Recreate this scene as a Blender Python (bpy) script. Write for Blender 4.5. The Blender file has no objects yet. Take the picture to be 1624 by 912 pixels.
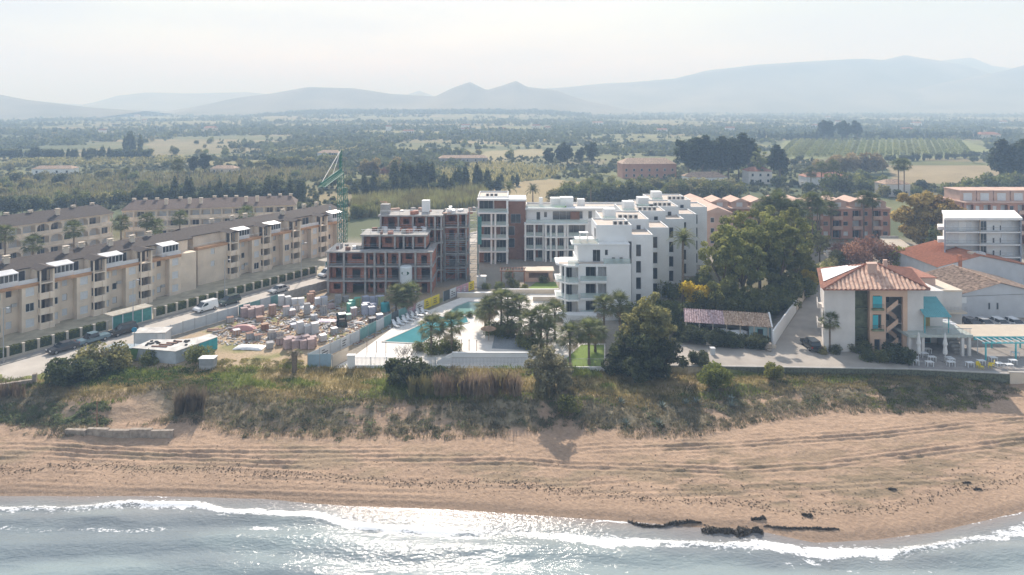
import bpy, math, random
import numpy as np
from mathutils import Vector, Matrix
# ---------------------------------------------------------------- camera, sky, sun, exposure
S = bpy.context.scene
COL = S.collection
H, F, CX, HY = 41.0, 1083.0, 812.0, 165.0          # camera height, focal length (photo px), principal column, horizon row
cam_d = bpy.data.cameras.new('camera'); cam = bpy.data.objects.new('camera', cam_d); COL.objects.link(cam)
cam.location = (0, 0, H); cam.rotation_euler = (math.radians(90), 0, 0)
cam_d.sensor_width = 36; cam_d.lens = F/1624*36; cam_d.shift_y = -(456-HY)/1624
cam_d.clip_start = 0.5; cam_d.clip_end = 60000
S.camera = cam
SUN_EL, SUN_AZ = math.radians(34.5), math.radians(-6)   # azimuth measured from +Y towards +X
world = bpy.data.worlds.new('World'); S.world = world; world.use_nodes = True
wn = world.node_tree; wn.nodes.clear()
sky = wn.nodes.new('ShaderNodeTexSky'); sky.sky_type = 'NISHITA'; sky.sun_disc = False
sky.sun_elevation = SUN_EL; sky.sun_rotation = SUN_AZ
sky.air_density = 1.5; sky.dust_density = .8; sky.ozone_density = 1.0; sky.altitude = 30
bg = wn.nodes.new('ShaderNodeBackground'); bg.inputs['Strength'].default_value = 0.075
out = wn.nodes.new('ShaderNodeOutputWorld')
# thin high cloud over the whole sky
tc = wn.nodes.new('ShaderNodeTexCoord'); sep = wn.nodes.new('ShaderNodeSeparateXYZ')
mp = wn.nodes.new('ShaderNodeMapping'); mp.inputs['Scale'].default_value = (1.6, 1.6, 9.0)
nz = wn.nodes.new('ShaderNodeTexNoise'); nz.inputs['Scale'].default_value = 2.2; nz.inputs['Detail'].default_value = 6
rp = wn.nodes.new('ShaderNodeValToRGB'); rp.color_ramp.elements[0].position = .38; rp.color_ramp.elements[1].position = .72
rp.color_ramp.elements[0].color = (.28,)*3+(1,); rp.color_ramp.elements[1].color = (.72,)*3+(1,)
mx = wn.nodes.new('ShaderNodeMix'); mx.data_type = 'RGBA'; mx.inputs[7].default_value = (7.0, 7.25, 8.0, 1)
L = wn.links.new
L(tc.outputs['Generated'], mp.inputs['Vector']); L(mp.outputs[0], nz.inputs['Vector']); L(nz.outputs[0], rp.inputs[0])
L(rp.outputs[0], mx.inputs[0]); L(sky.outputs[0], mx.inputs[6]); L(mx.outputs[2], bg.inputs['Color']); L(bg.outputs[0], out.inputs[0])
sun_d = bpy.data.lights.new('sun', 'SUN'); sun_d.energy = 4.6; sun_d.angle = math.radians(.6); sun_d.color = (1, .965, .935)
sun = bpy.data.objects.new('sun', sun_d); COL.objects.link(sun); sun.location = (-40, 300, 260)
sv = Vector((math.sin(SUN_AZ)*math.cos(SUN_EL), math.cos(SUN_AZ)*math.cos(SUN_EL), math.sin(SUN_EL)))
sun.rotation_euler = sv.to_track_quat('Z', 'Y').to_euler()
S.view_settings.view_transform = 'Standard'; S.view_settings.look = 'None'; S.view_settings.gamma = 1
S.view_settings.exposure = 0.65; S.view_settings.use_curve_mapping = False
S.render.engine = 'CYCLES'; cy = S.cycles
cy.use_denoising = True; cy.max_bounces = 5; cy.diffuse_bounces = 2; cy.glossy_bounces = 2; cy.transmission_bounces = 3
cy.transparent_max_bounces = 6; cy.volume_bounces = 1; cy.caustics_reflective = False; cy.caustics_refractive = False
cy.sample_clamp_indirect = 4; cy.sample_clamp_direct = 30
# ---------------------------------------------------------------- numeric helpers
rng = np.random.default_rng(7); random.seed(7)
R = math.radians
def G(px, py, z=0.0):
    "ground point seen at photo pixel (px,py) on the plane of height z"
    d = (H-z)/(py-HY)
    return ((px-CX)*d, F*d)
def XZ(px, py, Y):
    return ((px-CX)*Y/F, H-(py-HY)*Y/F)
def hsh(ix, iy, s=0):
    h = (ix.astype(np.int64)*374761393 + iy.astype(np.int64)*668265263 + s*974634) & 0xffffffff
    h = ((h ^ (h >> 13))*1274126177) & 0xffffffff
    return ((h ^ (h >> 16)) & 0xffffff)/float(0xffffff)
def vn(x, y, s=0):
    x = np.asarray(x, float); y = np.asarray(y, float)
    ix, iy = np.floor(x), np.floor(y); fx, fy = x-ix, y-iy
    fx = fx*fx*(3-2*fx); fy = fy*fy*(3-2*fy)
    a, b, c, d = hsh(ix, iy, s), hsh(ix+1, iy, s), hsh(ix, iy+1, s), hsh(ix+1, iy+1, s)
    return (a*(1-fx)+b*fx)*(1-fy)+(c*(1-fx)+d*fx)*fy
def fbm(x, y, o=4, s=0):
    r = 0; a = .5; t = 0
    for i in range(o):
        r = r+a*vn(np.asarray(x)*2**i, np.asarray(y)*2**i, s+i); t += a; a *= .5
    return r/t
def sst(a, b, x):
    t = np.clip((np.asarray(x, float)-a)/(b-a), 0, 1); return t*t*(3-2*t)
def inpoly(X, Y, poly):
    X = np.asarray(X, float); Y = np.asarray(Y, float); c = np.zeros(np.broadcast(X, Y).shape, bool)
    n = len(poly)
    for i in range(n):
        x1, y1 = poly[i]; x2, y2 = poly[(i+1) % n]
        if y1 == y2: continue
        c ^= ((y1 > Y) != (y2 > Y)) & (X < (x2-x1)*(Y-y1)/(y2-y1)+x1)
    return c
# ---------------------------------------------------------------- materials
MATS = {}
def M(name, col=(.5,.5,.5), rough=.8, var=.14, scale=1.5, bump=0., bscale=12., metal=0., transl=0., rnd=0., spec=.35, col2=None, detail=4):
    if name in MATS: return MATS[name]
    m = bpy.data.materials.new(name); m.use_nodes = True; nt = m.node_tree; n = nt.nodes; l = nt.links.new
    b = n['Principled BSDF']; b.inputs['Roughness'].default_value = rough; b.inputs['Metallic'].default_value = metal
    b.inputs['Specular IOR Level'].default_value = spec
    t = n.new('ShaderNodeTexCoord'); z = n.new('ShaderNodeTexNoise'); z.inputs['Scale'].default_value = scale; z.inputs['Detail'].default_value = detail
    l(t.outputs['Object'], z.inputs['Vector'])
    r = n.new('ShaderNodeMapRange'); r.inputs[1].default_value = .3; r.inputs[2].default_value = .7
    l(z.outputs[0], r.inputs[0])
    c = n.new('ShaderNodeMix'); c.data_type = 'RGBA'
    c.inputs[6].default_value = tuple(x*(1-var) for x in col)+(1,)
    c.inputs[7].default_value = tuple(min(.95, x*(1+var)) for x in (col2 or col))+(1,)
    l(r.outputs[0], c.inputs[0]); o = c.outputs[2]
    if rnd:
        oi = n.new('ShaderNodeObjectInfo'); mr = n.new('ShaderNodeMapRange'); mr.inputs[3].default_value = 1-rnd; mr.inputs[4].default_value = 1+rnd
        l(oi.outputs['Random'], mr.inputs[0]); hs = n.new('ShaderNodeHueSaturation'); l(mr.outputs[0], hs.inputs['Value'])
        m2 = n.new('ShaderNodeMapRange'); m2.inputs[3].default_value = .5-.05*rnd; m2.inputs[4].default_value = .5+.05*rnd
        ml = n.new('ShaderNodeMath'); ml.operation = 'FRACT'; m3 = n.new('ShaderNodeMath'); m3.operation = 'MULTIPLY'; m3.inputs[1].default_value = 7.31
        l(oi.outputs['Random'], m3.inputs[0]); l(m3.outputs[0], ml.inputs[0]); l(ml.outputs[0], m2.inputs[0]); l(m2.outputs[0], hs.inputs['Hue'])
        l(o, hs.inputs['Color']); o = hs.outputs[0]
    l(o, b.inputs['Base Color'])
    if bump:
        z2 = n.new('ShaderNodeTexNoise'); z2.inputs['Scale'].default_value = bscale; z2.inputs['Detail'].default_value = 3
        l(t.outputs['Object'], z2.inputs['Vector']); bp = n.new('ShaderNodeBump'); bp.inputs['Strength'].default_value = bump; bp.inputs['Distance'].default_value = .05
        l(z2.outputs[0], bp.inputs['Height']); l(bp.outputs[0], b.inputs['Normal'])
    if transl:
        tr = n.new('ShaderNodeBsdfTranslucent'); l(o, tr.inputs['Color']); ms = n.new('ShaderNodeMixShader'); ms.inputs[0].default_value = transl
        l(b.outputs[0], ms.inputs[1]); l(tr.outputs[0], ms.inputs[2]); l(ms.outputs[0], n['Material Output'].inputs['Surface'])
    MATS[name] = m; return m
# ---------------------------------------------------------------- mesh builder
def npmesh(name, v, f, mats, smooth=False, mi=None, col=None):
    "v (n,3) array, f list of tuples or (m,k) array"
    me = bpy.data.meshes.new(name); v = np.asarray(v, np.float32)
    if isinstance(f, np.ndarray):
        k = f.shape[1]; nf = len(f); loops = f.ravel().astype(np.int32)
        st = (np.arange(nf)*k).astype(np.int32)
        me.vertices.add(len(v)); me.vertices.foreach_set('co', v.ravel())
        me.loops.add(len(loops)); me.loops.foreach_set('vertex_index', loops)
        me.polygons.add(nf); me.polygons.foreach_set('loop_start', st)
        me.update(calc_edges=True)
    else:
        me.from_pydata(v.tolist(), [], [tuple(q) for q in f])
    if mi is not None: me.polygons.foreach_set('material_index', np.asarray(mi, np.int32))
    if smooth: me.polygons.foreach_set('use_smooth', np.ones(len(me.polygons), bool))
    if col is not None:
        a = me.color_attributes.new('albedo', 'FLOAT_COLOR', 'POINT')
        c = np.ones((len(v), 4), np.float32); c[:, :3] = col; a.data.foreach_set('color', c.ravel())
    for m in (mats if isinstance(mats, (list, tuple)) else [mats]): me.materials.append(m)
    me.validate(); return me
def link(name, me, parent=None, loc=(0,0,0), rz=0., sc=None):
    o = bpy.data.objects.new(name, me); COL.objects.link(o); o.location = loc
    if rz: o.rotation_euler = (0, 0, rz)
    if sc is not None: o.scale = (sc,)*3 if not isinstance(sc, (tuple, list)) else sc
    if parent is not None: o.parent = parent
    return o
def tag(o, label=None, cat=None, group=None, kind=None):
    if label: o['label'] = label
    if cat: o['category'] = cat
    if group: o['group'] = group
    if kind: o['kind'] = kind
    return o
def thing(name, label, cat, loc=(0,0,0), rz=0., group=None, sc=None):
    return tag(link(name, None, None, loc, rz, sc), label, cat, group)
class MB:
    def __init__(s): s.v = []; s.f = []; s.m = []
    def add(s, vs, fs, m=0):
        b = len(s.v); s.v += [tuple(p) for p in vs]
        for q in fs: s.f.append(tuple(b+i for i in q)); s.m.append(m)
        return s
    def box(s, x0, x1, y0, y1, z0, z1, m=0):
        return s.add([(x0,y0,z0),(x1,y0,z0),(x1,y1,z0),(x0,y1,z0),(x0,y0,z1),(x1,y0,z1),(x1,y1,z1),(x0,y1,z1)],
              [(3,2,1,0),(4,5,6,7),(0,1,5,4),(1,2,6,5),(2,3,7,6),(3,0,4,7)], m)
    def rbox(s, c, sx, sy, sz, rz=0, m=0):
        ca, sa = math.cos(rz), math.sin(rz); P = []
        for dz in (0, 1):
            for dx, dy in ((-1,-1),(1,-1),(1,1),(-1,1)):
                x, y = dx*sx/2, dy*sy/2; P.append((c[0]+x*ca-y*sa, c[1]+x*sa+y*ca, c[2]+dz*sz))
        return s.add(P, [(3,2,1,0),(4,5,6,7),(0,1,5,4),(1,2,6,5),(2,3,7,6),(3,0,4,7)], m)
    def prism(s, poly, z0, z1, m=0):
        n = len(poly); a = sum(poly[i][0]*poly[(i+1)%n][1]-poly[(i+1)%n][0]*poly[i][1] for i in range(n))
        if a < 0: poly = poly[::-1]
        zt = z1 if isinstance(z1, (list, tuple)) else [z1]*n
        vs = [(x,y,z0) for x,y in poly]+[(p[0],p[1],zt[i]) for i,p in enumerate(poly)]
        return s.add(vs, [tuple(range(n-1,-1,-1)), tuple(range(n,2*n))]+[(i,(i+1)%n,n+(i+1)%n,n+i) for i in range(n)], m)
    def tube(s, p, q, r, n=6, r2=None, m=0, cap=True):
        p = Vector(p); q = Vector(q); d = q-p
        if d.length < 1e-6: return s
        r2 = r if r2 is None else r2
        a = d.orthogonal().normalized(); b = d.cross(a).normalized(); vs = []
        for c, rr in ((p, r), (q, r2)):
            for i in range(n):
                t = 2*math.pi*i/n; vs.append(c+a*math.cos(t)*rr+b*math.sin(t)*rr)
        fs = [(i,(i+1)%n,n+(i+1)%n,n+i) for i in range(n)]
        if cap: fs += [tuple(range(n-1,-1,-1)), tuple(range(n,2*n))]
        return s.add(vs, fs, m)
    def bar(s, p, q, w=.1, m=0): return s.tube(p, q, w*.707, 4, m=m)
    def lathe(s, prof, n=12, c=(0,0,0), m=0):
        vs = [(c[0]+r*math.cos(2*math.pi*i/n), c[1]+r*math.sin(2*math.pi*i/n), c[2]+z) for r, z in prof for i in range(n)]
        k = len(prof); fs = [(j*n+i, j*n+(i+1)%n, (j+1)*n+(i+1)%n, (j+1)*n+i) for j in range(k-1) for i in range(n)]
        fs += [tuple(range(n-1,-1,-1)), tuple(range((k-1)*n, k*n))]
        return s.add(vs, fs, m)
    def wall(s, x0, x1, z0, z1, y0, y1, ops=(), m=0):
        "wall in the XZ plane between y0 (front) and y1 with rectangular openings (x0,x1,z0,z1)"
        xs = sorted({x0, x1, *[min(max(o[i], x0), x1) for o in ops for i in (0,1)]}); zs = sorted({z0, z1, *[min(max(o[i], z0), z1) for o in ops for i in (2,3)]})
        nx, nz_ = len(xs)-1, len(zs)-1
        sol = [[not any(o[0]-1e-6 <= xs[i] and xs[i+1] <= o[1]+1e-6 and o[2]-1e-6 <= zs[j] and zs[j+1] <= o[3]+1e-6 for o in ops) for j in range(nz_)] for i in range(nx)]
        g = lambda i, j: 0 <= i < nx and 0 <= j < nz_ and sol[i][j]
        for i in range(nx):
            for j in range(nz_):
                if not sol[i][j]: continue
                a, b, c, d = xs[i], xs[i+1], zs[j], zs[j+1]
                s.add([(a,y0,c),(b,y0,c),(b,y0,d),(a,y0,d)], [(0,1,2,3)], m); s.add([(a,y1,c),(b,y1,c),(b,y1,d),(a,y1,d)], [(3,2,1,0)], m)
                if not g(i-1,j): s.add([(a,y0,c),(a,y1,c),(a,y1,d),(a,y0,d)], [(3,2,1,0)], m)
                if not g(i+1,j): s.add([(b,y0,c),(b,y1,c),(b,y1,d),(b,y0,d)], [(0,1,2,3)], m)
                if not g(i,j-1): s.add([(a,y0,c),(b,y0,c),(b,y1,c),(a,y1,c)], [(3,2,1,0)], m)
                if not g(i,j+1): s.add([(a,y0,d),(b,y0,d),(b,y1,d),(a,y1,d)], [(0,1,2,3)], m)
        return s
    def mesh(s, name, mats, smooth=False): return npmesh(name, s.v, s.f, mats, smooth, s.m if any(s.m) else None)
    def obj(s, name, mats, parent=None, loc=(0,0,0), rz=0., smooth=False): return link(name, s.mesh(name, mats, smooth), parent, loc, rz)
def copy_tree(o, parent=None, **kw):
    c = o.copy(); COL.objects.link(c); c.parent = parent
    for k, v in kw.items(): setattr(c, k, v)
    for ch in list(KIDS.get(o.name, o.children)): copy_tree(ch, c)
    return c
KIDS = {}
def freeze(o):
    "remember a prototype's children so that copies need no scene scan"
    KIDS[o.name] = list(o.children)
    for c in KIDS[o.name]: freeze(c)
    return o
# ---------------------------------------------------------------- terrain
SH = np.array([(-260,84),(-120,78),(-56.5,75.4),(-40,75.5),(-28.5,75),(-17.8,73.6),(-7.5,73),(2.5,71.9),(12.3,70.8),(18.5,69.8),(24.9,69.4),(30.4,67.4),(36.8,67.8),(43.9,69.1),(54.1,72.2),(75,79),(110,92),(260,120)], float)
def Ys(X): return np.interp(X, SH[:,0], SH[:,1])+1.7
FT = np.array([G(px, py, -1.5) for px, py in ((-300,650),(0,668),(60,690),(130,690),(200,672),(300,668),(380,690),(600,692),(830,690),(900,672),(950,690),(1100,690),(1200,668),(1330,650),(1400,652),(1510,652),(1600,625),(1800,605))])
def Yf(X): return np.interp(X, FT[:,0], FT[:,1])
TRK = [np.array([G(px, py, -2.0) for px, py in t]) for t in (
  ((-80,704),(200,711),(400,717),(812,717),(1100,708),(1400,688),(1700,655)),
  ((-80,708),(200,716),(400,723),(812,722),(1100,714),(1400,693),(1700,661)),
  ((-80,716),(200,722),(400,730),(812,727),(1000,736),(1150,742),(1300,733),(1500,708),(1700,683)),
  ((-80,722),(250,728),(500,738),(812,733),(1000,741),(1150,747),(1300,739),(1500,715),(1700,690)),
  ((100,742),(400,748),(620,760),(812,764),(1000,758)),
  ((-80,756),(300,764),(520,772),(800,779),(1100,777),(1350,765),(1700,742)))]
def tz(X, Y):
    X = np.asarray(X, float); Y = np.asarray(Y, float)
    ys, yf = Ys(X), Yf(X); yt = yf+7.5
    t = np.clip((Y-ys)/np.maximum(yf-ys, 1), 0, 1)
    z = np.where(Y < ys, -3+(Y-ys)*.11, -3+1.5*t**.75)
    # beach roughness: ruts, footprints
    b = sst(2.0, 5.0, Y-ys)*(1-sst(-1, 2, Y-yf))
    z = z+b*(.10*(fbm(X*.5, Y*.9, 4, 3)-.5)+.12*(vn(X*1.7, Y*1.9, 9)-.5)+.06*(vn(X*4, Y*4.2, 19)-.5))
    for k, tr in enumerate(TRK):
        yy = np.interp(X, tr[:,0], tr[:,1], left=-999, right=-999)+.12*(vn(X*.3, X*0+k, 5)-.5)
        am = sst(.3, .62, fbm(X*.11+k*3.7, X*0+k, 3, 7+k))*(.75+.5*vn(X*1.3, X*0+k, 8))
        for off in (-.45, .45):
            dd = (Y-yy-off-.1*(vn(X*.6, X*0+off*5+k, 12)-.5))
            z = z-am*(.075 if k < 4 else .045)*np.exp(-(dd/.17)**2)+am*(.05 if k < 4 else .025)*np.exp(-((np.abs(dd)-.42)/.16)**2)
    # dunes
    m = sst(0, 7.5, Y-yf)
    mound = (fbm(X*.16, Y*.22, 4, 21)-.38)*1.5*sst(-.5, 3.5, Y-yf)*(1-sst(7, 13, Y-yf))
    mound = mound+.35*(fbm(X*.7, Y*.7, 3, 25)-.5)*sst(0, 2, Y-yf)*(1-sst(100, 106, Y))
    hp = -1.0*sst(8, 20, X)*(1-sst(106.2, 106.6, Y))
    z = np.where(Y > yf, -1.5+m*(1.5+hp)+mound, z)
    z = np.where(Y > 106.7, 0*z, z)
    hill = 16*np.exp(-((Y-2350)/420)**2)*sst(-900, -620, X)*(1-sst(60, 330, X))
    return z+hill
def tz1(x, y): return float(tz(np.array([x]), np.array([y]))[0])
rows = np.concatenate([np.arange(40, 64, 1.0), np.arange(64, 104, .16), np.arange(104, 108, .25), np.arange(108, 150, 1.0), 150*1.0125**np.arange(0, 380)])
rows = rows[rows < 16000]; rows = np.append(rows, [20000, 30000])
a = np.linspace(-1, 1, 541); a = np.sign(a)*np.abs(a)**1.25*1.15
Yg = np.repeat(rows[:,None], len(a), 1); Xg = a[None,:]*(Yg+25)
Zg = tz(Xg, Yg)
# albedo: what the ground itself is made of
def lerp(c, d, m): return c*(1-m[...,None])+np.array(d)*m[...,None]
sand = np.ones(Xg.shape+(3,))*np.array((.40,.28,.195)); n1 = fbm(Xg*.25, Yg*.25, 4, 31); n2 = fbm(Xg*.9, Yg*.9, 3, 33); n3 = vn(Xg*2.3, Yg*2.3, 35)
C = sand*(.86+.28*n1)[...,None]
dS = Yg-Ys(Xg); dF = Yg-Yf(Xg)
C = lerp(C, (.27,.195,.14), (1-sst(.3, 1.6, dS))*.8)
C = lerp(C, (.25,.20,.13), sst(.50,.62, fbm(Xg*.18, Yg*.8, 4, 41))*.55*sst(3,5,dS)*(1-sst(8,12,dS)))        # weed litter in the sand
C = lerp(C, (.22,.17,.11), sst(.47,.62, fbm(Xg*.35, Yg*1.1, 4, 43))*.8*sst(8,22,Xg)*sst(3,6,dS)*(1-sst(10,20,dS)))
veg = sst(.30,.46, n1*.6+n2*.4-.07*sst(20,34,Xg))*sst(.3,3,dF)
dune = lerp(np.ones(C.shape)*np.array((.16,.155,.105)), (.25,.23,.155), n3)
C = lerp(C, (0,0,0), veg*.8)+dune*(veg*.8)[...,None]
gr = sst(6.5, 9.5, dF+4*(n1-.5))
gcol = lerp(np.ones(C.shape)*np.array((.19,.20,.065)), (.36,.28,.14), sst(.4,.6,fbm(Xg*.12+3, Yg*.25, 4, 51)))
gcol = lerp(gcol, (.42,.32,.21), sst(.60,.72, fbm(Xg*.2, Yg*.3, 4, 57))*.8)
gcol = gcol*(.8+.4*n2)[...,None]
C = C*(1-gr)[...,None]+gcol*gr[...,None]
hol = np.exp(-(((Xg+55)/7.5)**2+((Yg-93.5)/3.4)**2)**2); C = lerp(C, (.40,.28,.195), hol*.85)
town = sst(106.3, 107, Yg); C = C*(1-town)[...,None]+(np.ones(C.shape)*np.array((.31,.275,.225))*(.8+.4*n1)[...,None])*town[...,None]
yard = [G(*p) for p in ((120,592),(250,548),(420,493),(520,452),(700,455),(760,450),(640,510),(500,586),(330,590))]
ym = inpoly(Xg, Yg, yard).astype(float); yc = lerp(np.ones(C.shape)*np.array((.43,.33,.22)), (.24,.23,.10), sst(.5,.66,fbm(Xg*.2+9, Yg*.2, 4, 61)))
C = C*(1-ym)[...,None]+yc*ym[...,None]
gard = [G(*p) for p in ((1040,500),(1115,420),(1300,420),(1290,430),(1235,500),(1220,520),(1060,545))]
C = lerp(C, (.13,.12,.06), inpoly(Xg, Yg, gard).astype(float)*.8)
# cultivated plain: plots of scrub, straw, orchard soil and green crops
pl = sst(196, 214, Yg)
th = .28; u = Xg*math.cos(th)-Yg*math.sin(th)+18*(fbm(Xg*.004, Yg*.004, 3, 71)-.5); w = Xg*math.sin(th)+Yg*math.cos(th)+30*(fbm(Xg*.005, Yg*.005, 3, 73)-.5)
gs = np.where(Yg < 700, 1., 1.6)
iw = np.floor(w/(46*gs)); iu = np.floor(u/(95*gs)+hsh(iw, iw*0, 3)*7)
hh = hsh(iu, iw, 77)
pal = np.array([(.115,.125,.055),(.20,.17,.09),(.23,.19,.10),(.15,.16,.065),(.10,.12,.06),(.21,.20,.09),(.08,.10,.05),(.17,.175,.08),(.12,.135,.065),(.20,.175,.095)])
pc = pal[(hh*9.99).astype(int)]*(.75+.5*fbm(Xg*.05, Yg*.05, 4, 79))[...,None]
scr = sst(.47,.6,fbm(Xg*.022, Yg*.03, 4, 81)); pc = lerp(pc, (.10,.115,.05), scr*.55)
def field(pts, col, k=1.):
    global pc
    m = inpoly(Xg+3*(vn(Xg*.1,Yg*.1,5)-.5), Yg, [G(*p) for p in pts]).astype(float)*k
    pc = pc*(1-m)[...,None]+(np.array(col)*(.8+.4*fbm(Xg*.08, Yg*.1, 4, 83))[...,None])*m[...,None]
field(((730,322),(700,300),(870,284),(935,290),(930,322)), (.30,.24,.13))
field(((1420,292),(1405,262),(1600,262),(1640,270),(1640,292)), (.29,.235,.14))
field(((0,318),(0,282),(250,276),(470,262),(470,284),(300,300),(130,318)), (.26,.215,.115), .8)
field(((0,262),(0,250),(600,243),(600,258)), (.24,.215,.10), .7)
field(((230,246),(240,226),(520,220),(600,240)), (.21,.185,.11), .7)
field(((1225,252),(1245,222),(1530,222),(1600,250)), (.19,.21,.09))
field(((740,264),(870,246),(860,236),(770,240)), (.27,.235,.13))
field(((1360,246),(1370,226),(1420,226),(1430,246)), (.26,.28,.10), .8)
field(((560,330),(600,300),(760,296),(780,330)), (.22,.215,.09), .7)
C = C*(1-pl)[...,None]+pc*pl[...,None]
nr, nc = Xg.shape; idx = np.arange(nr*nc).reshape(nr, nc)
fq = np.stack([idx[:-1,:-1], idx[:-1,1:], idx[1:,1:], idx[1:,:-1]], -1).reshape(-1, 4)
gm = bpy.data.materials.new('ground_soil'); gm.use_nodes = True; nt = gm.node_tree; b = nt.nodes['Principled BSDF']; b.inputs['Roughness'].default_value = .95; b.inputs['Specular IOR Level'].default_value = .15
at = nt.nodes.new('ShaderNodeAttribute'); at.attribute_name = 'albedo'; tcn = nt.nodes.new('ShaderNodeTexCoord')
z1 = nt.nodes.new('ShaderNodeTexNoise'); z1.inputs['Scale'].default_value = 2.2; z1.inputs['Detail'].default_value = 8; z1.inputs['Roughness'].default_value = .62
mr = nt.nodes.new('ShaderNodeMapRange'); mr.inputs[1].default_value = .3; mr.inputs[2].default_value = .7; mr.inputs[3].default_value = .8; mr.inputs[4].default_value = 1.2
hs = nt.nodes.new('ShaderNodeHueSaturation'); bp = nt.nodes.new('ShaderNodeBump'); bp.inputs['Strength'].default_value = .85; bp.inputs['Distance'].default_value = .2
L = nt.links.new
L(tcn.outputs['Object'], z1.inputs['Vector']); L(z1.outputs[0], mr.inputs[0]); L(mr.outputs[0], hs.inputs['Value']); L(at.outputs['Color'], hs.inputs['Color']); L(hs.outputs[0], b.inputs['Base Color'])
L(z1.outputs[0], bp.inputs['Height']); L(bp.outputs[0], b.inputs['Normal'])
P3 = np.stack([Xg, Yg, Zg], -1).reshape(-1, 3)
tag(link('ground', npmesh('ground', P3, fq, gm, True, col=C.reshape(-1, 3))), kind='structure')
# ---------------------------------------------------------------- sea
sx = np.concatenate([np.linspace(-320,-80,30)[:-1], np.linspace(-80, 90, 620), np.linspace(90, 320, 30)[1:]])
st = np.concatenate([np.arange(0, 16, .12), np.arange(16, 40, .3), 40*1.06**np.arange(0, 38)])
X2 = np.repeat(sx[None,:], len(st), 0); T2 = np.repeat(st[:,None], len(sx), 1); Y2 = Ys(X2)+1.6-T2
d2 = Ys(X2)+.9*(fbm(X2*.09, X2*0+2, 3, 91)-.5)*2.2-Y2                      # distance seaward of the waterline
wav = .15*np.sin((Y2+4*fbm(X2*.04, Y2*.05, 3, 93))*1.35+2.5*fbm(X2*.03, Y2*.03, 2, 95))+.30*(fbm(X2*.16, Y2*.42, 3, 97)-.5)+.07*(fbm(X2*.7, Y2*1.3, 3, 99)-.5)
wav = wav*sst(0, 5, d2)
crest = .20*np.exp(-((d2-3.0-3.6*(fbm(X2*.05+7, X2*0, 4, 101)-.5))/.45)**2)*sst(.35,.6,fbm(X2*.09, X2*0+4, 2, 103))
Z2 = -3.03+wav+crest-.02*sst(3,0,d2)
e = fbm(X2*.8, Y2*1.6, 4, 105); e2 = fbm(X2*2.2, Y2*3.5, 3, 107); wd = .6+1.5*fbm(X2*.05+11, X2*0, 3, 109)
foam = np.exp(-((d2-3.0-3.6*(fbm(X2*.05+7, X2*0, 4, 101)-.5))/(.55*wd))**2)*1.25
foam = np.clip(foam*(.35+1.3*e), 0, 1.4)+.95*np.exp(-((d2-.35-.6*(e-.5))/.13)**2)*sst(.3,.5,fbm(X2*.2,X2*0+8,2,111))
foam = foam+.5*sst(.56,.70,e*.5+e2*.5)*np.exp(-((d2-5)/3.2)**2)+.25*sst(.55,.75,e2)*sst(.5,.65,fbm(X2*.05,Y2*.12,3,113))*(1-sst(9,16,d2))
foam = np.clip(foam+.75*np.exp(-((d2-6.2-3*(fbm(X2*.04+17, X2*0, 3, 131)-.5))/.4)**2)*sst(.52,.62,fbm(X2*.06+31, X2*0, 3, 133)), 0, 1.1)*(.30+.85*fbm(X2*.10+5, X2*0, 3, 117))
shal = np.exp(-np.clip(d2, 0, 99)/2.6)
dc = lerp(np.ones(X2.shape+(3,))*np.array((.27,.33,.34)), (.20,.24,.26), sst(.4,.62,fbm(X2*.05, Y2*.13, 4, 115))); dc = lerp(dc, (.27,.225,.20), np.clip(shal*1.1,0,1))
col = np.concatenate([dc, foam[...,None]], -1).reshape(-1, 4)
wm = bpy.data.materials.new('sea_water'); wm.use_nodes = True; nt = wm.node_tree; n = nt.nodes; L = nt.links.new; b = n['Principled BSDF']
b.inputs['Roughness'].default_value = .095; b.inputs['IOR'].default_value = 1.33
at = n.new('ShaderNodeAttribute'); at.attribute_name = 'albedo'; tcn = n.new('ShaderNodeTexCoord'); mpn = n.new('ShaderNodeMapping'); mpn.inputs['Scale'].default_value = (.75,1.5,1)
z1 = n.new('ShaderNodeTexNoise'); z1.inputs['Scale'].default_value = 2.4; z1.inputs['Detail'].default_value = 5
bp = n.new('ShaderNodeBump'); bp.inputs['Strength'].default_value = .34; bp.inputs['Distance'].default_value = .28
L(tcn.outputs['Object'], mpn.inputs[0]); L(mpn.outputs[0], z1.inputs['Vector']); L(z1.outputs[0], bp.inputs['Height']); L(bp.outputs[0], b.inputs['Normal']); L(at.outputs['Color'], b.inputs['Base Color'])
fo = n.new('ShaderNodeBsdfPrincipled'); fo.inputs['Base Color'].default_value = (.82,.83,.84,1); fo.inputs['Roughness'].default_value = .7
zf = n.new('ShaderNodeTexNoise'); zf.inputs['Scale'].default_value = 3.4; zf.inputs['Detail'].default_value = 7; zf.inputs['Roughness'].default_value = .68
L(mpn.outputs[0], zf.inputs['Vector']); ad = n.new('ShaderNodeMath'); ad.operation = 'MULTIPLY_ADD'; ad.inputs[1].default_value = 2.1; L(zf.outputs[0], ad.inputs[0]); L(at.outputs['Alpha'], ad.inputs[2])
fr_ = n.new('ShaderNodeMapRange'); fr_.interpolation_type = 'SMOOTHSTEP'; fr_.inputs[1].default_value = 1.52; fr_.inputs[2].default_value = 1.78; L(ad.outputs[0], fr_.inputs[0])
ms = n.new('ShaderNodeMixShader'); L(fr_.outputs[0], ms.inputs[0]); L(b.outputs[0], ms.inputs[1]); L(fo.outputs[0], ms.inputs[2]); L(ms.outputs[0], n['Material Output'].inputs['Surface'])
nr, nc = X2.shape; idx = np.arange(nr*nc).reshape(nr, nc); fq = np.stack([idx[:-1,:-1], idx[1:,:-1], idx[1:,1:], idx[:-1,1:]], -1).reshape(-1, 4)
sm = npmesh('sea', np.stack([X2, Y2, Z2], -1).reshape(-1, 3), fq, wm, True, col=col[:,:3])
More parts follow.
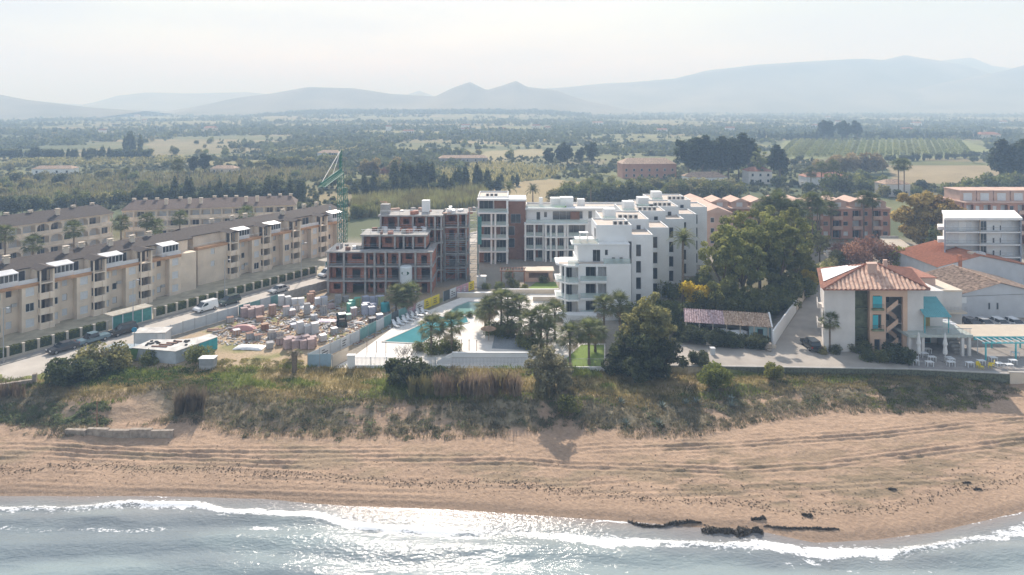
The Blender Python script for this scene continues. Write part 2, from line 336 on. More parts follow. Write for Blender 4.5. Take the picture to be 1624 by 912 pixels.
ca = np.empty((len(col), 4), np.float32); ca[:] = col; sm.color_attributes['albedo'].data.foreach_set('color', ca.ravel())
tag(link('sea', sm), kind='structure')
# ---------------------------------------------------------------- mountains
mm = M('mountain_scrub', (.085,.095,.06), .95, .35, .004, col2=(.15,.14,.11))
def mountain(prof, D, W, seed, skirt=8):
    xs = np.array([(p[0]-CX)/F*D for p in prof]); hs_ = np.array([H+(HY-p[1])/F*D for p in prof])
    nx, ny = 150, 41; X = np.linspace(xs[0], xs[-1], nx); t = np.linspace(-1, 1, ny)
    hgt = np.interp(X, xs, hs_); XX = np.repeat(X[None], ny, 0); TT = np.repeat(t[:,None], nx, 1); YY = D+TT*W
    sh = np.clip(1-np.abs(TT), 0, 1)**1.15; rg = fbm(XX/(W*.22)+seed, YY/(W*.3), 5, seed)
    ZZ = hgt[None]*sh*(1-.55*(1-sh)*rg*1.4)+hgt[None]*.05*(rg-.5)*(sh > .05)-skirt*(1-sh)
    id_ = np.arange(nx*ny).reshape(ny, nx); f_ = np.stack([id_[:-1,:-1], id_[:-1,1:], id_[1:,1:], id_[1:,:-1]], -1).reshape(-1, 4)
    tag(link('mountain', npmesh('mountain', np.stack([XX, YY, ZZ], -1).reshape(-1, 3), f_, mm, True)), kind='structure')
mountain(((-420,150),(-200,128),(-60,140),(0,150),(40,158),(90,164),(150,171),(230,176)), 2250, 520, 3)
mountain(((20,172),(60,160),(100,164),(150,167),(185,152),(230,147),(300,148),(390,146),(440,151),(500,168)), 4300, 800, 5)
mountain(((270,176),(330,165),(370,156),(430,148),(490,138),(560,140),(620,149),(690,153),(715,141),(745,130),(772,143),(798,135),(818,128),(836,138),(880,143),(930,160),(1000,174)), 2800, 560, 7)
mountain(((600,170),(640,152),(665,144),(690,153),(730,170)), 4400, 700, 9)
mountain(((780,165),(850,141),(900,138),(960,132),(1000,131),(1070,125),(1120,112),(1200,102),(1300,97),(1370,93),(1400,96),(1435,87),(1480,95),(1530,103),(1570,116),(1624,130),(1760,150),(1900,165)), 3700, 900, 11)
mountain(((1400,120),(1480,98),(1540,92),(1575,105),(1640,110),(1800,125)), 4600, 800, 13)
mountain(((1340,168),(1440,146),(1500,130),(1560,119),(1600,110),(1640,98),(1720,90),(1900,110),(2050,150)), 3300, 750, 15)
# ---------------------------------------------------------------- haze (real air round the whole scene)
hz = MB().box(-22000, 22000, -1500, 31000, -60, 372); hm = bpy.data.materials.new('haze_air'); hm.use_nodes = True; nt = hm.node_tree; nt.nodes.clear()
pv = nt.nodes.new('ShaderNodeVolumePrincipled'); pv.inputs['Color'].default_value = (.48,.69,1,1); pv.inputs['Absorption Color'].default_value = (.76,.72,.3,1); pv.inputs['Density'].default_value = 5.8e-4; pv.inputs['Anisotropy'].default_value = 0
nt.links.new(pv.outputs[0], nt.nodes.new('ShaderNodeOutputMaterial').inputs['Volume'])
tag(hz.obj('haze', hm), kind='stuff')
# ---------------------------------------------------------------- common building materials and pieces
mBeige = M('beige_render', (.78,.655,.52), .9, .12, .35, .15); mTerra = M('terracotta_band', (.52,.30,.17), .85, .15, 1); mRoofB = M('brown_roof', (.075,.06,.052), .9, .25, 2.5, .5, 6)
mWhite = M('white_render', (.80,.80,.79), .85, .05, .4, .08); mFrameW = M('white_frame', (.74,.75,.76), .5, .04); mDark = M('dark_recess', (.10,.09,.085), .9, .2)
mGlass = M('window_glass', (.045,.055,.065), .08, .3, .8, spec=.6); mShut = M('roller_shutter', (.68,.69,.70), .6, .08, 3); mRail = M('grey_metal', (.35,.36,.37), .5, .1)
mConc = M('raw_concrete', (.36,.345,.33), .9, .22, 1.2, .3); mBrickR = M('red_brick_infill', (.42,.18,.12), .9, .28, 2.2, .4, 14); mBrown = M('brown_cladding', (.24,.125,.085), .8, .15, 1.5)
mPale = M('pale_stucco', (.66,.57,.46), .9, .1, .4); mPink = M('salmon_render', (.50,.27,.20), .9, .12, .4); mPinkL = M('pale_salmon', (.60,.42,.34), .9, .12, .4)
mTile = M('red_roof_tile', (.34,.15,.10), .85, .3, 2.5, .4, 8); mTerraceF = M('terrace_tiles', (.50,.43,.37), .8, .1, 1); mMetal = M('white_sheet_metal', (.70,.71,.73), .35, .06, 1, metal=.2)
mTeal = M('teal_paint', (.06,.36,.40), .6, .15); mGreenM = M('green_crane_paint', (.05,.20,.15), .5, .2); mAC = M('grey_unit', (.48,.48,.47), .6, .12)
gg = bpy.data.materials.new('balustrade_glass'); gg.use_nodes = True; b = gg.node_tree.nodes['Principled BSDF']; b.inputs['Base Color'].default_value = (.55,.68,.66,1); b.inputs['Roughness'].default_value = .06; b.inputs['Alpha'].default_value = .38
mGG = gg
WC = {}
def win(parent, x, y, z, w, h, rz=0., fm=None, pm=None, nm='window', div=1):
    fm = fm or mFrameW; pm = pm or mGlass; k = (round(w,2), round(h,2), fm.name, pm.name, div)
    if k not in WC:
        t = .06; a = MB().wall(-w/2, w/2, 0, h, -.03, .05, [(-w/2+t+i*(w-t)/div, -w/2+(i+1)*(w-t)/div, t, h-t) for i in range(div)])
        p = MB().box(-w/2+t*.5, w/2-t*.5, .0, .03, t*.5, h-t*.5)
        WC[k] = (a.mesh('window_frame', fm), p.mesh('pane', pm))
    o = link(nm, WC[k][0], parent, (x, y, z), rz); link('pane', WC[k][1], o); return o
def glassrail(parent, x0, x1, y, z, h=1.0, side=None):
    m = MB(); t = .02
    m.box(x0, x1, y, y+t, z, z+h)
    if side == 'l' or side == 'b': m.box(x0, x0+t, y+t+.002, y+1.6, z, z+h)
    if side == 'r' or side == 'b': m.box(x1-t, x1, y+t+.002, y+1.6, z, z+h)
    return m.obj('glass_balustrade', mGG, parent)
def shared(name, me, parent, loc=(0,0,0), rz=0): return link(name, me, parent, loc, rz)
# ---------------------------------------------------------------- road frame on the left: u inland, v towards the right
EU = (.53, .848); EV = (.848, -.53); RO = (-80.25, 106.7); RZ = math.atan2(.848, .53)
def U(u, v): return (RO[0]+u*EU[0]+v*EV[0], RO[1]+u*EU[1]+v*EV[1])
def sheet(name, poly, z, mat, parent=None, th=.02):
    o = MB().prism(poly, z-th, z).obj(name, mat, parent); tag(o, kind='structure'); return o
mAsph = M('pale_asphalt', (.46,.42,.37), .9, .14, .25, .25, 8); mPave = M('pavement_slabs', (.33,.30,.27), .9, .15, .8, .2, 6); mKerb = M('kerb_stone', (.42,.40,.37), .9, .12, 1)
sheet('road', [U(-9,0), U(-9,8.8), U(14,8.8), U(150,8.8), U(150,0)], .012, mAsph, th=.6)
o = MB().prism([U(-9,-1.7), U(-9,-.15), U(150,-.15), U(150,-1.7)], -.5, .13).obj('pavement', mPave); tag(o, kind='structure')
for i in range(34):
    MB().prism([U(-9+i*3.4,-.15), U(-9+i*3.4,0), U(-9+i*3.4+3.38,0), U(-9+i*3.4+3.38,-.15)], -.3, .15).obj('kerb_stone', mKerb, o)
garden = sheet('garden_path', [U(-9,-1.7), U(-9,-16), U(110,-19), U(110,-1.7)], .02, M('dry_garden', (.42,.37,.27), .95, .25, .5, .3), th=.3)
# ---------------------------------------------------------------- beige apartment blocks beside the road
AP = {}
def ap_proto():
    W = MB()
    for k in range(3):
        z = k*2.8
        W.wall(2.4, 3.8, z, z+2.8, 0, 1.6, [(2.75,3.5,z+.9,z+2.2)])
        W.wall(3.8, 6.6, z, z+2.8, 1.15, 1.6, [(4.7,5.6,z+.9,z+2.2)])
        W.wall(6.6, 9.2, z, z+2.8, -.35, 1.6, [(7.2,8.6,z+.75,z+2.25)])
    W.box(0, 9.2, 1.6, 11, 0, 8.4)
    W.box(0, .2, 0, 1.59, 0, 8.39)
    AP['wall'] = W.mesh('wall', mBeige)
    T = MB(); T.box(2.1, 2.4, -1.15, -.002, 0, 10.9); T.box(0, .18, -1.15, -.9, 0, 10.9)
    for k in range(1, 4): T.box(.18, 2.1, -1.15, 1.59, k*2.8-.18, k*2.8)
    T.box(.0, 2.4, .9, 2.98, 8.402, 10.9)
    AP['tower'] = T.mesh('balcony_tower', mBeige)
    p = MB(); p.box(-.04, 2.09, -1.27, -1.152, -.15, 1.05); p.box(-.06, .16, -1.15, -.003, -.15, 1.05); p.box(1.5, 2.3, -1.5, -1.272, -.15, .95)
    AP['balcony'] = p.mesh('balcony', mBeige)
    AP['door'] = MB().box(.4, 1.9, 1.5, 1.58, 0, 2.3).mesh('door', mDark)
    AP['cornice'] = MB().box(2.41, 9.19, -.55, 1.2, 8.02, 8.55).box(2.45, 9.15, -.65, -.552, 8.3, 8.62).mesh('cornice', mTerra)
    AP['pent'] = MB().wall(2.41, 9.2, 8.401, 10.9, 2.6, 3.0, [(3.0,4.6,8.6,10.5),(6.2,8.4,8.6,10.5)]).box(0, 9.2, 3.0, 10.2, 8.401, 10.84).mesh('penthouse_wall', mPale)
    AP['rail'] = MB().box(2.5, 9.1, -.45, -.42, 9.35, 9.41).mesh('railing', mFrameW)
    r = MB(); r.add([(-.4,-1.6,10.82),(2.9,-1.6,10.82),(2.9,3.2,10.95),(-.4,3.2,10.95),(1.25,-1.6,11.35),(1.25,4.6,11.5)], [(0,4,5,3),(4,1,2,5),(0,1,4),(3,5,2),(0,3,2,1)])
    AP['troof'] = r.mesh('tower_roof', mRoofB)
    c = MB(); c.box(-.45,.45,-.35,.35,0,1.3).box(-.55,.55,-.45,.45,1.3,1.42).box(-.35,.35,-.25,.25,1.42,1.7).box(-.55,.55,-.45,.45,1.7,1.85)
    AP['chim'] = c.mesh('chimney', mPale)
    s = MB(); s.wall(0, 3.6, 0, 2.2, 0, .06, [(.1+i*.7,.7+i*.7,.9,2.1) for i in range(5)]); s.box(0,.06,.06,2.4,0,2.2).box(3.54,3.6,.06,2.4,0,2.2)
    AP['sun'] = s.mesh('sunroom', mFrameW)
    AP['sunroof'] = MB().add([(-.1,-.15,2.2),(3.7,-.15,2.2),(3.7,2.5,2.55),(-.1,2.5,2.55),(-.1,-.15,2.28),(3.7,-.15,2.28),(3.7,2.5,2.63),(-.1,2.5,2.63)],[(3,2,1,0),(4,5,6,7),(0,1,5,4),(1,2,6,5),(2,3,7,6),(3,0,4,7)]).mesh('sunroom_roof', mMetal)
    AP['sunpane'] = MB().box(.1,3.5,.02,.04,.9,2.1).mesh('pane', mGlass)
    AP['ac'] = MB().box(-.4,.4,-.3,0,0,.55).mesh('air_conditioner', mAC)
ap_proto()
mWin2 = M('brown_frame', (.33,.22,.16), .6, .1)
def apartment(label, u0, u1, v, towers, seed):
    rr = random.Random(seed); x, y = U(u0, v); Lg = u1-u0
    t = thing('apartment_building', label, 'building', (x, y, 0), RZ)
    starts = sorted(towers)
    # plain end piece before the first tower
    e0 = starts[0]; e1 = starts[-1]+9.2
    if e0 > .5:
        MB().wall(0, e0-.01, 0, 8.4, 0, 1.6, [(e0*.5-.5, e0*.5+.5, k*2.8+.9, k*2.8+2.2) for k in range(1,3)]).box(0, e0-.01, 1.6, 11, 0, 8.39).box(.6, e0-.01, 2.6, 10.2, 8.4, 10.84).obj('wall', mBeige, t)
        for k in range(1,3): win(t, e0*.5, .15, k*2.8+.9, 1.0, 1.3, pm=mShut)
        MB().box(-.1, e0-.02, -.3, 1.2, 8.05, 8.6).obj('cornice', mTerra, t); MB().box(.1, e0-.1, -.1, -.07, 9.3, 9.36).obj('railing', mFrameW, t)
    if Lg > e1+.2: MB().box(e1+.01, Lg, 0, 11, 0, 8.4).box(e1+.01, Lg-.4, 2.6, 10.2, 8.4, 10.84).obj('wall', mBeige, t)
    for i, s in enumerate(starts):
        shared('wall', AP['wall'], t, (s,0,0)); tw = shared('balcony_tower', AP['tower'], t, (s,0,0)); shared('penthouse_wall', AP['pent'], t, (s,0,0))
        for k in range(4):
            if k < 3: shared('balcony', AP['balcony'], tw, (0,0,k*2.8+(.16 if k == 0 else 0)))
            shared('door', AP['door'], tw, (0,0 if k < 3 else -.75,k*2.8+.01))
            if k < 3:
                win(t, s+3.125, .14, k*2.8+.9, .75, 1.3, pm=mShut if rr.random() < .7 else mGlass)
                win(t, s+5.15, 1.28, k*2.8+.9, .9, 1.3, fm=mWin2 if rr.random() < .5 else mFrameW, pm=mShut if rr.random() < .45 else mGlass)
                win(t, s+7.9, -.22, k*2.8+.75, 1.4, 1.5, pm=mShut if rr.random() < .75 else mGlass, div=2)
        win(t, s+3.8, 2.72, 8.6, 1.6, 1.9, div=2); win(t, s+7.3, 2.72, 8.6, 2.2, 1.9, div=2)
        c = shared('cornice', AP['cornice'], t, (s,0,0)); shared('railing', AP['rail'], c)
        shared('tower_roof', AP['troof'], t, (s,0,0))
        if rr.random() < .9:
            o = shared('sunroom', AP['sun'], t, (s+(2.6 if rr.random() < .5 else 5.3), .1, 8.56)); shared('pane', AP['sunpane'], o); shared('sunroom_roof', AP['sunroof'], o)
        if rr.random() < .6: MB().box(s+(2.5 if rr.random() < .5 else 6), s+9.1, -.40, -.36, 8.63, 9.36).obj('terrace_panel', mMetal, t)
        if rr.random() < .6: shared('air_conditioner', AP['ac'], t, (s+5.9, 1.14, 2.8*rr.randint(0,2)+1.9))
        for dx in (1.6, 6.4):
            if rr.random() < .8: shared('chimney', AP['chim'], t, (s+dx+rr.uniform(-.8,.8), rr.choice((5.0,6.3,7.4)), 11.5))
    a, b_ = -.5, Lg+.5
    MB().add([(a,2.1,10.85),(b_,2.1,10.85),(b_,6.3,12.2),(a,6.3,12.2),(a,10.6,10.85),(b_,10.6,10.85),(a,2.1,11.02),(b_,2.1,11.02),(b_,6.3,12.4),(a,6.3,12.4),(a,10.6,11.02),(b_,10.6,11.02)],
        [(0,1,7,6),(6,7,8,9),(9,8,11,10),(10,11,5,4),(3,2,1,0),(4,5,2,3),(0,6,9,3),(3,9,10,4),(1,2,8,7),(2,5,11,8)]).obj('roof', mRoofB, t)
    return t
apartment('long beige four-storey apartment block with brown roof at the open end of the road', -16, 43.2, -14.8, [.0,9.35,18.55,27.75,37,46.2], 4)
apartment('long beige four-storey apartment block with brown roof behind the green crane', 45, 90.2, -17, [7.5,16.7,25.9,35.1], 9)
# rear blocks: arcaded loggias
def archbay(m, x0, x1, z0, z1, y0, y1, pier=.3, spring=.62, arch=True):
    a, b_ = x0+pier/2, x1-pier/2; m.box(x0, a, y0, y1, z0, z1); m.box(b_, x1, y0, y1, z0, z1)
    zs = z0+(z1-z0)*spring if arch else z1-.35; n = 8; c = (a+b_)/2; r = (b_-a)/2; hz_ = (z1-.22)-zs
    if not arch: m.box(a, b_, y0, y1, zs, z1); return
    for i in range(n):
        t0, t1 = math.pi*(1-i/n), math.pi*(1-(i+1)/n); p, q = (c+r*math.cos(t0), zs+hz_*math.sin(t0)), (c+r*math.cos(t1), zs+hz_*math.sin(t1))
        m.add([(p[0],y0,p[1]),(q[0],y0,q[1]),(q[0],y0,z1),(p[0],y0,z1),(p[0],y1,p[1]),(q[0],y1,q[1]),(q[0],y1,z1),(p[0],y1,z1)], [(0,1,2,3),(7,6,5,4),(4,5,1,0),(3,2,6,7)])
def rear_block(label, p0, p1, nb, ht, arches, roofm, seed, nchim):
    rr = random.Random(seed); dx, dy = p1[0]-p0[0], p1[1]-p0[1]; Lg = math.hypot(dx, dy); t = thing('rear_apartment_building', label, 'building', (p0[0],p0[1],0), math.atan2(dy, dx))
    bw = Lg/nb; fl = ht/3
    MB().box(0, Lg, 1.6, 11, 0, ht).obj('wall', mPale, t)
    for k in range(3):
        for i in range(nb):
            m = MB(); archbay(m, i*bw+.001, (i+1)*bw-.001, k*fl+.12, (k+1)*fl-.12, 0, .3, .42, .6, arches[(i+k) % len(arches)])
            bay = m.obj('loggia_bay', mPale, t)
            MB().box(i*bw+.22, (i+1)*bw-.22, .05, .2, k*fl+.122, k*fl+1.0).obj('parapet', mBeige if rr.random() < .6 else mPale, bay)
            win(bay, (i+.5)*bw, 1.55, k*fl+.3, bw*.62, fl*.72, pm=mGlass if rr.random() < .55 else mShut, div=2)
        MB().box(-.15, Lg+.15, -.12, 1.59, (k+1)*fl-.12, (k+1)*fl+.119).obj('floor_slab', mBeige, t)
    z = ht+.12
    MB().add([(-.4,-.5,z),(Lg+.4,-.5,z),(Lg+.4,11.4,z),(-.4,11.4,z),(1.5,5.4,z+2.3),(Lg-1.5,5.4,z+2.3)], [(0,1,5,4),(2,3,4,5),(3,0,4),(1,2,5),(3,2,1,0)]).obj('roof', roofm, t)
    for i in range(nchim): shared('chimney', AP['chim'], t, ((i+.5)*Lg/nchim, rr.choice((2.5,5.4,6)), z+1.0))
    return t
mRoofP = M('weathered_roof', (.15,.11,.09), .9, .25, 2.5, .4, 6)
_d = (.53, .848)
rear_block('beige apartment block with arched loggias and a row of roof chimneys', (-146,146.5), (-114.6,196), 18, 9.6, (True,True,True,False,True), mRoofB, 3, 11)
rear_block('beige apartment block with square loggias and a thin forest of roof chimneys', (-117,205), (-69,217), 16, 8.9, (False,), mRoofP, 5, 15)
# ---------------------------------------------------------------- building under construction
X0, Y0 = -39.8, 147
t = thing('unfinished_building', 'unfinished concrete and red brick building shell with bare slabs', 'building', (X0, Y0, 0)); FH = 3.1
def frame_block(t, x0, x1, y0, y1, k0, k1, cols, seed, thick=.28, open_p=.35):
    rr = random.Random(seed)
    for k in range(k0, k1+1):
        if k == 0: continue
        MB().box(x0-.25, x1+.25, y0-.35, y1, k*FH-thick, k*FH).obj('floor_slab', mConc, t)
    for k in range(k0, k1):
        z0, z1 = k*FH+.001, (k+1)*FH-thick-.001
        for c in cols: MB().box(c-.2, c+.2, y0-.1, y0+.3, z0, z1).obj('column', mConc, t)
        for c in (x0+.2, x1-.2): MB().box(c-.2, c+.2, y1-.5, y1-.1, z0, z1).obj('column', mConc, t)
        for a, b_ in zip(cols[:-1], cols[1:]):
            w = b_-a-.44; q = rr.random(); a2 = a+.22; yy = y0+rr.choice((1.0,1.6,2.2))
            if q < open_p:
                MB().box(a2, a2+w*.32, yy, yy+.2, z0, z1).obj('brick_panel', mBrickR, t)
            elif q < .75:
                MB().wall(a2, a2+w, z0, z1, yy, yy+.2, [(a2+w*.3, a2+w*.72, z0, z0+2.1)]).obj('brick_panel', mBrickR, t)
            else:
                MB().wall(a2, a2+w, z0, z1, yy, yy+.2, [(a2+w*.25, a2+w*.75, z0+.9, z0+2.1)]).obj('brick_panel', mBrickR, t)
            m = MB()
            for h in (.5, 1.0): m.bar((a+.2, y0-.2, z0+h), (b_-.2, y0-.2, z0+h), .05)
            if k > 0 and rr.random() < .6: m.obj('guard_rail', mRail, t)
        MB().box(x0+.3, x1-.3, y1-.35, y1-.15, z0, z1).obj('brick_panel', mBrickR, t)
        MB().box((x0+x1)/2-.1, (x0+x1)/2+.1, y0+3, y1-.4, z0, z1).obj('brick_panel', mBrickR, t)
        MB().box(x0+.1, x0+.3, y0+1.2, y1-.6, z0, z1).obj('brick_panel', mBrickR, t); MB().box(x1-.3, x1-.1, y0+1.2, y1-.6, z0, z1).obj('brick_panel', mBrickR, t)
def cx(px, Y): return (px-CX)*Y/F-X0
frame_block(t, 0, 22.6, 0, 9, 0, 3, [.2,3.6,8.2,10.2,12.6,15.6,19.0,22.4], 2)
frame_block(t, cx(573,149.5), cx(676,149.5), 2.6, 9.4, 3, 4, [cx(p,149.5) for p in (575,602,626,640,655,674)], 3, .35, .2)
frame_block(t, cx(602,157), cx(703,157)-.3, 9.8, 18, 0, 5, [cx(p,157) for p in (604,632,655,676,690,700)], 4, .3, .15)
frame_block(t, cx(703,160), cx(741,160), 12.4, 20, 0, 5, [cx(p,160)+.2*(p < 720)-.2*(p > 730) for p in (703,727,741)], 6, .3, .5)
rr = random.Random(8)
for (a_, b2, yy, z) in ((1.0,9.0,2.0,9.3),(6,13,4,12.4),(14,21,5,12.4)):
    for i in range(9):
        x = rr.uniform(a_, b2) if z < 10 else cx(573,149.5)+rr.uniform(.5,13.5)
        MB().rbox((x, yy+rr.uniform(-1,4), z), rr.uniform(.4,1.6), rr.uniform(.3,1), rr.uniform(.3,1.0), rr.uniform(0,3)).obj('roof_material', rr.choice((mBrickR,mConc,mMetal,mBrown)), t)
for i in range(16):
    MB().rbox((cx(610,157)+rr.uniform(0,21), rr.uniform(11,17), 15.5), rr.uniform(.5,2.2), rr.uniform(.4,1.2), rr.uniform(.2,1.1), rr.uniform(0,3)).obj('roof_material', rr.choice((mBrickR,mConc,mMetal,mPinkL)), t)
MB().box(cx(668,160), cx(680,160), 14, 16, 15.5, 18.2).obj('stair_head', mWhite, t); MB().box(cx(602,158), cx(616,158), 12, 14, 15.5, 17.6).obj('stair_head', mConc, t)
m = MB()
for x in np.arange(cx(573,149.5)+.3, cx(676,149.5), 1.7): m.bar((x, 2.5, 12.4), (x, 2.5, 13.5), .06)
for h in (13.0, 13.5): m.bar((cx(573,149.5), 2.5, h), (cx(676,149.5), 2.5, h), .06)
m.obj('guard_rail', mFrameW, t)
m = MB()
for x in np.arange(cx(604,157), cx(741,157), 2.2): m.bar((x, 9.6, 15.5), (x, 9.6, 16.6), .06)
m.bar((cx(604,157), 9.6, 16.5), (cx(741,157), 9.6, 16.5), .06); m.obj('guard_rail', mFrameW, t)
# scaffolding beside the tall wing
def scaffold(label, x0, y0, nb, bw, nf, dy=1.0, netted=False):
    t = thing('scaffolding', label, 'scaffold', (x0, y0, 0))
    for i in range(nb+1):
        for y in (0, dy): MB().tube((i*bw, y, 0), (i*bw, y, nf*2+1), .07, 5).obj('upright', mRail, t)
    for k in range(1, nf+1):
        for i in range(nb):
            MB().box(i*bw+.06, (i+1)*bw-.06, .08, dy-.08, k*2-.06, k*2).obj('plank', mConc, t)
        for h in (.5, 1): MB().tube((0, 0, k*2+h), (nb*bw, 0, k*2+h), .06, 5).obj('rail', mRail, t)
        MB().tube((0, 0, k*2-2), (bw, 0, k*2), .035, 5).obj('brace', mRail, t)
    if netted: MB().box(nb*bw+.12,nb*bw+.95,-.1,-.07,8.5,15).obj('netting', M('green_netting', (.07,.20,.19), .9, .2, 2), t); MB().box(nb*bw+.06, nb*bw+.08, -.1, 3.5, .2, nf*2-1).obj('netting', M('green_netting', (.07,.20,.19), .9, .2, 2), t)
    return t
scaffold('tall tube scaffolding with green netting at the corner of the unfinished building', (741-CX)*158.5/F+.5, 158.0, 1, 1.9, 8, 1.0, True)
scaffold('tube scaffolding climbing the front of the tall unfinished wing', (706-CX)*158.2/F, 157.9, 2, 2.5, 5)
# ---------------------------------------------------------------- self-erecting crane
t = thing('tower_crane', 'green lattice tower crane with its jib swung out towards the beach', 'crane', (-40.9, 163, 0))
def lattice(m, p, q, w, n, r=.05):
    p = Vector(p); q = Vector(q); d = (q-p).normalized(); a = d.orthogonal().normalized(); b_ = d.cross(a)
    cs = [(a*x+b_*y)*w/2 for x, y in ((1,1),(-1,1),(-1,-1),(1,-1))]
    for c in cs: m.bar(p+c, q+c, r*2)
    for i in range(n):
        s, e = p+(q-p)*i/n, p+(q-p)*(i+1)/n
        for j in range(4):
            m.bar(s+cs[j], e+cs[(j+1)%4], r*1.1); m.bar(e+cs[j], e+cs[(j+1)%4], r)
m = MB(); lattice(m, (0,0,1), (0,0,25), 1.0, 18, .06); m.obj('mast', mGreenM, t)
m = MB(); lattice(m, (.95,.6,1), (.95,.6,21), .7, 16, .05); m.obj('folding_mast', mGreenM, t)
MB().box(-2,2.2,-2,2.2,0,.6).box(-1.2,1.2,-1.2,1.2,.6,1.0).obj('base', mConc, t)
m = MB(); lattice(m, (0,0,25), (-.1,.4,30), .45, 6, .06); m.obj('apex', mGreenM, t)
jb, je = Vector((.2,-.6,24.6)), Vector((2.9,-27,24.4)); m = MB(); dd = (je-jb).normalized(); sd = dd.cross(Vector((0,0,1)))
for s in (-.65,.65): m.bar(jb+sd*s, je+sd*s, .11)
m.bar(jb+Vector((0,0,1.1)), je+Vector((0,0,.9)), .11)
for i in range(22):
    a_, b2 = jb+(je-jb)*i/22, jb+(je-jb)*(i+1)/22; up = Vector((0,0,1.05)); mid = (a_+b2)/2+up
    for s in (-.65,.65): m.bar(a_+sd*s, mid, .07); m.bar(b2+sd*s, mid, .07)
    m.bar(a_-sd*.65, a_+sd*.65, .08); m.bar(a_-sd*.65, b2+sd*.65, .07)
m.obj('jib', mGreenM, t)
m = MB()
for i in range(14):
    a_, b2 = jb+(je-jb)*i/16, jb+(je-jb)*(i+1)/16
    for s in (-.32,.32): m.bar(a_+sd*s+Vector((0,0,.08)), b2+sd*s+Vector((0,0,.08)), .2)
m.obj('jib_walkway', mGreenM, t)
m = MB()
for e in (.45, .95): m.tube((-.1,.4,30), jb+(je-jb)*e+Vector((0,0,1)), .05, 4)
m.tube((-.1,.4,30), (0,4.5,8), .05, 4); m.obj('stay_cable', M('pale_cable', (.55,.54,.52), .5), t)
MB().box(-.9,.9,2.2,4.4,1,3.6).obj('ballast', mConc, t)
p = jb+(je-jb)*.6; MB().tube(p, (p.x,p.y,19), .03, 4).box(p.x-.2,p.x+.2,p.y-.2,p.y+.2,18.3,19).obj('hook', mRail, t)
# ---------------------------------------------------------------- white apartment complex
FW = 3.3
def ac_units(t, x, y, z, n=3):
    for i in range(n):
        o = MB().box(x+i*1.1, x+i*1.1+.9, y, y+.5, z, z+.9).obj('air_conditioner', mAC, t); MB().lathe([(.3,0),(.3,.02)], 10).obj('fan', mDark, o, (x+i*1.1+.45, y-.01, z+.45)).rotation_euler = (math.pi/2,0,0)
def parapet(t, x0, x1, y0, y1, z, h=.45, nm='parapet', mat=None):
    m = MB(); w = .2
    m.box(x0, x1, y0, y0+w, z, z+h).box(x0, x1, y1-w, y1, z, z+h).box(x0, x0+w, y0+w, y1-w, z, z+h).box(x1-w, x1, y0+w, y1-w, z, z+h); m.obj(nm, mat or mWhite, t)
    MB().box(x0+w, x1-w, y0+w, y1-w, z+.001, z+.06).obj('roof_terrace', mTerraceF, t)
def balcony_front(t, x0, x1, y0, floors, cols, seed, depth=2.0, back=None, browns=.35, z0=0.):
    "slabs, piers, glazing and balustrades of an open balcony front"
    rr = random.Random(seed)
    for k in range(floors):
        z = z0+k*FW
        ex = rr.uniform(-.25,.25)
        MB().box(x0-.1, x1+.1, y0-.3+ex*.6, y0+depth+.1, z+FW-.32, z+FW).obj('floor_slab', mWhite, t)
        for c in cols: MB().box(c-.22, c+.22, y0, y0+.4, z, z+FW-.321).obj('pier', mWhite, t)
        for a_, b2 in zip(cols[:-1], cols[1:]):
            w = b2-a_-.44; q = rr.random()
            if q < browns:
                MB().box(a_+.22, a_+.22+w*.4, y0+depth-.1, y0+depth+.1, z+.002, z+FW-.323).obj('clad_panel', mBrown, t); win(t, a_+.22+w*.7, y0+depth-.05, z+.01, w*.58, FW-.4, fm=mRail, div=2)
            else: win(t, (a_+b2)/2, y0+depth-.05, z+.01, w*.98, FW-.4, fm=mRail, div=3)
            if k > 0 or rr.random() < .5: glassrail(t, a_+.24, b2-.24, y0-.12, z+.02, 1.0)
            if rr.random() < .5 and w > 1.6:
                x = a_+.7+rr.random()*(w-1.4); MB().box(x-.35,x+.35,y0+.7,y0+1.3,z+.62,z+.68).box(x-.05,x+.05,y0+.95,y0+1.05,z+.01,z+.62).obj('balcony_table', mRail, t)
# left tall block
x0, x1 = XZ(757,0,175)[0], XZ(806,0,175)[0]
t = thing('white_apartment_building', 'narrow white balcony block squeezed between scaffolding and brown brick tower', 'building', (0,0,0))
MB().box(x0, x1, 177, 190, 0, 16.5).obj('wall', mWhite, t); balcony_front(t, x0, x1, 175, 4, [x0+.2, x0+3.6, x0+4.6, x1-.3], 11, 2, browns=.6)
MB().box(x0-.1, x1+.1, 175.4, 177, 16.2, 16.7).box(x1-.5, x1, 175.4, 177, 13.2, 16.2).obj('top_frame', mWhite, t); win(t, x0+2.2, 176.9, 13.3, 3.6, 2.7, fm=mRail, div=3); MB().box(x0+4.3, x1-.55, 176.7, 176.95, 13.25, 16.1).obj('clad_panel', mBrown, t)
glassrail(t, x0+.2, x1-.2, 175, 13.22); parapet(t, x0, x1, 178, 189, 16.5); ac_units(t, x0+2, 180, 16.56)
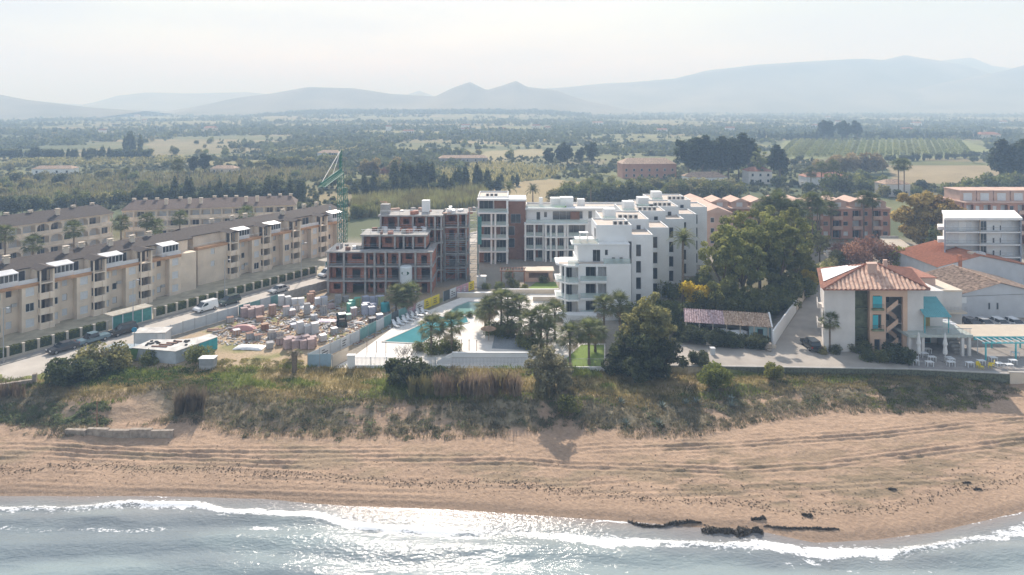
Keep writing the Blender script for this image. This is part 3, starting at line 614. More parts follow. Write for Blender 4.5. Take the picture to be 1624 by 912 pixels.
# long curved middle block
t = thing('white_apartment_building', 'long white balcony block with brown brick tower behind the pool gardens', 'building', (0,0,0))
Yc = 178; xs = [XZ(p,0,Yc)[0] for p in (806,832,863,897,932)]
MB().box(xs[0], xs[0]+4.6, Yc+2.2, Yc+10, 0, 15.4).obj('brick_tower', mBrown, t); win(t, xs[0]+2.0, Yc+2.1, 9.6, 2.6, 2.4, fm=mRail, div=2); win(t, xs[0]+.9, Yc+2.1, 3.2, 1.6, 2.4, fm=mRail); win(t, xs[0]+.9, Yc+2.1, 6.4, 1.6, 2.4, fm=mRail)
MB().box(xs[0]-.2, xs[0]+4.8, Yc+1.9, Yc+10.2, 15.4, 15.9).obj('tower_cap', mWhite, t)
MB().box(xs[1]+.4, xs[4]+30, Yc+2.1, Yc+13, 0, 9.9).obj('wall', mWhite, t)
balcony_front(t, xs[1], xs[2], Yc, 3, [xs[1]+.2, xs[1]+2.6, xs[2]-.2], 12, browns=.5); balcony_front(t, xs[2]+.12, xs[3], Yc-.8, 3, [xs[2]+.4, xs[2]+1.7, (xs[2]+xs[3])/2+.4, xs[3]-.2], 13, 2.9); balcony_front(t, xs[3]+.2, xs[4], Yc-.4, 3, [xs[3]+.5, xs[4]-.2], 14, 2.5, browns=0)
MB().wall(xs[1]+.5, xs[4]+24, 9.9, 13.2, Yc+3, Yc+3.3, [(xs[1]+3.2,xs[1]+4.2,10,12.4),(xs[1]+5.2,xs[1]+6,11,12.4),(xs[2]+2.4,xs[3]+4,10,12.6),(xs[4]-2,xs[4]-1,10.6,12.6),(xs[4]+.5,xs[4]+1.5,10.6,12.6)]).box(xs[1]+.5, xs[4]+24, Yc+3.3, Yc+12, 9.9, 13.2).obj('penthouse_wall', mWhite, t)
win(t, xs[1]+3.7, Yc+3.15, 10, 1, 2.4, fm=mRail); win(t, xs[1]+5.6, Yc+3.15, 11, .8, 1.4, fm=mRail); win(t, (xs[2]+2.4+xs[3]+4)/2, Yc+3.2, 10, xs[3]-xs[2]+1.6, 2.6, fm=mRail, div=4)
win(t, xs[4]-1.5, Yc+3.15, 10.6, 1, 2, fm=mRail); win(t, xs[4]+1, Yc+3.15, 10.6, 1, 2, fm=mRail); MB().box(xs[3]+1.5, xs[3]+3.9, Yc+2.85, Yc+3.0, 10, 12.5).obj('clad_panel', mBrown, t)
MB().box(xs[1]+.2, xs[4]+6, Yc+1.6, Yc+4.2, 13.2, 13.6).obj('roof_slab', mWhite, t); glassrail(t, xs[1]+.3, xs[4], Yc-.2, 9.92); parapet(t, xs[1]+.6, xs[4]+24, Yc+4.3, Yc+12, 13.2, .5)
glassrail(t, xs[1]+.5, xs[3], Yc+1.8, 13.62)
for qq in ((xs[1]+4,xs[1]+5,Yc+6,Yc+7,13.26,15.8),(xs[2]+2,xs[2]+5.5,Yc+6,Yc+9,13.26,15.6),(xs[3]-1,xs[3]+2.5,Yc+5,Yc+8,13.26,15.9),(xs[4]-2,xs[4],Yc+7,Yc+9,13.26,15.2)): MB().box(*qq).obj('roof_pavilion', mWhite, t)
MB().rbox((xs[2]+4.5, Yc+3.4, 13.62), 3.0, 1.0, .25).obj('roof_garden', M('artificial_turf', (.18,.36,.05), .9), t)
# stepped block
t = thing('white_apartment_building', 'stepped white apartment building with glass terraces beside the tall date palm', 'building', (0,0,0))
Yf_ = 132.5; XA = [(p-CX)*Yf_/F for p in (887,917,929,947,962,1001)]
for k in range(3):
    z = k*FW
    # left wing balconies
    MB().prism([(XA[0]-.6,Yf_+1.2),(XA[0]+1.6,Yf_-1.0),(XA[1],Yf_-1.0),(XA[1],Yf_+6),(XA[0]-.6,Yf_+6)], z+FW-.35, z+FW).obj('floor_slab', mWhite, t)
    MB().box(XA[0]+.6, XA[1]-.01, Yf_+2.2, Yf_+8, z, z+FW-.352).obj('wall', mWhite, t); win(t, XA[1]-1.6, Yf_+2.1, z+.02, 1.1, 2.7, fm=mRail); win(t, XA[0]+1.5, Yf_+2.1, z+.02, 1.5, 2.7, fm=mRail, div=2)
    MB().box(XA[0]+.9, XA[0]+1.25, Yf_-.5, Yf_-.15, z, z+FW-.352).obj('pier', mWhite, t)
    if k:
        m = MB(); m.add([(XA[0]-.55,Yf_+1.2,z),(XA[0]+1.6,Yf_-.95,z),(XA[0]+1.6,Yf_-.95,z+1.05),(XA[0]-.55,Yf_+1.2,z+1.05),(XA[0]-.53,Yf_+1.23,z),(XA[0]+1.62,Yf_-.92,z),(XA[0]+1.62,Yf_-.92,z+1.05),(XA[0]-.53,Yf_+1.23,z+1.05)], [(0,1,2,3),(7,6,5,4),(3,2,6,7)]); m.box(XA[0]+1.66, XA[1]-.05, Yf_-.97, Yf_-.95, z, z+1.05); m.obj('glass_balustrade', mGG, t)
    # front with recessed balconies
    MB().wall(XA[1]+.01, XA[5], z, z+FW, Yf_, Yf_+1.8, [(XA[2],XA[3]-.15,z+.2,z+FW-.5),(XA[3]+.15,XA[4],z+.2,z+FW-.5)]).obj('wall', mWhite, t)
    for a_, b2 in ((XA[2],XA[3]-.15),(XA[3]+.15,XA[4])):
        win(t, (a_+b2)/2, Yf_+1.7, z+.22, b2-a_-.05, FW-.75, fm=mRail, pm=mShut if a_ > XA[3] else mGlass, div=2)
    o = glassrail(t, XA[2]-1.1, XA[4]-.05, Yf_-.62, z+.2); MB().box(XA[2]-1.15, XA[4], Yf_-.65, Yf_-.002, z-.12, z+.19).obj('balcony_slab', mWhite, t)
MB().box(XA[1]+.01, XA[5], Yf_+1.8, Yf_+12, 0, 3*FW-.002).obj('wall', mWhite, t)
glassrail(t, XA[0]+1.6, XA[1], Yf_-.95, 9.92); glassrail(t, XA[4]-.6, XA[5]-.1, Yf_+.1, 9.95, 1.05); MB().box(XA[0], XA[5]-.1, Yf_+.3, Yf_+1.9, 9.901, 9.94).obj('roof_terrace', mTerraceF, t)
MB().wall(XA[1]+.2, XA[5], 9.95, 13.2, Yf_+2, Yf_+2.3, [(14.7+1.2,16.2+1.2,9.96,12.3),(18.3,18.9,11.2,12.3)]).box(XA[1]+.2, XA[5], Yf_+2.3, Yf_+11, 9.95, 13.2).obj('penthouse_wall', mWhite, t); win(t, 16.65, Yf_+2.15, 9.97, 1.5, 2.3, fm=mRail, div=2); win(t, 18.6, Yf_+2.15, 11.2, .6, 1.1, fm=mRail)
for x in (19.9, 21.4):
    MB().box(x-.3,x+.3,Yf_+.9,Yf_+1.4,9.95,10.35).box(x-.3,x+.3,Yf_+1.4,Yf_+1.5,9.95,10.9).obj('terrace_chair', mDark, t)
MB().box(XA[0]+2.6, XA[5]+.1, Yf_+1.9, Yf_+6, 13.2, 13.45).obj('roof_slab', mWhite, t); glassrail(t, XA[0]+2.7, 17.0, Yf_+2.0, 13.46); MB().box(XA[0]+3, 17, Yf_+2.2, Yf_+6, 13.451, 13.5).obj('roof_terrace', mTerraceF, t)
MB().box(16.9, 24.0, Yf_+4.4, Yf_+13, 13.45, 16.4).obj('top_storey', mWhite, t); win(t, 16.85, Yf_+6.2, 13.6, 1.6, 2.3, -math.pi/2, fm=mRail); win(t, 24.05, Yf_+6.2, 13.9, .7, 1.8, math.pi/2, fm=mRail)
MB().box(13.4,15.2,Yf_+3.0,Yf_+4.6,15.3,15.45).box(13.5,13.6,Yf_+3.1,Yf_+3.2,13.5,15.3).box(15.0,15.1,Yf_+4.4,Yf_+4.5,13.5,15.3).box(13.5,13.6,Yf_+4.4,Yf_+4.5,13.5,15.3).box(15.0,15.1,Yf_+3.1,Yf_+3.2,13.5,15.3).obj('canopy', mWhite, t)
parapet(t, 16.9, 24.0, Yf_+4.4, Yf_+13, 16.4, .35); ac_units(t, 20.4, Yf_+5.4, 16.5, 3)
for kk, (xr, ye) in enumerate(((28.3,137),(33.3,145),(39.3,156),(44,163),(49.7,174))):
    xl = xr-4.3
    ops = [(xl+.9, xl+1.9, k*FW+.5, k*FW+2.9) for k in range(4)]
    MB().wall(xl, xr, 0, 14.4, ye, ye+.4, ops).box(xl, xr, ye+.4, ye+9, 0, 14.4).obj('wall', mWhite, t)
    for o_ in ops: win(t, (o_[0]+o_[1])/2, ye+.25, o_[2], 1.0, 2.4, fm=mRail)
    parapet(t, xl, xr, ye, ye+9, 14.4, .4)
    if kk:
        MB().box(xl-10, xl-.01, ye-.4, ye+11, 0, 16.3).obj('wall', mWhite, t); parapet(t, xl-10, xl-.01, ye-.4, ye+11, 16.3, .35); ac_units(t, xl-6.5+kk*.3, ye+1.5, 16.4, 4)
        MB().box(xl-9, xl-6.5, ye+3, ye+6, 16.36, 18.2).obj('stair_head', mWhite, t); win(t, xl+.03, ye+1.2, 11.5, .7, 2.6, math.pi/2, fm=mRail); glassrail(t, xl-9.8, xl-7, ye-.2, 16.66, .6)
        win(t, xl-2.2, ye-.42, 13.4, .9, 2.0, fm=mRail)
MB().prism([(XA[0]-3,Yf_-2.6),(XA[1]+3,Yf_-3.2),(XA[1]+8,Yf_-3.0),(XA[1]+8,Yf_-.7),(XA[0]-3,Yf_-.6)], 0, .9).obj('ground_terrace', mWhite, t)
# ---------------------------------------------------------------- hedge fence, lamps and screens along the road
mHedge = M('clipped_hedge', (.035,.055,.025), .95, .5, 6, .8, 30); mHSunlit = M('hedge_sunlit_tint', (.16,.17,.055), .95, .4, 5, .8, 30); mPil = M('pillar_render', (.50,.45,.38), .9, .1, 1)  # pale olive leaf colour paints in the sunlit top of the hedge
def uthing(name, label, cat, u, v, group=None, rz=RZ, z=0): x, y = U(u, v); return thing(name, label, cat, (x, y, z), rz, group)
hp = {}
def leafpad(nx, h, d, seed, n=420):
    r = np.random.default_rng(seed); P = r.random((n,3))*np.array((nx, d, h)); P[:,1] = np.where(r.random(n) < .55, r.random(n)*.1-.05, P[:,1]); P[:,2] = np.where(P[:,1] > .08, h-.05+r.random(n)*.12, P[:,2])
    return leafmesh(P, .11, r)
def leafmesh(P, s, r, up=0.):
    "two-triangle leaf cards at the points P: returns v, f"
    n = len(P); a = r.normal(size=(n,3)); a /= np.linalg.norm(a, axis=1)[:,None]; b_ = r.normal(size=(n,3)); b_ -= a*(a*b_).sum(1)[:,None]; b_ /= np.linalg.norm(b_, axis=1)[:,None]+1e-9
    sz = (s*(.6+.8*r.random(n)))[:,None] if np.isscalar(s) else (s*(.6+.8*r.random(n)))[:,None]
    v = np.stack([P-a*sz, P+b_*sz*.55, P+a*sz, P-b_*sz*.55], 1).reshape(-1, 3); return v, np.arange(4*n).reshape(n, 4)
def fence_run(label, u0, u1):
    t = uthing('hedge_fence', label, 'fence', u0, -1.9); Lg = u1-u0; n = int(Lg/2.2)
    MB().box(0, n*2.2, -.15, .15, 0, .55).obj('plinth', mPil, t)
    if 'p' not in hp:
        hp['p'] = MB().box(-.17,.17,-.2,.2,0,2.05).box(-.22,.22,-.25,.25,2.05,2.14).mesh('pillar', mPil)
        m = MB().box(.18, 2.02, .02, .8, .55, 1.85); v, f = leafpad(1.84, 1.4, .8, 3); v = v+np.array((.18,.0,.5)); hp['hbody'] = m.mesh('hedge_panel', mHedge); hp['hl'] = npmesh('leaf_face', v, f, [mHSunlit])
    for i in range(n+1): shared('pillar', hp['p'], t, (i*2.2,0,.0))
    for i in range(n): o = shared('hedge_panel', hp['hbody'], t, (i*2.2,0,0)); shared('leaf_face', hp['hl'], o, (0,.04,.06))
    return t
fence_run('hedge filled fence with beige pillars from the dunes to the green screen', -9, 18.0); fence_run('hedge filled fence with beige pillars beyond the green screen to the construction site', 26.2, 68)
def screen(label, u, n, w=1.8, h=2.7):
    t = uthing('garden_screen', label, 'screen', u, -1.75)
    for i in range(n+1): MB().box(i*w-.06, i*w+.06, -.08, .08, 0, h).obj('post', mFrameW, t)
    for i in range(n): MB().box(i*w+.065, (i+1)*w-.065, -.03, .03, .35, h-.1).obj('mesh_panel', M('teal_mesh', (.07,.24,.22), .8, .2, 2), t)
    MB().box(-.2, n*w+.2, -.3, 2.6, h, h+.14).obj('roof', M('dusty_roof', (.40,.37,.31), .9, .2), t); MB().box(-.1, n*w+.1, -.14, .14, 0, .34).obj('plinth', mPil, t)
screen('long teal mesh screen with pale roof set into the hedge fence', 18.3, 4); screen('short teal mesh screen beside the parked white van near the crane', 68.6, 3)
lamp = None
for i, u in enumerate((1.0, 21.5, 40.5, 60.5, 81)):
    if lamp is None:
        lamp = thing('street_lamp', '', 'street lamp', (0,0,0), 0, 'street lamps along the hedge fence'); MB().tube((0,0,0),(0,0,8.6),.09,8,.055).obj('pole', mRail, lamp); MB().tube((0,0,8.5),(0,-1.3,8.8),.05,6).obj('arm', mRail, lamp)
        MB().box(-.14,.14,-1.9,-1.2,8.74,8.88).obj('lamp_head', mRail, lamp); MB().box(-.17,.17,-.17,.17,0,.5).obj('base', mConc, lamp); freeze(lamp); o = lamp
    else: o = copy_tree(lamp)
    x, y = U(u, -.85); o.location = (x, y, .13); o.rotation_euler = (0,0,RZ); o['label'] = 'tall grey street lamp on the pavement along the hedge fence'
# ---------------------------------------------------------------- cars
mTyre = M('tyre_rubber', (.02,.02,.02), .9); mRim = M('alloy_rim', (.4,.41,.42), .35, metal=.7); mCarG = M('car_glass', (.02,.025,.03), .05, spec=.7); mLampW = M('headlamp_glass', (.7,.72,.72), .15); mLampR = M('tail_lamp', (.35,.02,.02), .2)
def paint(n, c): return M('car_paint_'+n, c, .22, .03, 1, spec=.6)
PR = {'hatch': (4.1,1.74,[(-2.05,.32),(-2.05,.75),(-1.95,.95),(1.05,.95),(1.9,.78),(2.05,.6),(2.05,.32)],[(-1.98,.95),(-1.6,1.44),(.15,1.47),(1.1,.95)]),
      'sedan': (4.5,1.76,[(-2.25,.33),(-2.25,.8),(-2.1,.95),(1.05,.93),(2.0,.78),(2.25,.6),(2.25,.33)],[(-1.75,.95),(-1.1,1.4),(.25,1.43),(1.15,.93)]),
      'suv': (4.5,1.85,[(-2.25,.4),(-2.25,1.0),(1.1,1.05),(2.05,.95),(2.25,.75),(2.25,.4)],[(-2.2,1.03),(-1.95,1.66),(.3,1.7),(1.15,1.05)]),
      'van': (4.5,1.85,[(-2.25,.35),(-2.25,1.1),(1.35,1.1),(2.1,.92),(2.25,.65),(2.25,.35)],[(-2.24,1.1),(-2.2,1.86),(.55,1.88),(1.45,1.1)]),
      'pickup': (5.0,1.85,[(-2.5,.45),(-2.5,1.0),(1.2,1.02),(2.3,.95),(2.5,.75),(2.5,.45)],[(-.75,1.02),(-.6,1.65),(.6,1.7),(1.3,1.02)])}
whm = []
def car(kind, pm, label, x, y, rz, group=None):
    Lg, W, lo, hi = PR[kind]; t = thing('parked_car' if kind != 'van' else 'parked_van', label, 'van' if kind == 'van' else 'car', (x,y,.02), rz, group); w = W/2
    def ext(prof, w0, w1, zc=None):
        n = len(prof); zs = [p[1] for p in prof]; z0, z1 = min(zs), max(zs); m = MB(); ww = [w0+(w1-w0)*(z-z0)/(z1-z0) for z in zs]
        vs = [(p[0],-ww[i],p[1]) for i,p in enumerate(prof)]+[(p[0],ww[i],p[1]) for i,p in enumerate(prof)]
        return m.add(vs, [tuple(range(n)), tuple(range(2*n-1,n-1,-1))]+[(i,n+i,n+(i+1)%n,(i+1)%n) for i in range(n)])
    ext(lo, w, w*.97).obj('body', pm, t)
    ext(hi, w*.93, w*.76).obj('cabin_glass' if kind != 'van' else 'cargo_body', mCarG if kind != 'van' else pm, t)
    r0, r1 = hi[1], hi[2]; MB().box(r0[0]-.06, r1[0]+.08, -w*.79, w*.79, max(r0[1],r1[1])-.015, max(r0[1],r1[1])+.045).obj('roof', pm, t)
    if kind == 'van':
        a_, b2 = hi[2], hi[3]; m = MB().add([(a_[0]+.12,-w*.78,a_[1]-.1),(a_[0]+.12,w*.78,a_[1]-.1),(b2[0]+.03,w*.9,b2[1]+.04),(b2[0]+.03,-w*.9,b2[1]+.04)], [(0,3,2,1)]); m.obj('windscreen', mCarG, t)
        for s in (-1,1): MB().add([(-.1,s*w*.91,1.15),(1.2,s*w*.935,1.15),(.55,s*w*.83,1.65),(-.1,s*w*.83,1.65)], [(0,1,2,3) if s < 0 else (3,2,1,0)]).obj('side_window', mCarG, t)
    elif kind != 'pickup':
        xm = (hi[1][0]+hi[2][0])/2; MB().box(xm-.06, xm+.06, -w*.93, w*.93, lo[2][1]-.02, hi[1][1]-.02).obj('door_pillar', pm, t)
    if not whm:
        whm.append(MB().tube((0,-.1,0),(0,.1,0),.32,14).mesh('wheel', mTyre)); whm.append(MB().tube((0,-.112,0),(0,.112,0),.19,10).mesh('rim', mRim))
    for sx in (-1,1):
        for sy in (-1,1): o = shared('wheel', whm[0], t, (sx*Lg*.31, sy*(w-.09), .32)); shared('rim', whm[1], o)
    for s in (-1,1):
        MB().box(Lg/2-.06, Lg/2+.015, s*w*.72-.2, s*w*.72+.2, .62, .78).obj('headlight', mLampW, t); MB().box(-Lg/2-.015, -Lg/2+.06, s*w*.8-.12, s*w*.8+.12, .7, .95).obj('tail_light', mLampR, t)
        MB().box(.75,.95,s*(w+.1)-.09,s*(w+.1)+.09,.98,1.12).obj('wing_mirror', pm, t)
    MB().box(-Lg/2-.03, -Lg/2+.05, -w*.9, w*.9, .34, .55).obj('bumper', mDark, t); MB().box(Lg/2-.05, Lg/2+.03, -w*.9, w*.9, .34, .55).obj('bumper', mDark, t)
    return t
def rcar(px, py, kind, pm, label, flip=0, dv=0):
    x, y = G(px, py); u = (x-RO[0])*EU[0]+(y-RO[1])*EU[1]; x, y = U(u, 1.25+dv); car(kind, pm, label, x, y, RZ+math.pi*flip)
pBlack, pWhite, pGreen, pBlue, pGrey, pSil = paint('black',(.02,.022,.025)), paint('white',(.75,.76,.77)), paint('dark_green',(.03,.055,.045)), paint('steel_blue',(.12,.19,.23)), paint('charcoal',(.045,.05,.06)), paint('silver',(.42,.43,.44))
rcar(101,557,'sedan',pGrey,'charcoal saloon car, first in the roadside row from the beach',1); rcar(147,543,'pickup',pBlue,'steel blue pickup parked between two dark cars',1); rcar(190,528,'suv',pBlack,'black hatchback parked beside the teal screen',1)
rcar(323,492,'van',pWhite,'white delivery van parked behind the dark green car by the hedge',1); rcar(358,481,'suv',pGreen,'dark green car parked in front of the white delivery van',1); rcar(431,461,'sedan',pSil,'silver saloon car driving alone on the road',1,1.4); rcar(513,437,'van',pWhite,'white van parked beside the unfinished building',1)
# ---------------------------------------------------------------- site fences
mSheet = M('grey_white_sheet', (.52,.55,.57), .6, .12, .6); mSheetT = M('teal_sheet', (.17,.33,.33), .6, .2, .8); mSheetB = M('pale_blue_sheet', (.33,.45,.53), .6, .12, .7); mYel = M('yellow_banner', (.72,.58,.05), .7, .08); mBan = M('white_banner', (.62,.63,.64), .7, .1, 1.2); mBanP = M('pink_blue_banner', (.20,.42,.52), .7, .3, .5, col2=(.62,.25,.28)); mSheetD = M('dark_mesh_sheet', (.10,.115,.12), .9, .2)
def panel_fence(label, pts, mats, h=2.0, pw=2.4, name='site_fence'):
    t = thing(name, label, 'fence', (pts[0][0], pts[0][1], 0)); ox, oy = pts[0]; k = 0
    for (x0,y0),(x1,y1) in zip(pts[:-1], pts[1:]):
        Lg = math.hypot(x1-x0, y1-y0); n = max(1, round(Lg/pw)); a_ = math.atan2(y1-y0, x1-x0); w = Lg/n
        for i in range(n):
            c = (x0-ox+(x1-x0)*(i+.5)/n, y0-oy+(y1-y0)*(i+.5)/n); hh_ = h+random.uniform(-.06,.06)
            m = MB().box(-w/2+.05, w/2-.05, -.02, .02, .05, hh_)
            for q in np.arange(-w/2+.2, w/2-.1, .3): m.box(q, q+.08, -.045, -.021, .06, hh_-.02)
            o = m.obj('sheet_panel', mats[k % len(mats)], t, (c[0],c[1],0), a_); k += 1
            if o.data.materials[0] in (mYel, mBan, mBanP):
                r2 = random.Random(k); o2 = MB()
                for j in range(3): o2.box(-w*.3, -w*.3+w*r2.uniform(.25,.6), -.058, -.047, .5+j*.4, .66+j*.4)
                o2.obj('print', mDark if o.data.materials[0] is not mBanP else mBan, o); tag(t.children[-1], kind=None)
            MB().box(-w/2-.04, -w/2+.04, -.04, .06, 0, h+.1).obj('post', mRail, t, (c[0],c[1],0), a_)
    return t
panel_fence('grey white sheet metal fence along the road beside the building yard', [U(20,9.7), U(36,9.7)], [mSheet]); panel_fence('teal sheet fence along the road at the middle of the building yard', [U(36.2,9.6), U(46,9.7)], [mSheetT, mSheetT, mSheet]); panel_fence('dusty concrete coloured fence along the road running up to the unfinished building', [U(46.2,9.6), U(66,9.7)], [mConc])
panel_fence('pale blue sheet fence closing the yard towards the dunes', [G(488,582), G(526,582)], [mSheetB]); panel_fence('white sheet fence running back from the dunes beside the pool deck', [G(489,580.5), G(570,541)], [mSheet, mBan]); panel_fence('teal and printed banner fence between yard and pool', [G(570.5,540.5), G(632,508), G(697,481)], [mSheetT,mSheetT,mSheet,mSheetT,mSheetD,mSheetT,mBanP,mBan,mYel,mYel,mBan]); panel_fence('colourful banner fence ending beside the white kiosk block', [G(703,478), G(752,459)], [mSheetD,mBan,mBanP,mBanP,mYel])
panel_fence('beige rendered wall beside the white gate pillar', [G(527,583), G(553,569)], [mPale], 1.9, 4, 'garden_wall')
# ---------------------------------------------------------------- site hut, sheds, tank
hut = thing('site_hut', 'long low white hut with junk weighing down its flat roof', 'hut', (-60.5,109.2,0)); hq = [(0,0),(7.5,-1.6),(11.1,5.2),(9.2,6.4),(6.2,3.6),(1.0,3.4)]
mHutW = M('dirty_white_panel', (.50,.54,.57), .7, .2, .7)
MB().prism(hq, -.1, 2.0).obj('wall', mHutW, hut); MB().prism([(-.2,-.2),(7.55,-1.8),(9.3,1.4),(8.1,4.8),(6.1,3.8),(.9,3.6)], 2.0, 2.1).obj('roof', M('white_membrane', (.55,.53,.50), .8, .25, .8), hut); MB().prism([(9.32,1.44),(11.3,5.2),(9.2,6.6),(8.14,4.85)], 2.0, 2.08).obj('roof', M('white_membrane', (.55,.53,.50)), hut)
MB().prism([(9.5,2.0),(9.57,1.96),(11.2,5.1),(11.13,5.14)], .05, 1.95).obj('teal_cladding', mTeal, hut); win(hut, 8.3, -.2, .9, .7, .7, math.atan2(6.8,3.6))
MB().prism([(-5.4,.6),(-.1,.05),(.2,2.6),(-5,3)], -.1, 1.7).obj('lean_to', M('blue_grey_panel', (.30,.36,.40), .8, .2), hut)
MB().add([(-1.6,.15,1.95),(.9,-.25,1.95),(.7,-.6,.5),(-1.2,-.25,.3),(-.2,-.6,.1)], [(0,3,4),(0,4,1),(1,4,2)]).obj('green_sheet', M('green_tarp', (.10,.20,.06), .9, .3), hut)
r2 = random.Random(4)
for i in range(20): MB().lathe([(.22,0),(.24,.08),(.22,.15)], 10).obj('tyre_weight', mTyre, hut, (r2.uniform(.8,8.5), 0, 2.11)).location.y = r2.uniform(.4,3.0)
for i in range(4): MB().rbox((4+i*.6, .2+i*.8, 2.11), 2.6-i*.4, .25, .15, -.12).obj('batten', mBrown, hut)
t = thing('storage_shed', 'small shed with flat white roof against the road fence', 'shed', (*G(212,547), 0), RZ-.95); MB().wall(0,5.2,0,2.0,0,.15,[(3.8,4.7,.1,1.8)]).box(0,5.2,.15,2.4,0,2.0).obj('wall', mSheet, t); MB().box(-.2,5.4,-.3,2.7,2.0,2.1).obj('roof', M('white_membrane', (.55,.53,.50)), t); MB().box(3.85,4.65,.08,.12,.1,1.75).obj('door', mMetal, t)
t = thing('utility_box', 'grey box on a white base standing in the grass before the hut', 'cabinet', (*G(330,584),-.05)); MB().box(-1.1,1.1,-.6,.6,.0,.7).obj('base', mAC, t); MB().box(-1.15,1.15,-.65,.65,.7,1.7).obj('case', mRail, t); MB().box(-1.25,1.25,-.75,.75,1.7,1.8).obj('lid', mMetal, t)
t = thing('round_sign', 'round blue sign on a post above the hut roof', 'sign', (*G(213,566),0), .2); MB().tube((0,0,0),(0,0,4.4),.05,6).obj('post', mRail, t); MB().tube((0,-.03,4.4),(0,.03,4.4),.42,18).obj('disc', M('blue_sign', (.03,.25,.42), .5), t)
t = thing('panel_screen', 'single white board at the end of the hut shrubs', 'board', (*G(129,582),0), .1); MB().box(-.8,.8,-.03,.03,.1,2.1).obj('board', mSheet, t); MB().box(-.75,-.67,.03,.1,-.2,2.1).obj('post', mRail, t)
# stone walls near the road end and a slab on the beach
mStone = M('rough_stone', (.34,.29,.24), .95, .3, 2, .6, 10)
t = thing('stone_wall', 'rough stone wall with end pillar where the road meets the dunes', 'wall', (*G(55,612),-.6), .35)
for i in range(7): MB().rbox((-.9-i*1.35, 0, 0), 1.33, .45, 1.6-.05*(i%3)).obj('wall_section', mStone, t)
MB().box(-.25,.25,-.3,.3,0,2.4).obj('pillar', mStone, t)
x, y = G(188, 690, -1.55); t = thing('concrete_slab', 'low tilted concrete slab wall half buried in the beach', 'slab', (x, y, -1.9), -.02)
for i in range(5): MB().rbox((-5.5+i*2.8, .1*(i%2), 0), 2.78, .5, 1.05+.1*(i%2), .03*(i-2)).obj('slab_section', mStone, t)
MB().tube((-3.4,.9,.5),(-3.3,.8,4.2),.06,6).obj('marker_pole', mBrown, t)
# ---------------------------------------------------------------- pallets and building materials in the yard
mPinkB = M('pink_brick_pack', (.44,.335,.32), .9, .15, 3, .3, rnd=.08); mWrap = M('white_wrap', (.55,.55,.56), .4, .08, 2, rnd=.06); mGreyP = M('grey_block_pack', (.38,.37,.37), .9, .15, 2, .3, rnd=.1); mLil = M('lilac_wrap', (.44,.46,.55), .4, .1, 2, rnd=.08); mLime = M('lime_wrap', (.42,.47,.22), .5, .12, 2, rnd=.1); mGrn = M('green_wrap', (.14,.42,.32), .5, .12, 2); mWood = M('pallet_wood', (.30,.22,.14), .9, .2, 3); mOr = M('orange_block', (.40,.26,.19), .9, .15, 3, rnd=.1)
PAL = {}
def pallet(mat, cap, tiers, label, cat, px, py, dx=0, dy=0, dz=0, group='pallets of building material in the yard', rz=None):
    k = (mat.name, cap.name, tiers)
    if k not in PAL:
        b_ = MB()
        for i in range(3): b_.box(-.6,.6,-.6+i*.52,-.44+i*.52,0,.1)
        b_.box(-.6,.6,-.6,.6,.1,.14); s = []
        for j in range(tiers): s.append(MB().box(-.57,.57,-.57,.57,.142+j*.92,.142+j*.92+.89))
        st = MB()
        for x in (-.25,.25): st.box(x-.03,x+.03,-.58,.58,.145,.15+tiers*.92-.02).box(-.58,.58,x-.03,x+.03,.145,.15+tiers*.92-.02)
        PAL[k] = (b_.mesh('pallet_base', mWood), [q.mesh('pack', mat) for q in s], st.mesh('strap', cap), MB().box(-.6,.6,-.6,.6,.135+tiers*.92,.17+tiers*.92).mesh('cover', cap))
    x, y = G(px, py); t = thing('material_pallet', label, cat, (x+dx, y+dy, dz+.0), (RZ-.5+random.uniform(-.12,.12)) if rz is None else rz, group, (random.uniform(.92,1.06), random.uniform(.92,1.06), random.uniform(.72,1.08))); d = PAL[k]
    shared('pallet_base', d[0], t)
    for q in d[1]: shared('pack', q, t)
    shared('strap', d[2], t); shared('cover', d[3], t); return t
def prow(mat, cap, tiers, label, px, py, nx, ny, sp=1.35):
    for j in range(ny):
        for i in range(nx): pallet(mat, cap, tiers, label, 'pallet', px, py, i*sp, j*sp, group=label)
prow(mPinkB, mPinkB, 2, 'pink brick pallet in the block beside the teal road fence', 387, 503, 3, 2); prow(mOr, mPinkB, 2, 'lone orange brick pallet with a pink cover', 432, 499, 1, 1); prow(mWrap, mWrap, 2, 'white wrapped pallet in the row behind the lone orange one', 446, 485, 4, 1); prow(mWrap, mPinkB, 2, 'tall white and pink pallet in the middle of the yard', 454, 500, 1, 1)
prow(mPinkB, mWrap, 1, 'low pink pallet with white cover', 463, 500, 1, 1); prow(mGreyP, mGreyP, 2, 'grey block pallet among timber heaps', 487, 498, 1, 1); prow(mGreyP, mDark, 2, 'dark strapped grey block pallet', 513, 498, 1, 1); prow(mWrap, mLil, 2, 'white pallet strapped in lilac near the unfinished building', 504, 485, 2, 1); prow(mOr, mBrown, 2, 'brown brick pallet stack before the unfinished building', 492, 480, 1, 2)
prow(mPinkB, mPinkB, 2, 'pink brick pallet in the big stack beside the palm stump', 456, 553, 4, 2, 1.3); prow(mWrap, mWrap, 2, 'white capped pallet behind the big pink brick stack', 476, 529, 3, 1, 1.3); prow(mLil, mLil, 2, 'lilac wrapped pallet beside the teal tank', 578, 499, 2, 2); prow(mPinkB, mLil, 2, 'pinkish grey pallet at the corner of the lilac group', 561, 501, 1, 1)
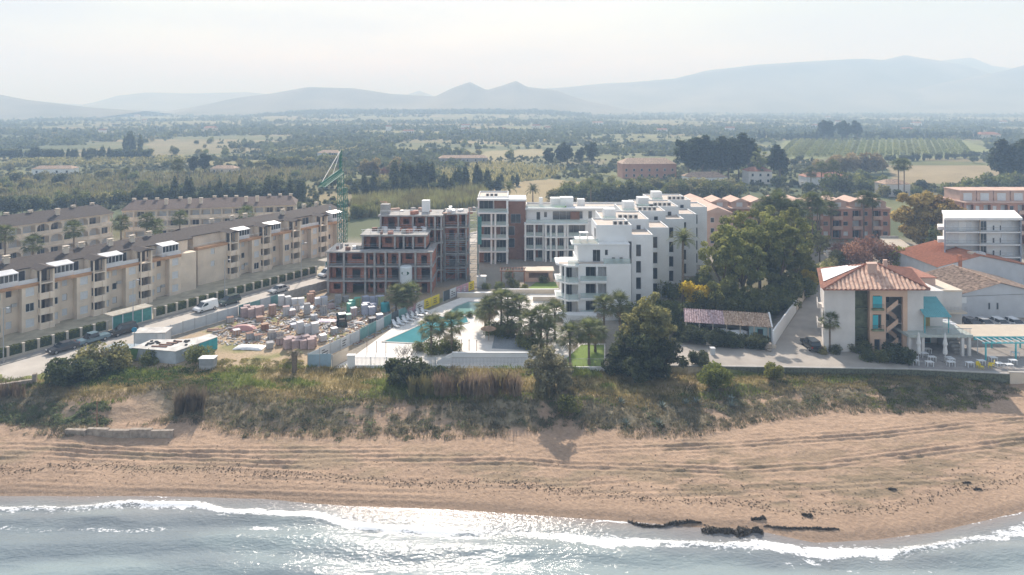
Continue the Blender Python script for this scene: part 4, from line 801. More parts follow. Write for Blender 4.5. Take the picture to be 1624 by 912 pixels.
prow(mLime, mGrn, 2, 'lime wrapped pallet between green and lilac ones', 567, 486, 1, 1); prow(mLil, mLil, 2, 'lilac wrapped pallet against the unfinished building', 580, 483, 3, 1); prow(mLime, mLil, 2, 'lime wrapped pallet before the fan palms', 604, 484, 1, 1); prow(mGrn, mGrn, 2, 'bright green wrapped pallet', 556, 495, 1, 2); prow(mGreyP, mBrown, 1, 'low grey pallet near the white tarpaulin', 396, 538, 2, 1); prow(mGreyP, mDark, 1, 'dark low pallet in front of the orange rubble', 431, 537, 2, 1)
prow(mGreyP, mGreyP, 1, 'single grey crate at the edge of the weeds', 428, 552, 1, 1)
for px, py, a1, a2, tr, lb in ((470,493,mWrap,mDark,1,'low white pallet with dark straps behind the tall white one'),(525,489,mPinkB,mPinkB,1,'single low pink brick pallet near the dumper'),(498,507,mGreyP,mWrap,1,'grey pallet with white cover before the dark strapped one'),(412,510,mOr,mOr,1,'low orange block pallet beside the pink block'),(420,523,mBrown,mOr,1,'brown pallet on the rubble strip'),(466,520,mWrap,mLil,1,'low pallet in lilac straps behind the white capped ones'),(552,507,mGreyP,mGrn,1,'grey pallet with green straps beside the dumper'),(590,512,mDark,mGreyP,1,'dark low pallet against the teal fence'),(602,507,mLil,mWrap,1,'low lilac pallet against the banner fence'),(536,480,mGreyP,mConc,2,'grey pallet stack in the shade of the shell'),(548,478,mConc,mGreyP,1,'dusty pallet in the shade of the shell'),(375,531,mOr,mWrap,1,'orange block pallet under the reddish tarpaulin end'),(365,511,mGreyP,mBrown,1,'grey pallet at the road fence corner'),(445,546,mPinkB,mDark,1,'low pink pallet in front of the big pink stack'),(512,541,mWrap,mWrap,1,'lone white pallet near the white sheet fence'),(530,528,mGreyP,mWrap,1,'grey and white pallet on bare earth')): prow(a1, a2, tr, lb, px, py, 1, 1)
t = thing('water_tank', 'teal cylindrical tank under the fan palms', 'tank', (*G(611,494),0)); MB().lathe([(.85,0),(.9,.1),(.9,1.6),(.8,1.75),(.3,1.9)],18).obj('tank_body', mTeal, t); MB().lathe([(.32,1.9),(.32,2.0)],12).obj('lid', mDark, t)
t = thing('site_dumper', 'dark green site dumper with white canopy parked on bare earth', 'dumper', (*G(542,517),0), 1.9); MB().box(-1.2,.9,-.6,.6,.5,1.0).obj('chassis', pGreen, t); MB().add([(.3,-.8,1.0),(1.9,-.8,1.2),(1.9,.8,1.2),(.3,.8,1.0),(.1,-.9,1.7),(2.2,-.9,1.8),(2.2,.9,1.8),(.1,.9,1.7)],[(3,2,1,0),(0,1,5,4),(1,2,6,5),(2,3,7,6),(3,0,4,7)]).obj('skip', pGreen, t); MB().box(-1.1,-.2,-.5,.5,1.0,1.5).obj('engine', mDark, t); MB().box(-1.2,.0,-.65,.65,2.45,2.53).obj('canopy', mMetal, t)
for sx in (-1.1,-.1):
    for sy in (-.55,.55): MB().tube((sx,sy,1.0),(sx,sy,2.45),.04,5).obj('canopy_post', mDark, t)
for sx in (-.7,.7):
    for sy in (-.75,.75): MB().tube((sx,sy-.15,.45),(sx,sy+.15,.45),.45,12).obj('wheel', mTyre, t)
def tarp(label, px, py, w, d, col, seed, z=.35):
    r = np.random.default_rng(seed); n = 9; X_, Y_ = np.meshgrid(np.linspace(-w/2,w/2,n), np.linspace(-d/2,d/2,n)); Z_ = z*(1-np.maximum(np.abs(X_)/(w/2),np.abs(Y_)/(d/2))**4)+.12*r.random((n,n)); id_ = np.arange(n*n).reshape(n,n)
    o = link('tarpaulin', npmesh('tarpaulin', np.stack([X_,Y_,Z_],-1).reshape(-1,3), np.stack([id_[:-1,:-1],id_[:-1,1:],id_[1:,1:],id_[1:,:-1]],-1).reshape(-1,4), M(*col)), None, (*G(px,py),.02), r.uniform(-.2,.2)); tag(o, label, 'tarpaulin')
tarp('flat white tarpaulin on bare earth near the weeds', 396, 552, 5, 2.2, ('white_tarp',(.72,.72,.72),.5), 2); tarp('pale pink tarpaulin beside the dumper', 518, 511, 3.4, 2.2, ('pink_tarp',(.70,.58,.66),.4), 3); tarp('reddish tarpaulin over low stacks at the left of the yard', 386, 524, 4.4, 1.6, ('red_tarp',(.50,.26,.24),.6), 4, .9); tarp('white sheet lying before the row of white pallets', 478, 489, 5, 2, ('white_tarp',(.72,.72,.72),.5), 5)
r2 = random.Random(12)
for i in range(110):
    px, py = r2.choice(((395,518),(420,516),(445,512),(465,511),(485,512),(505,512),(520,508),(575,515),(590,512),(605,508),(355,520),(370,514),(540,492),(520,478),(560,512),(620,500))); x, y = G(px+r2.uniform(-18,18), py+r2.uniform(-9,9)); a_ = r2.uniform(0,3.1)
    t = thing('timber_stack', 'small heap of weathered boards lying in the building yard', 'boards', (x,y,0), a_, 'heaps of boards in the yard'); mt = r2.choice((mWood,mGreyP,mWood,mConc,mGreyP,mWrap,mOr))
    for j in range(r2.randint(2,5)): MB().rbox((r2.uniform(-.1,.1), j%2*.32-.15, (j//2)*.13+.01), r2.uniform(1.4,2.6), .28, .12, r2.uniform(-.12,.12)).obj('board', mt, t)
P = []; 
for i in range(3200):
    x, y = G(r2.uniform(340,640), r2.uniform(478,548))
    if inpoly(np.array([x]),np.array([y]),yard)[0]: P.append((x,y))
m = MB()
for x, y in P: s_ = r2.uniform(.06,.3); m.rbox((x,y,-.02), s_*r2.uniform(.8,2.5), s_, s_*.7, r2.uniform(0,3), r2.choice((0,0,1,2,3)))
tag(m.obj('rubble', [mConc,mOr,mWrap,mBrown]), 'loose rubble and offcuts strewn over the building yard', 'rubble', kind='stuff')
# silo
t = thing('cement_silo', 'white cement silo with dark green oval badge in front of the shell', 'silo', (*G(644,470),0)); MB().lathe([(.25,1.6),(1.3,3.2),(1.3,6.3),(1.1,6.5)],20).obj('silo_body', M('silo_white',(.66,.70,.72),.5,.06), t, smooth=False)
for a_ in (.8,2.4,3.9,5.5): MB().tube((1.2*math.cos(a_),1.2*math.sin(a_),0),(1.2*math.cos(a_),1.2*math.sin(a_),3.4),.07,5).obj('leg', mRail, t)
def oval(r, w, h, zc, n=18):
    vs = []; 
    for i in range(n):
        q = 2*math.pi*i/n; x = w*math.cos(q); vs.append((x, -math.sqrt(r*r-x*x), zc+h*math.sin(q)))
    return MB().add(vs, [tuple(range(n))])
bd = oval(1.312,.82,.42,5.2).obj('badge', M('dark_green_badge',(.02,.10,.08),.5), t)
m = MB()
for i in range(7):
    x = -.42+i*.125; m.add([(x+q*.075, -math.sqrt(1.325**2-(x+q*.1)**2), 5.12+w*.16) for q, w in ((0,0),(1,0),(1,1-.25*(i%2)),(0,1-.25*((i+1)%3==0)))], [(0,1,2,3)])
m.obj('badge_lettering', mFrameW, bd)
# ---------------------------------------------------------------- pool garden
mDeck = M('cream_deck', (.74,.70,.65), .8, .08, .8, .1); mLawn = M('lawn_turf', (.17,.25,.05), .95, .2, 3, .5, 30)
deck = [G(*p) for p in ((528,584),(556,569),(634,512),(700,484),(757,462),(900,462),(905,520),(880,545),(960,545),(960,582),(842,584))]
sheet('pool_deck', deck, .03, mDeck, th=.5)
mPool = M('pool_water', (.09,.29,.32), .05, .1, .4, .25, 2, spec=.5); mPool2 = M('shallow_pool_water', (.22,.38,.34), .05, .1, .4, .2, 2, spec=.5); mCop = M('pool_coping', (.56,.53,.49), .8, .08)
def pool(label, pts, mat):
    w = [G(*p) for p in pts]; t = thing('swimming_pool', label, 'pool', (w[0][0], w[0][1], .03)); loc = [(a_-w[0][0], b2-w[0][1]) for a_, b2 in w]; MB().prism(loc, .01, .06).obj('water', mat, t)
    n = len(loc)
    for i in range(n):
        a_, b2 = Vector(loc[i]), Vector(loc[(i+1)%n]); d = (b2-a_).normalized(); Lg = (b2-a_).length; q = max(1, int(Lg/1.5))
        for j in range(q):
            c = a_+(b2-a_)*(j+.5)/q; MB().box(-Lg/q/2+.005, Lg/q/2-.005, -.16, .16, .0, .11).obj('coping_stone', mCop, t, (c.x,c.y,0), math.atan2(d.y,d.x))
pool('long turquoise swimming pool beside the banner fence', ((606,543),(640,528),(668,515),(697,503),(740,502),(744,512),(712,520),(690,531),(670,546)), mPool); pool('shallow pale green pool behind the long turquoise one', ((706,499),(722,487),(742,479),(772,480),(776,496),(752,500)), mPool2)
sheet('lawn', [G(*p) for p in ((884,582),(922,547),(958,547),(958,582))], .042, mLawn); sheet('lawn', [G(*p) for p in ((838,457),(850,448),(880,447),(886,456),(862,461))], .042, mLawn)
sheet('gravel_bed', [G(*p) for p in ((780,553),(785,530),(840,532),(842,556))], .042, M('grey_gravel', (.27,.29,.31), .9, .3, 6))
t = thing('picket_fence', 'long white picket fence on a plinth in front of the pool deck', 'fence', (*G(562,583),0)); L1 = G(716,583)[0]-G(562,583)[0]
MB().box(0,L1,-.12,.12,-.4,.4).obj('plinth', mWhite, t); MB().box(0,L1,-.03,.03,1.5,1.56).obj('rail', mFrameW, t)
m = MB()
for x in np.arange(.1, L1, .2): m.box(x-.03,x+.03,-.025,.025,.4,1.65)
tag(m.obj('pickets', mFrameW, t), kind='stuff')
for x in np.arange(0, L1+.1, L1/6): MB().box(x-.06,x+.06,-.08,.08,-.3,1.75).obj('post', mFrameW, t)
t = thing('gate_pillar', 'white gate pillar between beige wall and picket fence', 'pillar', (*G(557,584),-.2)); MB().box(-.55,.55,-.3,.3,0,2.2).obj('shaft', mWhite, t); MB().box(-.65,.65,-.4,.4,2.2,2.32).obj('cap', mWhite, t)
t = thing('ramp_wall', 'white stepped ramp wall at the front of the pool terrace', 'wall', (*G(718,575),0)); Lw = G(842,575)[0]-G(718,575)[0]
MB().box(0,Lw,0,.3,-.3,1.5).obj('wall', mWhite, t); MB().box(-.1,Lw,-.05,.35,1.5,1.6).obj('coping', mWhite, t); MB().add([(-.05,0,1.5),(-2.4,-.6,.4),(-2.4,-.6,-.4),(-.05,0,-.4),(-.05,.3,1.5),(-2.4,-.3,.4),(-2.4,-.3,-.4),(-.05,.3,-.4)],[(0,1,2,3),(7,6,5,4),(4,5,1,0),(5,6,2,1)]).obj('sloped_wall', mWhite, t)
MB().box(0,Lw,-1.6,-1.45,-.5,.15).obj('plinth', mWhite, t)
m = MB()
for x in np.arange(.1, Lw, .22): m.box(x-.012,x+.012,-1.53,-1.51,.15,1.3)
tag(m.obj('railing_bars', mDark, t), kind='stuff'); MB().box(0,Lw,-1.54,-1.5,1.3,1.34).obj('handrail', mDark, t)
t = thing('lawn_fence', 'thin dark railing on a white kerb along the palm lawn', 'fence', (*G(884,583.5),0)); MB().box(0,7.6,-.1,.1,-.5,.2).obj('kerb', mWhite, t); m = MB()
for x in np.arange(.1,7.6,.22): m.box(x-.012,x+.012,-.02,.0,.2,1.4)
tag(m.obj('railing_bars', mRail, t), kind='stuff'); MB().box(0,7.6,-.03,.01,1.4,1.44).obj('handrail', mRail, t)
for i, (px, py) in enumerate(((582,559),(597,559),(612,560),(732,556),(744,556),(756,557))):
    t = thing('deck_post', 'slim dark shower post standing on the pool deck', 'post', (*G(px,py),.03), 0, 'slim posts on the pool deck'); MB().tube((0,0,0),(0,0,1.7),.05,6).obj('post', mBrown, t); MB().box(-.09,.09,-.09,.09,1.7,1.78).obj('cap', mDark, t)
for i, (px, py, w) in enumerate(((725,472,9),(790,466,14),(845,478,12))):
    t = thing('planter_wall', ('low white planter wall behind the shallow pool','low white planter wall before the play garden','low white planter wall beside the small lawn')[i], 'wall', (*G(px,py),0)); MB().box(0,w,0,.35,0,.95).obj('wall', mPale, t); MB().box(-.05,w+.05,-.05,.4,.95,1.03).obj('coping', mWhite, t)
t = thing('garden_pergola', 'dark post pergola in the garden before the white blocks', 'pergola', (*G(795,454),0))
for x in (0,2.6,5.2):
    for y in (0,3): MB().box(x-.11,x+.11,y-.11,y+.11,0,3.3).obj('post', mBrown, t)
for y in (0,3): MB().box(-.4,5.6,y-.08,y+.08,3.3,3.5).obj('beam', mBrown, t)
for x in np.arange(-.2,5.6,.65): MB().box(x-.04,x+.04,-.3,3.3,3.502,3.62).obj('slat', mBrown, t)
t = thing('brick_arbour', 'small salmon garden pavilion with pale roof', 'pavilion', (*G(832,447),0)); MB().wall(0,6.5,0,2.5,0,.3,[(1,5.5,.9,2.1)]).box(0,.3,.3,3.5,0,2.5).box(6.2,6.5,.3,3.5,0,2.5).box(.3,6.2,3.2,3.5,0,2.49).obj('wall', mPinkL, t); MB().box(-.3,6.8,-.4,3.8,2.5,2.66).obj('roof', mPale, t)
t = thing('utility_kiosk', 'pale kiosk at the end of the banner fence', 'kiosk', (*G(757,456),0)); MB().box(-.1,1.9,0,1.2,0,2.4).obj('case', mSheet, t); MB().box(-.2,2.0,-.1,1.3,2.4,2.5).obj('lid', mRail, t); MB().box(.3,1.5,-.02,-.001,.2,2.2).obj('door', mAC, t)
t = thing('garden_umbrella', 'brown straw parasol on the pool deck', 'parasol', (*G(775,540),.03)); MB().tube((0,0,0),(0,0,2.3),.04,6).obj('pole', mBrown, t); MB().lathe([(1.4,2.0),(1.35,2.05),(.1,2.5),(.02,2.55)],14).obj('canopy', M('straw',(.30,.20,.13),.95,.2,4,.5), t)
lg = thing('sun_lounger', '', 'lounger'); MB().box(-.3,.3,-.9,.35,.28,.36).obj('seat', mFrameW, lg); MB().add([(-.3,.35,.3),(.3,.35,.3),(.3,.95,.75),(-.3,.95,.75),(-.3,.35,.38),(.3,.35,.38),(.3,.93,.83),(-.3,.93,.83)],[(3,2,1,0),(4,5,6,7),(0,1,5,4),(1,2,6,5),(2,3,7,6),(3,0,4,7)]).obj('backrest', mFrameW, lg)
for sx in (-.25,.25):
    for sy in (-.8,.3): MB().box(sx-.03,sx+.03,sy-.03,sy+.03,0,.28).obj('leg', mFrameW, lg)
freeze(lg)
for i in range(14):
    o = lg if i == 0 else copy_tree(lg); x, y = G(628+i%7*7.5, 519-(i%7)*3.4-(i//7)*4); o.location = (x,y,.031); o.rotation_euler = (0,0,.9+random.uniform(-.2,.2)); o['label'] = 'white sun lounger in the row between pool and banner fence'; o['group'] = 'sun loungers beside the long pool'
# ---------------------------------------------------------------- promenade, lane, retaining wall
mLane = M('worn_lane', (.36,.325,.285), .9, .14, .3, .25, 8)
sheet('promenade', [G(*p) for p in ((1040,579),(1068,546),(1222,556),(1262,500),(1300,440),(1310,410),(1330,410),(1310,470),(1306,553),(1440,556),(1440,584),(1200,581))], .02, mLane, th=.4)
sheet('terrace_paving', [G(*p) for p in ((1440.5,556),(1470,540),(1700,545),(1700,592),(1600,592),(1440.5,584.5))], .03, M('terrace_stone', (.30,.28,.265), .9, .15, 1.2), th=.4)
sheet('car_park', [G(*p) for p in ((1517,540),(1512,498),(1720,498),(1720,544))], .024, M('car_park_gravel', (.30,.255,.21), .95, .2, 1), th=.3)
mGar = M('ivy_wall', (.13,.14,.095), .95, .5, 3, .6, 20)  # dark green of the vegetation over the retaining wall
t = thing('retaining_wall', 'low retaining wall under dark green growth holding up the promenade and restaurant terrace', 'wall', (0,0,0)); wp = [G(1000,579),G(1200,582),G(1440,585.5),G(1600,593)]
for (x0_,y0_),(x1_,y1_) in zip(wp[:-1], wp[1:]):
    Lg = math.hypot(x1_-x0_, y1_-y0_); n = max(1, int(Lg/3)); a_ = math.atan2(y1_-y0_, x1_-x0_)
    for i in range(n):
        c = (x0_+(x1_-x0_)*(i+.5)/n, y0_+(y1_-y0_)*(i+.5)/n); MB().box(-Lg/n/2+.004, Lg/n/2-.004, -.2, .12, -2.4, .02).obj('wall_section', mGar, t, (c[0],c[1],0), a_); MB().box(-Lg/n/2+.004, Lg/n/2-.004, -.26, .16, .021, .14).obj('coping_stone', mKerb, t, (c[0],c[1],0), a_)
t = thing('terrace_end_wall', 'beige end wall of the restaurant terrace above the sand', 'wall', (*G(1602,594),-1.6), -.1); MB().box(0,14,0,.4,-.6,1.9).obj('wall', mPale, t); MB().box(-.1,14,-.06,.46,1.9,2.0).obj('coping', mKerb, t)
# ---------------------------------------------------------------- hotel with hipped roof and open stair
def corr(p00, p10, p11, p01, n, amp, nv=6):
    "corrugated roof plane between four corners (p00-p10 eave, p01-p11 top); ridges run up the slope"
    p00, p10, p11, p01 = map(Vector, (p00,p10,p11,p01)); nr_ = (p10-p00).cross(p01-p00).normalized(); e = p10-p00; vs = []; k = 4*n+1
    s0, s1 = (p01-p00).dot(e)/e.dot(e), (p11-p00).dot(e)/e.dot(e); up = p01-(p00+e*s0); tops = []
    for i in range(k):
        s_ = i/(k-1); t_ = min(1., s_/s0 if s0 > 1e-4 else 1., (1-s_)/(1-s1) if s1 < 1-1e-4 else 1.); a_ = nr_*amp*(1,.3,-1,.3)[i%4]; b_ = p00+e*s_; vs.append(b_+a_); tops.append(b_+up*t_+a_)
    return MB().add(vs+tops, [(i,i+1,k+i+1,k+i) for i in range(k-1)])
mTileS = M('pink_tan_tile', (.50,.29,.21), .85, .2, 1.2, .3, 5, col2=(.60,.42,.32)); mPeach = M('peach_render', (.62,.43,.31), .9, .08, .5); mOffW = M('off_white_render', (.66,.63,.60), .9, .07, .5); mIvy = M('mural_green', (.19,.22,.13), .9, .35, 1.6, .3, 6)  # front roof plane gets a paler pink and tan tile than the others
Yh = 113.0; X = lambda px, Y=Yh: (px-CX)*Y/F
hx = [X(p) for p in (1307,1356,1378,1400,1431,1437,1464)]
t = thing('beach_hotel', 'peach and white beach hotel with hipped tile roof and open zigzag stair', 'hotel', (hx[0],Yh,0)); o0 = hx[0]; q = [v-o0 for v in hx]; HE = 10.5
MB().box(q[0],q[1],0,13,0,HE).obj('white_wing', mOffW, t); MB().box(q[1]+.01,q[2]-.01,2.2,13,0,HE).obj('green_recess', mIvy, t); MB().box(q[5]+.01,q[6],-.1,13,0,HE).obj('white_wing', mOffW, t)
for k in range(1,3): MB().box(q[1]+.01,q[2]-.01,1.3,2.19,k*3.4-.15,k*3.4).obj('recess_slab', mIvy, t)
MB().wall(q[2],q[3],0,HE,-.4,.2,[(q[2]+.7,q[2]+1.7,.05,2.2),(q[2]+.45,q[2]+1.85,4.0,6.3),(q[2]+.45,q[2]+1.85,7.4,9.4)]).box(q[2],q[3],.2,13,0,HE).obj('peach_bay', mPeach, t)
win(t, q[2]+1.2, -.1, .05, 1.0, 2.15, fm=mRail, nm='door')
for z in (4.0, 7.4):
    win(t, q[2]+1.15, -.1, z, 1.4, 2.0 if z > 5 else 2.3, fm=mTeal); MB().box(q[2]+.42,q[2]+.42+(1.5 if z > 5 else .85),-.5,-.42,z,z+(1.9 if z > 5 else 2.2)).obj('teal_shutter', M('turquoise_shutter',(.05,.40,.46),.6,.08), t); MB().box(q[2]+.2,q[2]+2.1,-.85,-.41,z-.35,z-.05).obj('flower_box', mIvy, t)
    m = MB()
    for x in np.arange(q[2]+.25, q[2]+2.1, .2): m.box(x-.015,x+.015,-.84,-.81,z-.05,z+.6)
    m.box(q[2]+.2,q[2]+2.1,-.85,-.8,z+.6,z+.64); m.obj('balcony_rail', mDark, t)
MB().box(q[3]+.01,q[3]+.3,-.4,.2,0,9.2).box(q[4]-.1,q[5],-.4,.2,0,9.2).box(q[3]+.01,q[5],-.4,.2,9.21,HE).obj('peach_frame', mPeach, t); MB().box(q[3]+.01,q[5]-.01,3.4,13,0,HE).obj('stair_back_wall', M('stair_grey',(.42,.43,.42),.9,.08), t)
sL, sR = q[3]+.35, q[4]-.15
for k in range(3):
    z = k*3.15
    for j, (xa, xb, ya) in enumerate(((sL+.3,sR-.5,.3),(sR-.5,sL+.3,1.7))):
        for i in range(9):
            f0 = (i+.5)/9; x = xa+(xb-xa)*f0; zz = z+j*1.57+1.57*f0
            if k == 2 and j == 1: continue
            MB().box(x-.17,x+.17,ya,ya+1.2,zz-.2,zz).obj('stair_step', mConc, t)
        if not (k == 2 and j == 1):
            za, zb = z+j*1.57, z+(j+1)*1.57; MB().add([(xa,ya-.12,za-.1),(xb,ya-.12,zb-.1),(xb,ya-.12,zb+.75),(xa,ya-.12,za+.75),(xa,ya-.02,za-.1),(xb,ya-.02,zb-.1),(xb,ya-.02,zb+.75),(xa,ya-.02,za+.75)],[(0,1,2,3) if xb > xa else (3,2,1,0),(7,6,5,4) if xb > xa else (4,5,6,7),(3,2,6,7),(0,1,5,4)]).obj('stair_parapet', mPeach, t)
    MB().box(sR-.45,sR+.05,.2,3.0,z+1.4,z+1.57).obj('stair_landing', mConc, t); MB().box(sL-.02,sL+.3,.2,3.39,z+3.0,z+3.15).obj('stair_landing', mConc, t)
for z in (1.0,4.1,7.2): win(t, (sL+sR)/2-.6, 3.35, z, .9, 1.4, fm=mRail)
ov = .6; xl, xr, ys_, ye_ = -ov, q[6]+ov, -.4-ov, 13+ov; rx0, rx1, ry, rz_ = 8.0, 9.4, 6.2, 13.2
corr((xl,ys_,HE+.1),(xr,ys_,HE+.1),(rx1,ry,rz_),(rx0,ry,rz_),24,.12).obj('front_roof', mTileS, t); corr((xl,ye_,HE+.1),(xl,ys_,HE+.1),(rx0,ry,rz_),(rx0,ry,rz_),26,.05).obj('side_roof', mTile, t); corr((xr,ys_,HE+.1),(xr,ye_,HE+.1),(rx1,ry,rz_),(rx1,ry,rz_),26,.05).obj('side_roof', mTile, t); corr((xr,ye_,HE+.1),(xl,ye_,HE+.1),(rx0,ry,rz_),(rx1,ry,rz_),34,.05).obj('rear_roof', mTile, t)
MB().box(xl,xr,ys_,ye_,HE-.08,HE+.08).obj('eaves', mTile, t)
m = MB().tube((xl,ys_,HE+.2),(rx0,ry,rz_+.08),.16,6).tube((xr,ys_,HE+.2),(rx1,ry,rz_+.08),.16,6).tube((rx0,ry,rz_+.08),(rx1,ry,rz_+.08),.16,6).obj('ridge_tiles', mTile, t)
MB().box(rx0-.4,rx0+1.2,3.6,4.8,11.8,13.6).box(rx0-.5,rx0+1.3,3.5,4.9,13.6,13.75).obj('chimney', mPinkL, t); MB().box(rx1+1.2,rx1+1.9,5.5,6.2,12,13.9).obj('chimney', mPinkL, t)
# added white patches that paint the sun glare onto the left roof face
c0, c1, c2 = Vector((xl,ye_,HE+.1)), Vector((xl,ys_,HE+.1)), Vector((rx0,ry,rz_)); nn = (c1-c0).cross(c2-c0).normalized()
for i in range(5):
    s0, s1 = .12+i*.13, .12+(i+1)*.13-.01
    pa, pb = c0.lerp(c1,s0), c0.lerp(c1,s1); top = .62+.06*i; P4 = [pa.lerp(c2,.08),pb.lerp(c2,.08),pb.lerp(c2,top),pa.lerp(c2,top)]
    MB().add([p+nn*.1 for p in P4]+[p+nn*.16 for p in P4],[(3,2,1,0),(4,5,6,7),(0,1,5,4),(1,2,6,5),(2,3,7,6),(3,0,4,7)]).obj('roof_glare_patch', mMetal, t)
for z in (3.3, 6.6): MB().box(-1.0,-.01,2,5,z,z+.15).box(-1.0,-.92,2,5,z+.15,z+1.1).obj('side_balcony', mOffW, t)
for z in (6.5,): win(t, q[6]+.03, 2.0, z, 1.2, 1.6, math.pi/2, fm=mTeal)
# ---------------------------------------------------------------- restaurant porch, upper terrace, awning
Yp = 111.0; x0_, x1_ = X(1441,Yp), X(1541,Yp)
t = thing('restaurant_porch', 'restaurant porch with flat terrace roof joined to the hotel', 'porch', (x0_,Yp,0)); Wp = x1_-x0_
for x in (.2, 2.4, Wp-1.4, Wp-.3): MB().box(x-.22,x+.22,0,.44,0,3.1).obj('pier', mOffW, t)
MB().box(-.1,Wp+.1,-.2,6.5,3.1,3.55).obj('terrace_slab', M('sage_fascia',(.46,.50,.46),.9,.06), t); MB().box(.5,Wp,6.2,6.5,0,3.09).obj('rear_wall', mOffW, t)
for x in (3.4,6.2): win(t, x, 6.1, .05, 2.2, 2.5, fm=mTeal, div=2)
m = MB(); 
for x in np.arange(3.0, Wp, .22): m.box(x-.02,x+.02,-.1,-.06,3.55,4.5)
tag(m.obj('baluster', mRail, t), kind='stuff'); MB().box(3.0,Wp,-.12,-.04,4.5,4.58).obj('handrail', mRail, t)
MB().box(2.95,8.2,4.2,9,3.551,9.3).obj('upper_wall', mOffW, t); MB().box(4.6,6.0,4.12,4.199,3.6,5.8).obj('door', M('ochre_door',(.32,.25,.10),.7), t); MB().box(2.9,8.3,4.1,9.1,9.3,9.5).obj('upper_roof', mOffW, t); win(t, 3.6, 4.1, 3.6, .9, 2.2)
for x in (3.1, 7.0): MB().box(x-.06,x+.06,.7,.82,3.55,6.2).obj('awning_post', M('turquoise_post',(.10,.48,.52),.5), t)
corr((2.9,.4,6.2),(7.3,.4,6.2),(7.1,4.3,8.6),(3.0,4.3,8.6),14,.03).obj('awning', M('turquoise_awning',(.13,.36,.39),.8,.1,1.5), t)
for i in range(9): MB().box(8.3,9.9,1.0+i*.55,1.55+i*.55,0,3.5+.0-.0 if i > 7 else .4+i*.4).obj('side_stair', mConc, t)
t2 = thing('stair_canopy', 'ribbed white canopy sloping beside the restaurant steps', 'canopy', (X(1515,114),112,0)); corr((0,0,2.6),(2.7,0,2.6),(2.4,7.5,3.4),(-.2,7.5,3.4),3,.03).obj('canopy_sheet', mMetal, t2)
for i in range(8): MB().box(-.1-.02*i,2.65-.03*i,.3+i*.95,.4+i*.95,2.66+i*.1,2.72+i*.1).obj('canopy_rib', mFrameW, t2)
for x, y in ((.1,.2),(2.5,.2),(-.1,7.3),(2.3,7.3)): MB().box(x-.05,x+.05,y-.05,y+.05,0,2.6+y*.1).obj('post', mFrameW, t2)
umb = thing('closed_parasol', '', 'parasol'); MB().tube((0,0,0),(0,0,4.6),.05,8).obj('pole', mFrameW, umb); MB().lathe([(.28,1.2),(.34,1.4),(.24,2.6),(.36,2.75),(.22,3.6),(.12,4.3),(.04,4.5)],10).obj('folded_canopy', M('canvas_white',(.68,.68,.67),.9,.06,3), umb); MB().box(-.5,.5,-.5,.5,0,.12).obj('base', mConc, umb); freeze(umb)
for i, (px, py) in enumerate(((1457,573),(1499,574))):
    o = umb if i == 0 else copy_tree(umb); o.location = (*G(px,py),.03); o['label'] = ('closed white parasol standing before the dark restaurant doorway','closed white parasol beside the last porch pier')[i]
tb = thing('cafe_table', '', 'table'); MB().box(-.55,.55,-.4,.4,.7,.75).obj('tabletop', mFrameW, tb)
for sx in (-.45,.45):
    for sy in (-.32,.32): MB().box(sx-.035,sx+.035,sy-.035,sy+.035,0,.7).obj('leg', mFrameW, tb)
freeze(tb)
for i, (px, py) in enumerate(((1450,572),(1478,573),(1505,574),(1451,579),(1474,581),(1508,581),(1508,576),(1471,560),(1466,567),(1538,582),(1556,579),(1584,583),(1575,574),(1606,578),(1600,585),(1610,566))):
    o = tb if i == 0 else copy_tree(tb); o.location = (*G(px,py),.031); o['label'] = 'white cafe table on the restaurant terrace'; o['group'] = 'white tables on the restaurant terrace'
ch = thing('yellow_chair', '', 'chair'); MB().box(-.25,.25,-.25,.25,.42,.48).obj('seat', mYel, ch); MB().box(-.25,.25,.22,.28,.48,.95).obj('backrest', mYel, ch)
for sx in (-.2,.2):
    for sy in (-.2,.2): MB().box(sx-.025,sx+.025,sy-.025,sy+.025,0,.42).obj('leg', mYel, ch)
freeze(ch)
for i, (px, py) in enumerate(((1552,584),(1557,586),(1570,584),(1574,581))):
    o = ch if i == 0 else copy_tree(ch); o.location = (*G(px,py),.031); o.rotation_euler = (0,0,i*1.4); o['label'] = 'yellow chair at a white table under the pergola edge'; o['group'] = 'yellow chairs by the pergola'
xg = X(1544,111.5); mTq = M('turquoise_post',(.10,.48,.52),.5)
t = thing('terrace_pergola', 'turquoise pergola with beige cover over the restaurant terrace', 'pergola', (xg,109.2,0))
for x in (0.4,5.2,10,14.8):
    for y in (0,5.5): MB().box(x-.09,x+.09,y-.09,y+.09,0,2.7).obj('post', mTq, t)
for y in (0,5.5): MB().box(-.1,16,y-.07,y+.07,2.7,2.92).obj('beam', mTq, t)
for x in np.arange(.0,16,.95): MB().box(x-.05,x+.05,-.3,5.9,2.921,3.04).obj('rafter', mFrameW, t)
MB().add([(-.2,2.0,3.1),(16,2.0,3.1),(16,6.6,3.55),(-.2,6.6,3.55),(-.2,2.0,3.18),(16,2.0,3.18),(16,6.6,3.63),(-.2,6.6,3.63)],[(3,2,1,0),(4,5,6,7),(0,1,5,4),(1,2,6,5),(2,3,7,6),(3,0,4,7)]).obj('cover', M('beige_canvas',(.58,.50,.40),.9,.06,1), t)
MB().box(-.2,16,1.9,1.98,2.6,3.16).obj('valance', mTq, t)
